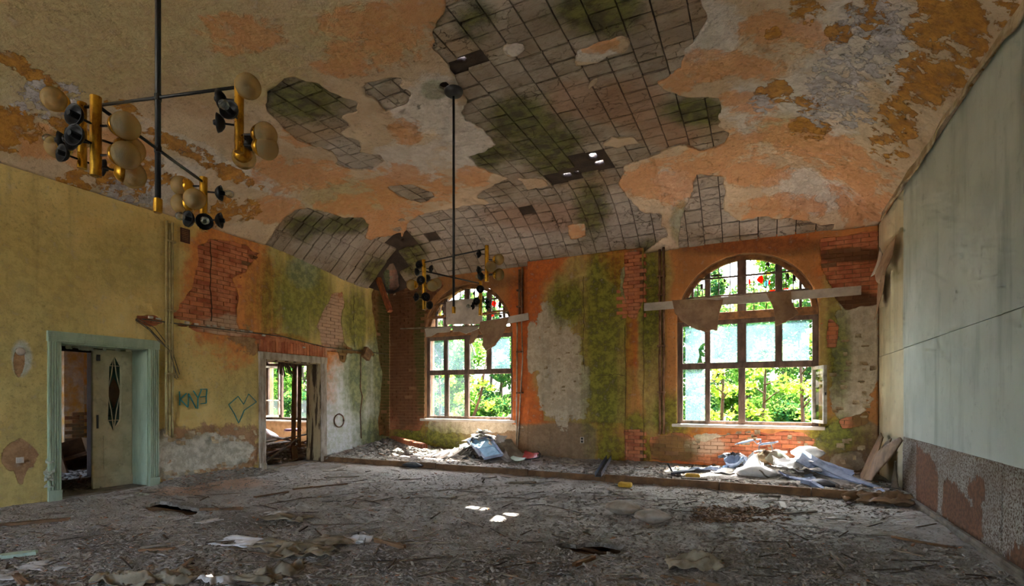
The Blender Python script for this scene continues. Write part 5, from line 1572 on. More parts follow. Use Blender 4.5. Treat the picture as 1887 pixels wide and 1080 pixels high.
tag(bevel(MB().box((-.06, -.13, -.14), (.06, .13, .14), Mx).build('junction_box', M['wood_raw'], origin=p), .01), 'tilted brown junction box hanging on the wall near the corner', 'box')
P = [on_x(a, b, XL + .012) for a, b in ((665, 655), (665, 690), (664, 715), (668, 730), (664, 760), (666, 808))]
tag(MB().tube(P, .012, 6).build('hanging_cable', M['pipe_rust'], smooth=True, origin=P[-1]), 'rusty cable hanging down the whitish wall below the junction box', 'cable')
P = [on_x(625 + 9 * math.cos(a), 775 + 12 * math.sin(a), XL + .012) for a in np.linspace(0, 2 * math.pi, 17)]
tag(MB().tube(P, .014, 6).build('wall_ring', M['pipe_rust'], smooth=True, origin=P[0]), 'rusty ring fixed low on the whitish wall right of the far doorway', 'ring')
# vent grille
p = on_x(340, 434)
vg = thing('vent_grille', 'small brown vent grille high on the left wall', 'vent', p)
a0, a1 = on_x(333, 434), on_x(347, 434); z0, z1 = on_x(340, 446)[2], on_x(340, 423)[2]
MB().box((XL, a0[1], z0), (XL + .012, a1[1], z1)).build('back_plate', M['vent'], vg)
frame_ring('frame', a0[1] - .015, a1[1] + .015, z0 - .015, z1 + .015, .025, XL + .012, M['vent'], vg)
for k in range(7):
    z = z0 + (z1 - z0) * (k + .5) / 7
    MB().box((XL + .012, a0[1] + .01, z - .008), (XL + .022, a1[1] - .01, z + .004)).build('slat', M['wood_raw'], vg)
def socket(p, n, label):
    s = thing('wall_socket', label, 'socket', p)
    if n == 'L':
        MB().box((p[0], p[1] - .04, p[2] - .04), (p[0] + .02, p[1] + .04, p[2] + .04)).build('cover', M['board_white'], s)
        MB().lathe([(0, 0), (.024, 0), (.024, -.008), (0, -.008)], (p[0] + .0215, p[1], p[2]), (1, 0, 0), 14).build('insert', M['paper'], s)
    else:
        MB().box((p[0] - .045, p[1] - .02, p[2] - .07), (p[0] + .045, p[1], p[2] + .07)).build('cover', M['board_white'], s)
        for dz_ in (-.033, .033):
            MB().lathe([(0, 0), (.026, 0), (.026, -.008), (0, -.008)], (p[0], p[1] - .0215, p[2] + dz_), (0, -1, 0), 14).build('insert', M['black'], s)
socket(on_x(36, 848, XL + .005), 'L', 'small white socket low on yellow wall left of mint doorway')
socket(on_y(1073, 811, YB - PILD + .005), 'B', 'small double socket on the brown dado of the pilaster')
p = on_x(38, 648, XL + .004)
tag(MB().lathe([(0, .016), (.03, .016), (.052, .010), (.055, 0), (0, 0)], p, (1, 0, 0), 20).build('round_cover_plate', M['board_white'], smooth=True, origin=p), 'round white cover plate on yellow wall left of mint doorway', 'cover plate')

# graffiti: flat sprayed strokes on the plaster
def strokes(name, sets, label, w=.016):
    g = thing(name, label, 'graffiti', on_x(sets[0][0][0], sets[0][0][1], XL + .012))
    for st in sets:
        P = [on_x(a, b, XL + .010) for a, b in st]
        m = MB()
        for q0, q1 in zip(P[:-1], P[1:]):
            m.beam(q0, q1, w, .014, up=(1, 0, 0))
        m.build('stroke', M['graffiti'], g)
k_ = lambda L: [(x / 2.7, 560 + y / 2.7) for x, y in L]
strokes('graffiti_word', [k_([(893, 435), (895, 505)]), k_([(928, 445), (897, 475), (936, 516)]), k_([(936, 512), (938, 446), (976, 520)]), k_([(962, 432), (985, 468)]), k_([(1002, 428), (985, 470), (984, 522)]), k_([(996, 425), (1030, 424), (1026, 460), (998, 464)]), k_([(1026, 460), (1026, 494), (998, 497)])], 'teal sprayed letters KAYE with mirrored last letter on yellow wall', .015)
strokes('graffiti_heart', [k_([(1138, 502), (1185, 460), (1212, 500), (1237, 448), (1276, 488)]), k_([(1276, 488), (1215, 530), (1190, 590)]), k_([(1138, 502), (1165, 545), (1188, 594)])], 'faint teal sprayed heart shaped outline left of the far doorway', .011)

# hanging beam in the broken corner
A, B = at_t(694, 512, 12.6), at_t(719, 574, 12.3)
A = on_y(694, 505, 10.75); B = on_y(719, 574, 10.6)
tag(MB().beam(A, B, .12, .10).build('hanging_beam', M['wood_red'], origin=A), 'red-brown broken beam hanging out of the ceiling corner', 'beam')

# ------------------------------------------------------------------ pelmet boards and torn sheets at the windows
def hang_sheet(name, poly, Y, mat, label, cat='sheet', curl=.12, seed=1, th=.006, tilt=0.0):
    P = [on_y(a, b, Y) for a, b in poly]
    Q = [(p[0], p[2]) for p in P]
    x0, x1 = min(q[0] for q in Q), max(q[0] for q in Q); z0, z1 = min(q[1] for q in Q), max(q[1] for q in Q)
    o = skin(name, lines((x0 - .03, x1 + .03, .025)), lines((z0 - .03, z1 + .03, .025)),
             lambda U, V, d: (U, Y - d, V), lambda U, V: sd_poly(U, V, Q) + fbm(U * 7, V * 7, seed, 3) * .02, 0, mat, None,
             disp=lambda U, V: curl * np.clip((z1 - V) / (z1 - z0 + 1e-6), 0, 1) ** 1.6 * (0.6 + .8 * fbm(U * 1.4, V * 1.4, seed, 2)) + tilt * (z1 - V))
    s = o.modifiers.new('solid', 'SOLIDIFY'); s.thickness = th
    o2 = tag(o, label, cat)
    return o2
YP = YB - .22
A, B = on_y(1187, 566, YP), on_y(1587, 535, YP)
pb = thing('pelmet_board', 'long white pelmet board hung in front of the right arched window', 'board', A)
MB().beam(A, B, .022, .165).build('board', M['board_white'], pb)
for f in (.12, .9):
    q = Vector(A).lerp(Vector(B), f)
    MB().beam((q.x, q.y + .01, q.z), (q.x, YB - .0, q.z), .04, .06).build('bracket', M['wood_raw'], pb)
hang_sheet('torn_hardboard', [(1238, 553), (1332, 552), (1325, 582), (1321, 609), (1313, 608), (1300, 613), (1278, 604), (1254, 590), (1243, 577)], YP - .04, M['paper_tan'], 'large torn tan sheet hanging from left part of right pelmet', seed=2, curl=.10)
hang_sheet('torn_hardboard', [(1410, 539), (1457, 536), (1457, 552), (1473, 580), (1451, 590), (1449, 596), (1427, 604), (1427, 571), (1419, 553)], YP - .04, M['paper_tan'], 'small folded tan sheet hanging from right part of right pelmet', seed=4, curl=.16)
A, B = on_y(884, 600, YP), on_y(974, 583, YP)
pb = thing('pelmet_board', 'short white pelmet board remnant over right half of left window', 'board', A)
MB().beam(A, B, .022, .17).build('board', M['board_white'], pb)
q = Vector(A).lerp(Vector(B), .9)
MB().beam((q.x, q.y + .01, q.z), (q.x, YB, q.z), .04, .06).build('bracket', M['wood_raw'], pb)
hang_sheet('torn_hardboard', [(885, 593), (937, 585), (931, 609), (917, 637), (899, 647), (891, 637), (891, 617), (883, 609)], YP - .05, M['paper_tan'], 'pointed torn sheet hanging over right panes of left window', seed=5, curl=.14)
A, B = on_y(738, 606, YP), on_y(890, 600, YP)
rl = thing('curtain_rail', 'broken curtain rail with torn paper across left window', 'rail', A)
MB().beam(A, B, .03, .035).build('rail', M['wood_grey'], rl)
for f in (.3, .95):
    q = Vector(A).lerp(Vector(B), f)
    MB().beam((q.x, q.y, q.z), (q.x, YB, q.z), .03, .03).build('bracket', M['wood_grey'], rl)
for k, poly in enumerate(([(782, 606), (832, 602), (830, 612), (806, 613), (796, 620), (786, 622)], [(834, 603), (886, 600), (880, 608), (862, 616), (848, 611), (836, 612)], [(862, 600), (880, 600), (882, 616), (874, 632), (866, 634), (868, 616)])):
    hang_sheet('torn_paper_strip', poly, YP - .03, M['board_white'] if k < 2 else M['paper_tan'], ['left torn white strip under the broken curtain rail', 'middle torn white strip under the broken curtain rail', 'narrow tan strip hanging from the broken curtain rail before the glass'][k], seed=6 + k, curl=.08)

# flaps of board torn from the right wall, and the ragged plaster edge above it
def wall_flap(poly, off, mat, label, seed, name='torn_board_flap', cat='flap', curl=.12):
    P = [on_x(a, b, XR - .03) for a, b in poly]
    Q = [(p[1], p[2]) for p in P]
    u0, u1 = min(q[0] for q in Q), max(q[0] for q in Q); z0, z1 = min(q[1] for q in Q), max(q[1] for q in Q)
    o = skin(name, lines((u0 - .03, u1 + .03, .03)), lines((z0 - .03, z1 + .03, .03)), lambda U, V, d: (XR - .03 - d, U, V),
             lambda U, V: sd_poly(U, V, Q) + fbm(U * 6, V * 6, seed, 3) * .02, 0, mat, None,
             disp=lambda U, V: off + curl * ((z1 - V) / (z1 - z0)) ** 1.5 * (.7 + .7 * fbm(U * 2, V * 2, seed, 2)))
    o.modifiers.new('solid', 'SOLIDIFY').thickness = .008
    return tag(o, label, cat)
wall_flap([(1655, 431), (1657, 505), (1640, 522), (1622, 482), (1636, 462)], .02, M['paper_tan'], 'tan torn flap curling off the cream board high in the right corner', 3, curl=.22)
wall_flap([(1624, 455), (1633, 468), (1631, 500), (1623, 508)], .02, M['board_white'], 'small upper scrap of torn board in the right corner', 4, curl=.15)
wall_flap([(1623, 508), (1635, 508), (1633, 560), (1625, 590), (1622, 545)], .02, M['paper_tan'], 'long lower scrap of torn board in the right corner', 5, curl=.15)
stp = skin('torn_plaster_edge', lines((1.5, 10.9, .05)), lines((0, .34, .034)), lambda U, V, d: (XR - .02 - d, U, SPRING + .12 - V), lambda U, V: .20 + .11 * fbm(U * 1.7, U * 0 + 3.3, 2, 4) - V, 0.0, M['flake'], wall_right,
           disp=lambda U, V: .02 + V * .25 * (1 + fbm(U * 2, V * 0 + 1.1, 3, 2)) - .10 * (V < .001) * 0)
stp.modifiers.new('solid', 'SOLIDIFY').thickness = .02

# peeling paint flakes: curled scraps on the left wall dado and elsewhere
def flake(parent, p, normal, w, h, seed, mat, name='paint_flake'):
    r = random.Random(seed); n, m_ = 5, 5
    N = Vector(normal); up = Vector((0, 0, 1)); sd = up.cross(N); sd.normalize()
    vs = []
    for i in range(n):
        for j in range(m_):
            u = (i / (n - 1) - .5) * w * r.uniform(.85, 1.1); v = -(j / (m_ - 1)) * h * r.uniform(.9, 1.05)
            k = j / (m_ - 1)
            vs.append(tuple(Vector(p) + sd * u + up * v + N * (.003 + .55 * h * k * k * (.6 + .5 * r.random()))))
    fs = [(i * m_ + j, (i + 1) * m_ + j, (i + 1) * m_ + j + 1, i * m_ + j + 1) for i in range(n - 1) for j in range(m_ - 1)]
    o = mesh_obj(name, vs, fs, mat, parent)
    o.modifiers.new('solid', 'SOLIDIFY').thickness = .004
    return o
rf = random.Random(31)
for k in range(54):
    px = rf.uniform(305, 472); py = rf.choice([rf.uniform(786, 812), rf.uniform(850, 888), rf.uniform(800, 880)])
    if 345 < px < 440 and 812 < py < 850:
        continue
    flake(wall_left, on_x(px, py, XL + .004), (1, rf.uniform(-.5, .5), 0), rf.uniform(.05, .13), rf.uniform(.04, .11), k, M['flake'])
for k in range(8):
    flake(wall_left, on_x(rf.uniform(88, 94), rf.uniform(840, 890), XL + .006), (1, -.5, 0), .1, rf.uniform(.06, .14), 100 + k, M['flake_mint'])
for k in range(10):
    flake(door_1, (XL - .2 + rf.uniform(-.1, .1), rf.uniform(4.1, 5.1), DOOR[0][2] - .02), (.6, .2, 0), rf.uniform(.06, .14), rf.uniform(.03, .07), 200 + k, M['flake_mint'])
for k in range(24):
    px = rf.uniform(1250, 1500); q = on_y(px, rf.uniform(792, 830), YB + .0)
    flake(wall_back, (q[0], YB - .01, q[2]), (rf.uniform(-.4, .4), -1, 0), rf.uniform(.05, .12), rf.uniform(.03, .09), 300 + k, M['flake'])
for k in range(30):
    px = rf.uniform(1535, 1615); q = on_y(px, rf.uniform(590, 850), YB)
    flake(wall_back, (q[0], YB - .01, q[2]), (rf.uniform(-.4, .4), -1, 0), rf.uniform(.05, .14), rf.uniform(.03, .09), 400 + k, M['flake'])
for k in range(26):
    px = rf.uniform(1003, 1075); q = on_y(px, rf.uniform(600, 770), YB - PILD)
    flake(wall_back, (q[0], YB - PILD + .03, q[2]), (rf.uniform(-.4, .4), -1, 0), rf.uniform(.04, .1), rf.uniform(.03, .06), 500 + k, M['flake'])
# crack and chase shade is painted by the dark strips on the walls above

# ------------------------------------------------------------------ debris shapes
def rotm(rx, ry, rz):
    return Matrix.Rotation(rz, 4, 'Z') @ Matrix.Rotation(ry, 4, 'Y') @ Matrix.Rotation(rx, 4, 'X')
def crumple(name, c, w, h, amp, seed, mat, label, cat, rot=(0, 0, 0), n=22, freq=3.0, drop=True, group=None, th=.004, tent=0.0):
    """crumpled sheet lying on the ground"""
    a = np.linspace(-.5, .5, n)
    U, V = np.meshgrid(a, a, indexing='ij')
    r1 = 1 - 2.4 * np.abs(2 * lnoise((U + .6 * V) * freq * .9 + seed * 3.1, (V - .4 * U) * freq * .9 + seed * 1.7, seed) - 1)
    amp = amp * .62; freq = freq
    z = amp * np.clip(r1, -.8, 1) + amp * 1.2 * (lnoise(U * freq * .8 + 5 + seed, V * freq * .8, seed + 3) - .5) + amp * .5 * (lnoise(U * freq * 2.5, V * freq * 2.5 + seed, seed + 2) - .5)
    edge = np.maximum(np.abs(U), np.abs(V)) * 2
    z = z * (1 - .55 * edge ** 3) + tent * (1 - edge) 
    X = U * w * (1 + .25 * fbm(U * 2 + seed, V * 2, seed, 2)) + .05 * w * fbm(U * 6, V * 6 + seed, seed + 1, 2)
    Y = V * h * (1 + .25 * fbm(U * 2, V * 2 + seed, seed + 2, 2))
    R = rotm(*rot)
    P = np.stack([X.ravel(), Y.ravel(), z.ravel()], 1) @ np.array(R.to_3x3()).T
    if drop:
        P[:, 2] -= np.percentile(P[:, 2], 6)
    P = P + np.asarray(c)
    i = np.arange(n * n).reshape(n, n)
    F = np.stack([i[:-1, :-1].ravel(), i[1:, :-1].ravel(), i[1:, 1:].ravel(), i[:-1, 1:].ravel()], 1)
    o = mesh_obj(name, P, F, mat, None, origin=c)
    o.modifiers.new('solid', 'SOLIDIFY').thickness = th
    return tag(o, label, cat, group)
def bag(name, c, sx, sy, sz, seed, mat, label, cat='sack', rz=0.0, tilt=0.0, e=.55, wr=.06):
    n, m_ = 28, 16
    th = np.linspace(0, 2 * np.pi, n, endpoint=False); ph = np.linspace(-np.pi / 2, np.pi / 2, m_)
    T, Pp = np.meshgrid(th, ph, indexing='ij')
    sg = lambda x, p: np.sign(x) * np.abs(x) ** p
    X = sg(np.cos(Pp), .8) * sg(np.cos(T), e); Y = sg(np.cos(Pp), .8) * sg(np.sin(T), e); Z = np.sin(Pp)
    k = 1 + wr * fbm(X * 2.4 + seed, Y * 2.4 + Z, seed, 3) * 2
    rad = np.clip(np.hypot(X, Y), 0, 1.3)
    Z = Z * (1 - .5 * np.clip(rad - .2, 0, 1)) + wr * np.sin(np.arctan2(Y, X) * 9 + seed) * rad * .8 * np.cos(Pp)
    P = np.stack([(X * k * sx / 2).ravel(), (Y * k * sy / 2).ravel(), (Z * k * sz / 2).ravel()], 1)
    P = P @ np.array(rotm(tilt, 0, rz).to_3x3()).T
    P[:, 2] -= P[:, 2].min()
    P += np.asarray(c)
    i = np.arange(n * m_).reshape(n, m_)
    F = np.stack([i[:, :-1].ravel(), np.roll(i, -1, 0)[:, :-1].ravel(), np.roll(i, -1, 0)[:, 1:].ravel(), i[:, 1:].ravel()], 1)
    o = mesh_obj(name, P, F, mat, None, smooth=True, origin=c)
    return tag(o, label, cat)
def bent_sheet(name, c, w, h, rot, mat, label, cat, bend=.1, seed=0, th=.006, group=None, n=8, ragged=.03):
    r = random.Random(seed); vs = []
    R = rotm(*rot)
    for i in range(n):
        for j in range(n):
            u = (i / (n - 1) - .5); v = (j / (n - 1) - .5)
            ex = ragged * (r.random() - .5) if i in (0, n - 1) or j in (0, n - 1) else 0
            q = Vector((u * w + ex, v * h + ex, bend * (4 * u * u + v * .6 * math.sin(seed + 3 * u))))
            vs.append(tuple(Vector(c) + (R @ q)))
    fs = [(i * n + j, (i + 1) * n + j, (i + 1) * n + j + 1, i * n + j + 1) for i in range(n - 1) for j in range(n - 1)]
    o = mesh_obj(name, vs, fs, mat, None, origin=c)
    o.modifiers.new('solid', 'SOLIDIFY').thickness = th
    return tag(o, label, cat, group)
def plank(name, a, b, w, h, mat, label, cat='plank', group=None, seed=0, up=(0, 0, 1)):
    """board with splintered ends"""
    r = random.Random(seed); a = Vector(a); b = Vector(b); d = (b - a); L = d.length; d.normalize()
    s = d.cross(Vector(up))
    if s.length < 1e-3:
        s = d.cross(Vector((1, 0, 0)))
    s.normalize(); u = s.cross(d)
    k = 4; vs = []; fs = []
    st = [0, .12, .5, .88, 1]
    for t in st:
        for i in range(k + 1):
            e = r.uniform(-.6, .6) * w if t in (0, 1) else 0
            e = max(-L * .08, min(L * .08, e))
            p = a + d * (t * L + e) + s * (w * (i / k - .5)) + u * (r.uniform(-.1, .1) * h)
            vs.append(tuple(p + u * h / 2)); vs.append(tuple(p - u * h / 2))
    q = 2 * (k + 1)
    for t in range(len(st) - 1):
        for i in range(k):
            o = t * q + 2 * i
            fs.append((o, o + 2, o + q + 2, o + q)); fs.append((o + 1, o + q + 1, o + q + 3, o + 3))
        o = t * q
        fs.append((o, o + q, o + q + 1, o + 1)); o = t * q + 2 * k
        fs.append((o, o + 1, o + q + 1, o + q))
    for t in (0, len(st) - 1):
        for i in range(k):
            o = t * q + 2 * i
            fs.append((o, o + 1, o + 3, o + 2) if t == 0 else (o, o + 2, o + 3, o + 1))
    ob = mesh_obj(name, vs, fs, mat, None, origin=a)
    return tag(ob, label, cat, group)
def mound(name, c, rx, ry, h, seed, label, lean=0.0):
    a = np.linspace(-1.1, 1.1, 44)
    U, V = np.meshgrid(a, a, indexing='ij')
    r = np.hypot(U, V)
    z = h * np.clip(1 - r, 0, 1) ** .9 * (1 + .35 * fbm(U * 2.5, V * 2.5, seed, 3)) + .04 * fbm(U * 9, V * 9, seed, 3) * (r < 1) - .12 * (r > 1)
    X = np.minimum(c[0] + U * rx, XR - .08); Y = np.minimum(c[1] + V * ry, YB - .03)
    Z = c[2] + z
    P = np.stack([X.ravel(), Y.ravel(), Z.ravel()], 1)
    n = len(a); i = np.arange(n * n).reshape(n, n)
    F = np.stack([i[:-1, :-1].ravel(), i[1:, :-1].ravel(), i[1:, 1:].ravel(), i[:-1, 1:].ravel()], 1)
    z_ = np.full(n * n, -1.)
    o = mesh_obj(name, P, F, M['floor'], None, attrs={'w_dark': z_, 'w_white': z_ * 0 + .25, 'w_orange': z_}, smooth=True, origin=c)
    o['kind'] = 'stuff'; o['label'] = label; o['category'] = 'rubble'
    return lambda x, y: c[2] + h * max(0, 1 - math.hypot((x - c[0]) / rx, (y - c[1]) / ry)) ** .9

# ---- chips of plaster and wood all over the floor (too many to count)
def chips(name, pts, sizes, seed, label, mat=None):
    r = np.random.default_rng(seed); n = len(pts)
    base = np.array([(-1, -1, -1), (1, -1, -1), (1, 1, -1), (-1, 1, -1), (-.8, -.8, 1), (.8, -.8, 1), (.8, .8, 1), (-.8, .8, 1)], float)
    V = base[None] * (1 + r.uniform(-.45, .3, (n, 8, 3)))
    S = np.stack([sizes * r.uniform(.6, 2.6, n), sizes * r.uniform(.35, 1.0, n), sizes * r.uniform(.10, .35, n)], 1)
    V = V * S[:, None, :]
    a = r.uniform(0, 6.28, n); t = r.uniform(-.5, .5, n)
    ca, sa, ct, st = np.cos(a), np.sin(a), np.cos(t), np.sin(t)
    x, y, z = V[..., 0], V[..., 1], V[..., 2]
    x, z = x * ct[:, None] - z * st[:, None], x * st[:, None] + z * ct[:, None]
    x, y = x * ca[:, None] - y * sa[:, None], x * sa[:, None] + y * ca[:, None]
    P = np.stack([x, y, z], -1) + pts[:, None, :]
    P = P.reshape(-1, 3)
    F = (np.array(BOXF)[None] + 8 * np.arange(n)[:, None, None]).reshape(-1, 4)
    o = mesh_obj(name, P, F, mat or M['chips'], None)
    o['kind'] = 'stuff'; o['label'] = label; o['category'] = 'rubble'
    return o
rg = np.random.default_rng(77)
def scatter_px(n, x0, x1, y0, y1, zf=base_h, z=0.0):
    px = rg.uniform(x0, x1, n); py = rg.uniform(y0, y1, n)
    u = (px - CX) / F_PX; v = (HY - py) / F_PX; t = (z - CAM_Z) / v
    X = (CS * u - SN) * t; Y = (SN * u + CS) * t
    ok = (X > XL + .03) & (X < XR - .08) & (Y < YB - .05) & (hole_f(X, Y) < -.02)
    X, Y = X[ok], Y[ok]
    return np.stack([X, Y, zf(X, Y) + .004], 1)
p = scatter_px(52000, -60, 1900, 872, 1150)
chips('floor_rubble', p, .005 + .017 * rg.random(len(p)) ** 4, 1, 'fine chips of plaster and wood strewn over the floor')
p = scatter_px(9000, 560, 1700, 836, 905, z=.1); p = p[p[:, 1] > PLAT_Y]
chips('step_rubble', p, .010 + .04 * rg.random(len(p)) ** 4, 2, 'plaster lumps covering the raised floor under the windows')
p = np.stack([rg.uniform(XL + .03, XL + .6, 1500), rg.uniform(5.4, 7.4, 1500), np.zeros(1500)], 1); p[:, 2] = base_h(p[:, 0], p[:, 1])
chips('wall_foot_rubble', p, .015 + .03 * rg.random(1500) ** 3, 3, 'orange plaster crumbs along the foot of the yellow wall')
q = np.hypot(rg.normal(0, .8, 2600), 0); 
p = np.stack([XL + .05 + np.abs(rg.normal(0, .9, 2600)), YB - .1 - np.abs(rg.normal(0, .8, 2600)), np.zeros(2600)], 1); p = p[(p[:, 1] > 9.2)]; p[:, 2] = base_h(p[:, 0], p[:, 1])
chips('corner_rubble', p, .02 + .05 * rg.random(len(p)) ** 3, 4, 'dark broken plaster heaped in the left far corner')

# ---- laths and splinters, one by one
rl_ = random.Random(5)
GL = 'loose laths and splinters on the floor'
for k in range(270):
    while True:
        px, py = rl_.uniform(0, 1887), rl_.uniform(905, 1080) if k % 3 else rl_.uniform(860, 940)
        a = on_z(px, py)
        if XL + .1 < a[0] < XR - .2 and a[1] < PLAT_Y - .2 and hole_f(np.array([a[0]]), np.array([a[1]]))[0] < -.15:
            break
    ang = rl_.gauss(.35, .55) if rl_.random() < .75 else rl_.uniform(0, 3.14)
    L = rl_.choice([.12, .2, .28, .4, .55]) * rl_.uniform(.7, 1.2)
    b = np.array([a[0] + math.cos(ang) * L, a[1] + math.sin(ang) * L, 0])
    if not (XL + .05 < b[0] < XR - .1 and b[1] < PLAT_Y - .1) or hole_f(np.array([b[0]]), np.array([b[1]]))[0] > -.05:
        b = a + (a - b) * .5
    m = (a + b) / 2
    ha, hb = float(base_h(a[0], a[1])), float(base_h(b[0], b[1]))
    hm = max(ha, hb, float(base_h(m[0], m[1])))
    w = rl_.uniform(.007, .020)
    mm = MB().beam((a[0], a[1], max(ha, hm - .02) + .008), (b[0], b[1], max(hb, hm - .02) + .008 + rl_.choice([0, 0, .03])), w, w * .5)
    mm.v = [(x + rl_.uniform(-.003, .003), y_ + rl_.uniform(-.003, .003), z_) for x, y_, z_ in mm.v]
    o = mm.build('lath_splinter', M['splinter'] if k % 5 else M['wood_grey'], origin=(a[0], a[1], ha))
    reg = 'left foreground' if px < 620 and py > 960 else 'right foreground' if px > 1250 and py > 960 else 'middle foreground' if py > 960 else 'left side of the floor' if px < 700 else 'right side of the floor' if px > 1250 else 'middle of the floor'
    lab = '%s %s lath lying loose in the %s' % ('long' if L > .38 else 'short', 'grey' if k % 5 == 0 else 'dark brown', reg)
    tag(o, lab, 'lath', lab + ' group')

# ---- named planks and boards on the floor
def fl(px, py, z=None):
    q = on_z(px, py, 0.0 if z is None else z)
    if z is None:
        q = on_z(px, py, float(base_h(q[0], q[1])))
    return q
def lay_plank(p0, p1, w, h, mat, label, seed, name='plank', up=0.01, cat='plank'):
    a, b = fl(*p0), fl(*p1)
    n = 6
    hm = max(float(base_h(a[0] + (b[0] - a[0]) * i / n, a[1] + (b[1] - a[1]) * i / n)) - (PLAT_H if 0 else 0) for i in range(n + 1))
    a[2] = hm + h / 2 + up * 0; b[2] = hm + h / 2
    return plank(name, a, b, w, h, mat, label, cat, seed=seed)
lay_plank((0, 972), (130, 958), .07, .03, M['wood_raw'], 'long dark plank at the left edge of the floor', 1)
lay_plank((365, 966), (405, 958), .12, .012, M['board_white'], 'short white board lying right of the left floor hole', 2)
lay_plank((372, 943), (445, 940), .05, .03, M['wood_raw'], 'brown batten lying from the left floor hole to the right', 3)
lay_plank((0, 1030), (64, 1022), .10, .03, M['mint'], 'pale green plank end at the lower left edge', 4)
lay_plank((262, 1012), (312, 1006), .03, .02, M['wood_grey'], 'upper grey batten of the small pair in the left foreground', 5)
lay_plank((258, 1018), (318, 1015), .03, .02, M['wood_raw'], 'lower brown batten of the small pair in the left foreground', 6)
lay_plank((330, 1056), (356, 1030), .035, .02, M['wood_raw'], 'short stick pointing away in the left foreground', 7)
lay_plank((28, 1062), (46, 1078), .05, .02, M['wood_raw'], 'brown lath at the bottom left corner', 8)
lay_plank((692, 1002), (745, 1012), .05, .035, M['wood_raw'], 'dark brown stick right of the large crumpled cloth', 9)
lay_plank((1095, 1030), (1060, 1046), .04, .03, M['wood_raw'], 'short dark stick in front of the right floor hole', 10)
lay_plank((1560, 1055), (1530, 1022), .03, .02, M['wood_grey'], 'grey lath slanting in the right foreground', 11)
lay_plank((1445, 948), (1503, 944), .05, .02, M['wood_grey'], 'flat pale lath in front of the step at right', 12)
lay_plank((1445, 938), (1440, 926), .07, .02, M['board_white'], 'short white board stub in front of the step', 13)
lay_plank((725, 822), (783, 834), .14, .10, M['wood_red'], 'thick brown beam lying in the left far corner', 14, name='fallen_timber', cat='timber')
lay_plank((1640, 990), (1760, 1012), .03, .02, M['wood_raw'], 'long thin lath near the right baseboard', 15)
lay_plank((600, 882), (660, 880), .04, .02, M['wood_grey'], 'pale lath lying before the far doorway', 16)
lay_plank((940, 892), (985, 890), .05, .03, M['wood_grey'], 'grey lath in the middle of the floor before the step', 17)
lay_plank((1258, 884), (1300, 884), .09, .03, M['wood_grey'], 'small pale board in front of the right window rubble', 18)
lay_plank((1400, 915), (1435, 917), .06, .03, M['wood_grey'], 'grey board end under the step at right', 19)
lay_plank((540, 905), (640, 893), .035, .02, M['wood_raw'], 'long brown lath in the middle left of the floor', 20)
lay_plank((470, 918), (530, 908), .04, .02, M['wood_raw'], 'brown lath right of the left floor hole', 21)
# broken boards at the holes
for k, (a, b) in enumerate((((1020, 1003), (1100, 1006)), ((1060, 1001), (1140, 1004)))):
    q0, q1 = fl(*a), fl(*b)
    plank('broken_floorboard', (q0[0], q0[1], -.03), (q1[0], q1[1], -.10 - .03 * k), .05, .02, M['wood_raw'], ['splintered floorboard at near side of right floor hole', 'splintered floorboard across far side of right floor hole'][k], seed=60 + k)
for k, (a, b) in enumerate((((275, 932), (330, 938)), ((300, 943), (355, 946)))):
    q0, q1 = fl(*a), fl(*b)
    plank('broken_floorboard', (q0[0], q0[1], -.03), (q1[0], q1[1], -.06), .10, .03, M['wood_raw'], ['broken floorboard at far side of left floor hole', 'broken floorboard at near side of left floor hole'][k], seed=63 + k)
# ragged edge of old floor covering running across the right foreground
P0, P1 = fl(1385, 955), fl(1880, 1010)
lino = [tuple(fl(a, b)[:2]) for a, b in ((1385, 956), (1440, 966), (1500, 972), (1560, 984), (1640, 992), (1720, 1004), (1800, 1012), (1840, 1020), (1800, 985), (1740, 962), (1690, 945), (1600, 952), (1500, 950))]
lx0, lx1 = min(p[0] for p in lino), max(p[0] for p in lino); ly0, ly1 = min(p[1] for p in lino), max(p[1] for p in lino)
o = skin('floor_covering_sheet', lines((lx0, lx1, .04)), lines((ly0, ly1, .04)), lambda U, V, d: (np.minimum(U, XR - .06), V, d), lambda U, V: sd_poly(U, V, lino) + fbm(U * 5, V * 5, 3, 3) * .06, .012, M['floor'], None, lambda U, V: {'w_dark': np.full(U.shape, -1.), 'w_white': np.full(U.shape, .25), 'w_orange': np.full(U.shape, -1.)},
         disp=lambda U, V: floor_h(U, V) + .012 + .012 * fbm(U * 4, V * 4, 6, 2))
tag(o, 'loose pale floor covering with ragged near edge on the right', 'floor covering')
p = scatter_px(1500, 1285, 1440, 938, 962)
p = p + rg.normal(0, .05, p.shape) * np.array([1, 1, 0])
chips('twig_litter', p, .008 + .02 * rg.random(len(p)), 12, 'dark patch of twigs and splinters on the floor before the step', M['wood_raw'])
# ---- cloths, papers and cushions on the floor
def cr(px, py, w, h, amp, seed, mat, label, cat='cloth', rz=0.0, name='crumpled_cloth', **kw):
    q = fl(px, py); q[2] = float(base_h(q[0], q[1])) - .01
    return crumple(name, q, w, h, amp, seed, mat, label, cat, rot=(0, 0, rz), **kw)
cr(440, 1000, .50, .30, .06, 1, M['bag'], 'pale plastic sheet at the left end of the foreground cloth heap', 'plastic sheet', .2, name='plastic_sheet')
cr(500, 1005, .45, .35, .05, 2, M['cloth'], 'smooth grey cloth in the middle of the foreground heap', rz=.1)
cr(560, 1020, .55, .40, .09, 3, M['cloth'], 'crumpled dark cloth in front of the foreground heap', rz=.5)
cr(610, 1000, .50, .35, .06, 4, M['cloth'], 'wrinkled grey cloth at the right end of the foreground heap', rz=-.3)
cr(660, 998, .25, .20, .06, 5, M['paper'], 'small pleated paper right of the foreground cloth heap', 'paper', rz=.2, name='crumpled_paper')
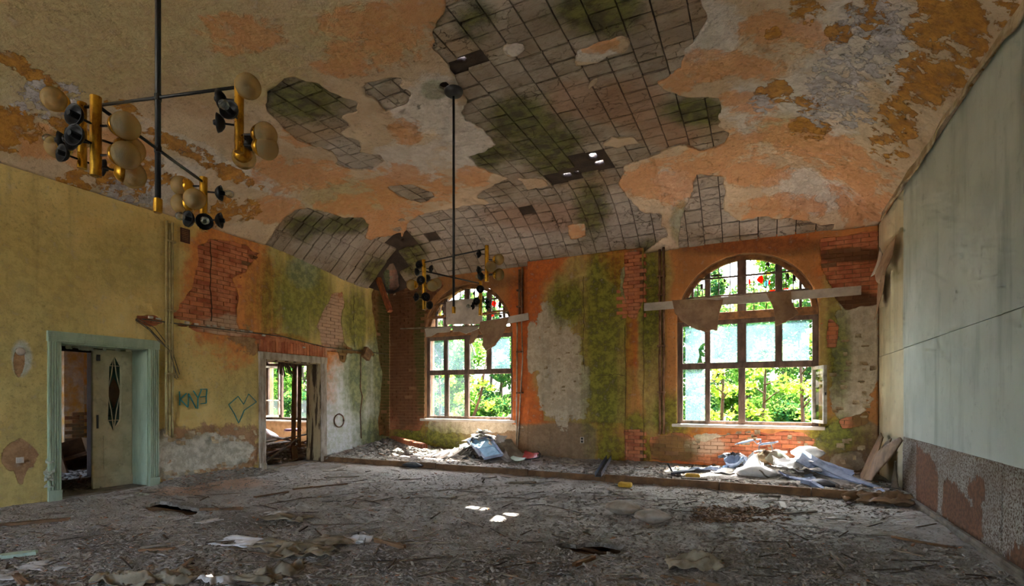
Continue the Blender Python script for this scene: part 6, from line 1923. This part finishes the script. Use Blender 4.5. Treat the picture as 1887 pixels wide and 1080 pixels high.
cr(530, 958, .55, .25, .09, 6, M['cloth'], 'crumpled brown cloth behind the foreground heap', rz=.3)
cr(505, 948, .30, .2, .05, 12, M['paper'], 'small pale paper behind the brown crumpled cloth', 'paper', rz=.3, name='crumpled_paper')
cr(230, 1072, .55, .25, .09, 7, M['cloth'], 'crumpled cloth left of centre at the bottom edge', rz=.1)
cr(320, 1068, .40, .25, .10, 8, M['cloth'], 'folded cloth beside the sunlit scraps at the bottom edge', rz=-.2)
cr(400, 1072, .30, .18, .06, 9, M['paper'], 'bright sunlit paper scrap at the bottom edge', 'paper', name='crumpled_paper')
cr(520, 1058, .35, .3, .12, 10, M['cloth'], 'folded stiff cloth at the bottom edge below the heap', rz=.6)
cr(480, 1070, .35, .25, .08, 21, M['cloth'], 'low grey cloth right of the sunlit paper at the bottom edge', rz=.2)
cr(90, 1042, .50, .22, .03, 11, M['paper'], 'large pale paper in the lower left corner', 'paper', rz=.1, name='crumpled_paper')
cr(20, 1058, .30, .3, .03, 13, M['paper'], 'folded pale paper at the lower left edge', 'paper', rz=.6, name='crumpled_paper')
cr(1275, 1042, .45, .34, .13, 14, M['cloth'], 'dark crumpled cloth lying in the right foreground', rz=.4)
cr(1285, 1078, .5, .2, .04, 15, M['kraft'], 'tan board-like paper at the bottom edge right of centre', 'paper', name='crumpled_paper')
cr(215, 915, .5, .25, .05, 16, M['paper'], 'heap of paint scraps before the mint doorway', 'scraps', rz=.3, name='paint_scraps')
cr(255, 912, .4, .2, .05, 17, M['flake_mint'], 'pale paint scraps at right foot of the mint doorway', 'scraps', rz=-.2, name='paint_scraps')
cr(1632, 930, .70, .35, .13, 18, M['kraft'], 'long crumpled brown paper in front of the right corner', 'paper', rz=-.25, name='brown_paper')
cr(1590, 922, .55, .35, .15, 19, M['kraft'], 'folded brown paper over the step end near right corner', 'paper', rz=.2, name='brown_paper')
cr(1560, 958, .6, .3, .02, 20, M['paper'], 'flat pale cardboard on the floor before the right corner', 'cardboard', rz=-.3, name='cardboard_sheet')
q = fl(1148, 948); q[2] = float(base_h(q[0], q[1])) - .01
bag('cushion', q, .46, .24, .19, 3, M['cushion'], 'left one of two dusty cushions in the middle of the floor', 'cushion', rz=.0)
q = fl(1203, 962); q[2] = float(base_h(q[0], q[1])) - .01
bag('cushion', q, .44, .22, .17, 5, M['cushion'], 'right one of two dusty cushions in the middle of the floor', 'cushion', rz=.2)
q = fl(1151, 898); q[2] = float(base_h(q[0], q[1]))
tag(bevel(MB().box((q[0] - .10, q[1] - .07, q[2]), (q[0] + .12, q[1] + .07, q[2] + .08)).build('foam_block', M['yellow_foam'], origin=q), .025, 2), 'small yellow foam block before the step', 'foam block')
# metal profile lying against the step below the pilaster
A, B = fl(1102, 884), fl(1122, 852)
mp_ = thing('metal_channel', 'dark metal channel lying across the step under the pilaster', 'metal channel', A)
for dx, s in ((-.05, .06), (.05, .06)):
    MB().beam((A[0] + dx, A[1], .19), (B[0] + dx, B[1], .21), .012, .09).build('side_flange', M['slate'], mp_)
MB().beam((A[0], A[1], .15), (B[0], B[1], .17), .11, .012).build('web', M['slate'], mp_)
bag('rubble_sack', fl(762, 862), .5, .22, .12, 9, M['slate'], 'dark flattened sack on the step at left', rz=.1)

# ---- heap under the left window
pz = PLAT_H
h1 = mound('rubble_mound', (-6.0, 10.75, pz), 1.5, .85, .26, 3, 'plaster rubble mound under the left window')
def pt(px, py, Y):
    return on_y(px, py, Y)
rq = random.Random(12)
for k in range(60):
    a = rq.uniform(-1, 1) * (1 - .3 * (k > 40)); px = 893 + a * 44; top = 789 + abs(a) * 36
    py = top + rq.uniform(0, 26)
    Yk = 10.85 - (py - 790) * .011 + rq.uniform(-.05, .05)
    q = pt(px, py, Yk)
    bent_sheet('paper_sheet', q, rq.uniform(.22, .42), rq.uniform(.16, .30), (rq.uniform(-.35, .35), rq.uniform(-.3, .3) + a * .45, rq.uniform(-.6, .6)), M['paper'], 'loose paper sheet in the heap under the left window', 'paper', bend=rq.uniform(-.04, .06), seed=k, group='papers heaped under the left window')
for k, (px, py, Y, w, h, rot, mat, lab) in enumerate((
        (923, 808, 10.5, .22, .16, (.9, .2, .2), 'paper', 'white card standing at the right shoulder of the paper heap'),
        (858, 821, 10.35, .30, .18, (.5, -.3, .3), 'paper', 'white sheet leaning at the left of the blue window sash'),
        (936, 830, 10.4, .50, .30, (.3, .7, -.4), 'wood_grey', 'dark board sloping down right of the paper heap'),
        (946, 838, 10.25, .55, .22, (.2, .75, -.5), 'wood_grey', 'second dark board sloping down right of the paper heap'),
        (948, 828, 10.5, .62, .20, (.2, .65, -.4), 'cloth', 'uppermost grey board sloping down right of the paper heap'),
        (835, 838, 10.1, .5, .2, (.2, -.5, .3), 'paper', 'pale strip at the left foot of the paper heap'),
        (815, 842, 10.0, .4, .15, (.2, -.4, .5), 'paper', 'small white strip farther left at the foot of the heap'),
        (955, 846, 10.0, .30, .24, (.1, .1, .2), 'mint', 'grey green flat card at the right foot of the paper heap'))):
    bent_sheet('board_scrap', pt(px, py, Y), w, h, rot, M[mat], lab, 'scrap', bend=.03, seed=70 + k, th=.012)
cr(872, 846, .40, .3, .14, 31, M['slate'], 'black crumpled foil at front of the left heap', 'foil', name='black_foil')
cr(865, 838, .35, .3, .12, 32, M['cloth'], 'grey crumpled bundle left of the blue window sash', name='cloth_bundle')
# blue window sash leaning on the heap
A, B, C_, D_ = pt(866, 811, 10.55), pt(903, 806, 10.6), pt(926, 838, 10.0), pt(893, 845, 9.95)
sw = thing('old_window_sash', 'pale blue window sash leaning on the heap under the left window', 'window sash', D_)
for p0, p1 in ((A, B), (B, C_), (C_, D_), (D_, A)):
    MB().beam(p0, p1, .05, .04, up=(0, -.6, .8)).build('sash_bar', M['blue_grey'], sw)
mx = [Vector(A).lerp(Vector(D_), .5), Vector(B).lerp(Vector(C_), .5)]
MB().beam(mx[0], mx[1], .02, .03, up=(0, -.6, .8)).build('glazing_bar', M['pale_blue'], sw)
MB().add([A, B, C_, D_], [(0, 1, 2, 3)]).build('panel', M['pale_blue'], sw)
A2, D2 = pt(862, 812, 10.5), pt(886, 842, 9.95)
MB().beam(A2, D2, .04, .05, up=(0, -.6, .8)).build('loose_stile', M['steel'], sw)
# red dustpan-like plastic piece with a black hook
q = pt(978, 840, 10.3)
rd = thing('red_plastic_scoop', 'faded red plastic scoop with black hooked handle beside the left heap', 'scoop', q)
o = bent_sheet('scoop_blade', (q[0], q[1], q[2]), .30, .26, (.45, .1, .2), M['red_plastic'], 'x', 'x', bend=.03, seed=3, th=.01)
for kk in ('label', 'category'):
    del o[kk]
o.parent = rd; o.location = (0, 0, 0)
hk = [pt(967, 847, 10.2), pt(985, 845, 10.2), pt(993, 843, 10.2), pt(995, 836, 10.2), pt(991, 831, 10.2)]
MB().tube(hk, [.014, .016, .018, .015, .008], 7).build('hook_handle', M['black'], rd, smooth=True)

# ---- heap under the right window
h2 = mound('rubble_mound', (.2, 10.35, pz), 1.6, 1.0, .20, 5, 'plaster rubble mound under the right window')
def pbag(px, py, Y, sx, sy, sz, seed, mat, label, rz=0, cat='sack', name='white_sack', tilt=0.):
    q = pt(px, py, Y); q[2] -= sz * .4
    return bag(name, q, sx, sy, sz, seed, mat, label, cat, rz=rz, tilt=tilt, wr=.09)
pbag(1393, 873, 9.85, .62, .40, .26, 2, M['bag'], 'big wrinkled white sack at the front of the right heap')
pbag(1488, 838, 10.95, .55, .34, .28, 7, M['bag'], 'white sack lying against the wall at back of the right heap', .3)
pbag(1413, 846, 10.55, .42, .30, .26, 4, M['kraft'], 'brown bundle on top of the right heap', .2, 'bundle', 'cloth_bundle')
pbag(1432, 848, 10.45, .40, .30, .26, 9, M['cloth'], 'grey brown bundle right of the brown bundle on the right heap', -.3, 'bundle', 'cloth_bundle')
def pcr(px, py, Y, w, h, amp, seed, mat, label, cat='sheet', name='crumpled_sheet', rot=(0, 0, 0), **kw):
    q = pt(px, py, Y); q[2] -= amp * .6
    return crumple(name, q, w, h, amp, seed, mat, label, cat, rot=rot, **kw)
pcr(1386, 852, 10.2, .38, .34, .20, 41, M['bag'], 'peaked translucent plastic behind the front white sack', tent=.2)
pcr(1360, 850, 10.3, .44, .34, .16, 42, M['blue_grey'], 'blue crumpled plastic left on the right heap', 'plastic')
pcr(1340, 866, 10.0, .45, .34, .10, 43, M['bag'], 'white folded plastic at left front of the right heap', 'plastic')
pcr(1350, 838, 10.8, .50, .30, .14, 44, M['slate'], 'black crumpled film at the back of the right heap', 'film')
pcr(1302, 862, 10.2, .60, .40, .10, 45, M['blue_grey'], 'slate blue rubble sheet at the left end of the right heap', 'plastic')
pcr(1450, 862, 10.0, .46, .36, .06, 46, M['bag'], 'smooth brilliant white sheet in the middle of the right heap', rot=(.45, .2, .3))
pcr(1476, 848, 10.4, .55, .40, .14, 47, M['bag'], 'brilliant white crumpled paper at the right of the heap')
pcr(1490, 862, 10.1, .40, .30, .08, 48, M['paper'], 'curled cream paper roll at right of the heap', 'paper')
pcr(1420, 830, 10.7, .5, .3, .08, 49, M['paper'], 'pale papers crowning the right heap', 'paper')
pcr(1440, 885, 9.6, .7, .34, .05, 50, M['paper'], 'scatter of pale paper scraps before the right heap', 'paper')
pcr(1340, 884, 9.6, .6, .3, .04, 51, M['paper'], 'sunlit paper scraps left before the right heap', 'paper')
for k in range(26):
    a = rq.uniform(-1, 1); px = 1420 + a * 110; py = 838 + abs(a) * 30 + rq.uniform(0, 36)
    Yk = 10.9 - (py - 838) * .021
    bent_sheet('paper_sheet', pt(px, py, Yk), rq.uniform(.15, .34), rq.uniform(.10, .26), (rq.uniform(-.5, .5), rq.uniform(-.4, .4) + a * .3, rq.uniform(-1.5, 1.5)), M[rq.choice(['paper', 'paper', 'blue_grey', 'bag', 'cloth'])], 'loose scrap of paper or film in the heap under the right window', 'paper', bend=rq.uniform(-.05, .07), seed=600 + k, group='scraps heaped under the right window')
for k, (px, py, Y, w, h, rot, mat, lab) in enumerate((
        (1520, 862, 10.2, .80, .42, (.35, .35, -.2), 'blue_grey', 'blue grey board sloping off the right side of the heap'),
        (1560, 878, 9.9, 1.00, .20, (.2, .35, -.35), 'blue_grey', 'long narrow blue grey board reaching towards the right corner'),
        (1545, 885, 10.1, .70, .25, (.2, .30, -.4), 'wood_grey', 'grey plank behind the narrow blue grey board'),
        (1470, 880, 9.8, .50, .30, (.2, .1, .3), 'blue_grey', 'small blue grey board at front right of the heap'),
        (1575, 907, 9.35, .75, .30, (.02, .0, .0), 'blue_grey', 'flat pale board lying on the step edge near right corner'),
        (1420, 878, 9.75, .38, .16, (.3, .3, .4), 'wood_grey', 'grey lath bundle right of the front white sack'))):
    bent_sheet('board_scrap', pt(px, py, Y), w, h, rot, M[mat], lab, 'board', bend=.05, seed=90 + k, th=.02)
A, B, C_ = pt(1477, 886, 9.5), pt(1532, 911, 9.25), pt(1590, 903, 9.3)
P = [A, pt(1495, 890, 9.45), pt(1512, 900, 9.35), B]
mb = MB()
for a, b in zip(P[:-1], P[1:]):
    mb.beam(a, b, .10, .06)
tag(mb.build('bent_board', M['blue_grey'], origin=P[-1]), 'bent blue grey board edge curving in front of a dark hollow', 'board')
bag('hollow_shade', pt(1515, 892, 9.6) - np.array([0, 0, .08]), .42, .3, .16, 8, M['slate'], 'black filler painting the shade inside the hollow at the right end of the heap', 'bundle')  # dark form added as the painted shade of the cavity
# tubular chair frame thrown on top
cf = thing('tubular_chair_frame', 'broken metal tube chair frame lying on top of the right heap', 'chair frame', pt(1399, 842, 10.6))
YC = 10.6
MB().tube([pt(a, b, YC - c) for a, b, c in ((1354, 819, .1), (1370, 814, .1), (1387, 810, .05), (1396, 818.5, 0), (1402, 815, 0), (1402, 810, 0), (1393, 810, .05))], .012, 7).build('bent_tube', M['steel'], cf, smooth=True)
MB().tube([pt(1399, 820, YC), pt(1418, 818, YC), pt(1434, 814, YC - .1)], .014, 7).build('top_tube', M['steel'], cf, smooth=True)
MB().tube([pt(1399, 821, YC), pt(1398, 842, YC)], .010, 7).build('leg', M['steel'], cf, smooth=True)
MB().tube([pt(1421, 819, YC), pt(1423, 826, YC), pt(1425, 849, YC - .1)], .010, 7).build('leg', M['steel'], cf, smooth=True)
o = MB().beam(pt(1358, 818, YC - .12), pt(1388, 811, YC - .07), .08, .025).build('arm_pad', M['blue_grey'], cf); bevel(o, .008)
o = MB().beam(pt(1404, 818, YC), pt(1430, 815, YC - .08), .10, .025).build('seat_slat', M['blue_grey'], cf); bevel(o, .008)
# grey appliance part with a lever, left of the heap
q = fl(1258, 876, .12); q[2] = float(base_h(q[0], q[1])) + .02
ap = thing('grey_metal_tray', 'dark grey tray with upright lever left of the right heap', 'tray', q)
MB().beam((q[0] - .2, q[1], q[2] + .03), (q[0] + .2, q[1] + .05, q[2] + .10), .22, .035).build('tray', M['slate'], ap)
MB().beam((q[0] - .18, q[1], q[2] + .06), (q[0] - .26, q[1], q[2] + .2), .025, .025).build('lever', M['black'], ap)
q = fl(1276, 880, .12); q[2] = float(base_h(q[0], q[1])) + .01
tag(bevel(MB().box((q[0] - .12, q[1] - .05, q[2]), (q[0] + .12, q[1] + .05, q[2] + .07)).build('foam_block', M['yellow_foam'], origin=q), .02), 'long yellow foam piece beside the dark grey tray', 'foam block')

# ---- boards leaning in the right corner
def lean(poly, X, mat, label, seed, curl=.05, tilt=.25):
    P = [on_x(a, b, X) for a, b in poly]
    Q = [(p[1], p[2]) for p in P]
    u0, u1 = min(q[0] for q in Q), max(q[0] for q in Q); z0, z1 = min(q[1] for q in Q), max(q[1] for q in Q)
    o = skin('leaning_board', lines((u0 - .03, u1 + .03, .03)), lines((z0 - .03, z1 + .03, .03)), lambda U, V, d: (X - d, U, V), lambda U, V: sd_poly(U, V, Q), 0, mat, None,
             disp=lambda U, V: (z1 - V) * tilt + curl * np.sin((U - u0) / (u1 - u0 + 1e-6) * 3.14))
    o.modifiers.new('solid', 'SOLIDIFY').thickness = .018
    return tag(o, label, 'board')
lean([(1627, 798), (1635, 806), (1640, 850), (1644, 888), (1626, 890), (1623, 850)], XR - .05, M['kraft'], 'tall tan board leaning in the right corner nearest the window wall', 1, curl=.03, tilt=.38)
lean([(1640, 815), (1644, 808), (1643, 838), (1634, 878), (1626, 888), (1631, 850)], XR - .04, M['wood_grey'], 'narrow grey board between the two larger leaning boards', 2, tilt=.2)
lean([(1663, 806), (1666, 812), (1660, 842), (1643, 888), (1628, 888), (1624, 880), (1640, 836)], XR - .10, M['kraft'], 'broad brown curved board leaning against the right wall', 3, curl=.10, tilt=.2)
lean([(1656, 850), (1659, 850), (1663, 900), (1654, 900)], XR - .05, M['wood_grey'], 'slim pale board leaning closest to the wainscot edge', 4, tilt=.1)
q = fl(1640, 912, .1); q[2] = float(base_h(q[0], q[1]))
crumple('brown_paper', q, .55, .35, .16, 61, M['kraft'], 'dark folded brown paper at foot of the leaning boards', 'paper', rot=(0, 0, .3), tent=.08)

# ---- litter in the side rooms
def pr(px, py, X):
    return on_x(px, py, X)
bag('white_sack', (-12.3, 9.75, .15), .9, .7, .55, 6, M['bag'], 'white sack in the side room seen through the worn white doorway', rz=.3)
bag('white_sack', (-11.9, 9.1, .05), .6, .5, .35, 8, M['bag'], 'second grey white sack at the doorway side of the side room', rz=.9)
st = thing('swivel_stool', 'purple swivel stool standing in the side room before its window', 'stool', (-12.0, 10.6, 0.0))
MB().lathe([(0, .62), (.2, .615), (.235, .595), (.235, .565), (.2, .55), (0, .55)], (-12.0, 10.6, 0), (0, 0, 1), 24).build('seat', M['lilac_seat'], st, smooth=True)
MB().tube([(-12.0, 10.6, .1), (-12.0, 10.6, .56)], .022, 10).build('column', M['black'], st, smooth=True)
for k in range(5):
    a = k * 2 * math.pi / 5
    MB().beam((-12.0, 10.6, .12), (-12.0 + .28 * math.cos(a), 10.6 + .28 * math.sin(a), .07), .035, .03).build('foot', M['black'], st)
bd = [((-11.3, 8.7, .35), (-10.6, 9.8, .55), .22), ((-10.9, 8.2, .2), (-10.3, 9.5, .3), .2), ((-11.0, 9.2, .5), (-10.2, 9.9, .25), .25), ((-10.3, 8.1, .15), (-9.9, 9.1, .45), .14), ((-10.5, 7.9, .1), (-9.85, 8.3, .12), .2), ((-9.85, 8.0, .05), (-9.6, 8.15, .1), .2), ((-11.6, 8.6, .25), (-11.2, 9.9, .35), .3)]
for k, (a, b, w) in enumerate(bd):
    plank('rubble_board', a, b, w, .025, M['wood_raw'] if k % 2 else M['wood_grey'], 'broken board in the pile inside the worn white doorway', 'board', 'boards piled in the side room', seed=110 + k)
plank('leaning_plank', (-9.95, 8.0, .06), (-9.75, 8.75, .55), .09, .02, M['wood_grey'], 'pale slat leaning diagonally inside the worn white doorway', seed=131)
plank('timber_stump', (-9.8, 8.72, .0), (-9.82, 8.7, .36), .16, .03, M['wood_raw'], 'upright brown board stump at right inside the worn white doorway', seed=132, up=(1, 0, 0))
plank('hanging_lath', (-9.95, 8.80, .25), (-9.95, 8.84, 2.25), .09, .06, M['wood_raw'], 'thick dark post hanging inside right of the worn doorway', seed=133, up=(1, 0, 0))
plank('hanging_lath', (-9.9, 8.93, .35), (-9.9, 8.95, 2.25), .07, .05, M['wood_raw'], 'thinner dark post beside the peeling jamb', seed=134, up=(1, 0, 0))
for k in range(9):
    a = (XL - .2 - .02 * k, 8.0 + .05 * k, 2.30); b = (a[0] - .1, a[1] + .05 + .03 * k, 2.28 - .22 - .03 * (k % 4))
    plank('hanging_reed', a, b, .025, .012, M['splinter'], 'dark splintered lath dangling from the doorway head', 'lath', 'laths dangling in the worn doorway', seed=140 + k)
r2 = np.random.default_rng(5)
p = np.stack([r2.uniform(-12.5, -9.75, 1800), r2.uniform(7.5, 10.5, 1800), np.zeros(1800)], 1)
p[:, 2] = .01 + .3 * np.exp(-((p[:, 0] + 10.9) ** 2 + (p[:, 1] - 9.1) ** 2) / .7)
chips('side_room_rubble', p, .03 + .06 * r2.random(1800) ** 2, 9, 'rubble heaped on the floor of the side room')
p = np.stack([r2.uniform(-13.2, -9.75, 900), r2.uniform(3.9, 6.5, 900), np.full(900, .01)], 1)
chips('passage_rubble', p, .02 + .05 * r2.random(900) ** 2, 10, 'dark rubble on the passage floor behind the mint doorway')
cb_ = thing('fallen_cupboard', 'small tipped wooden cupboard behind the mint doorway', 'cupboard', (-12.6, 5.75, 0))
Mx = Matrix.Translation((-12.6, 5.75, .02)) @ Matrix.Rotation(.25, 4, 'X')
for lo, hi, nm in (((-.2, -.3, 0), (.2, -.27, .6), 'side_panel'), ((-.2, .27, 0), (.2, .3, .6), 'side_panel'), ((-.2, -.27, 0), (-.17, .27, .6), 'back_panel'), ((-.17, -.27, .0), (.2, .27, .03), 'bottom'), ((-.17, -.27, .28), (.18, .27, .3), 'shelf')):
    MB().box(lo, hi, Mx).build(nm, M['wood_raw'], cb_)

# ------------------------------------------------------------------ tidy up
for o in bpy.data.objects:
    if '_org' in o:
        del o['_org']
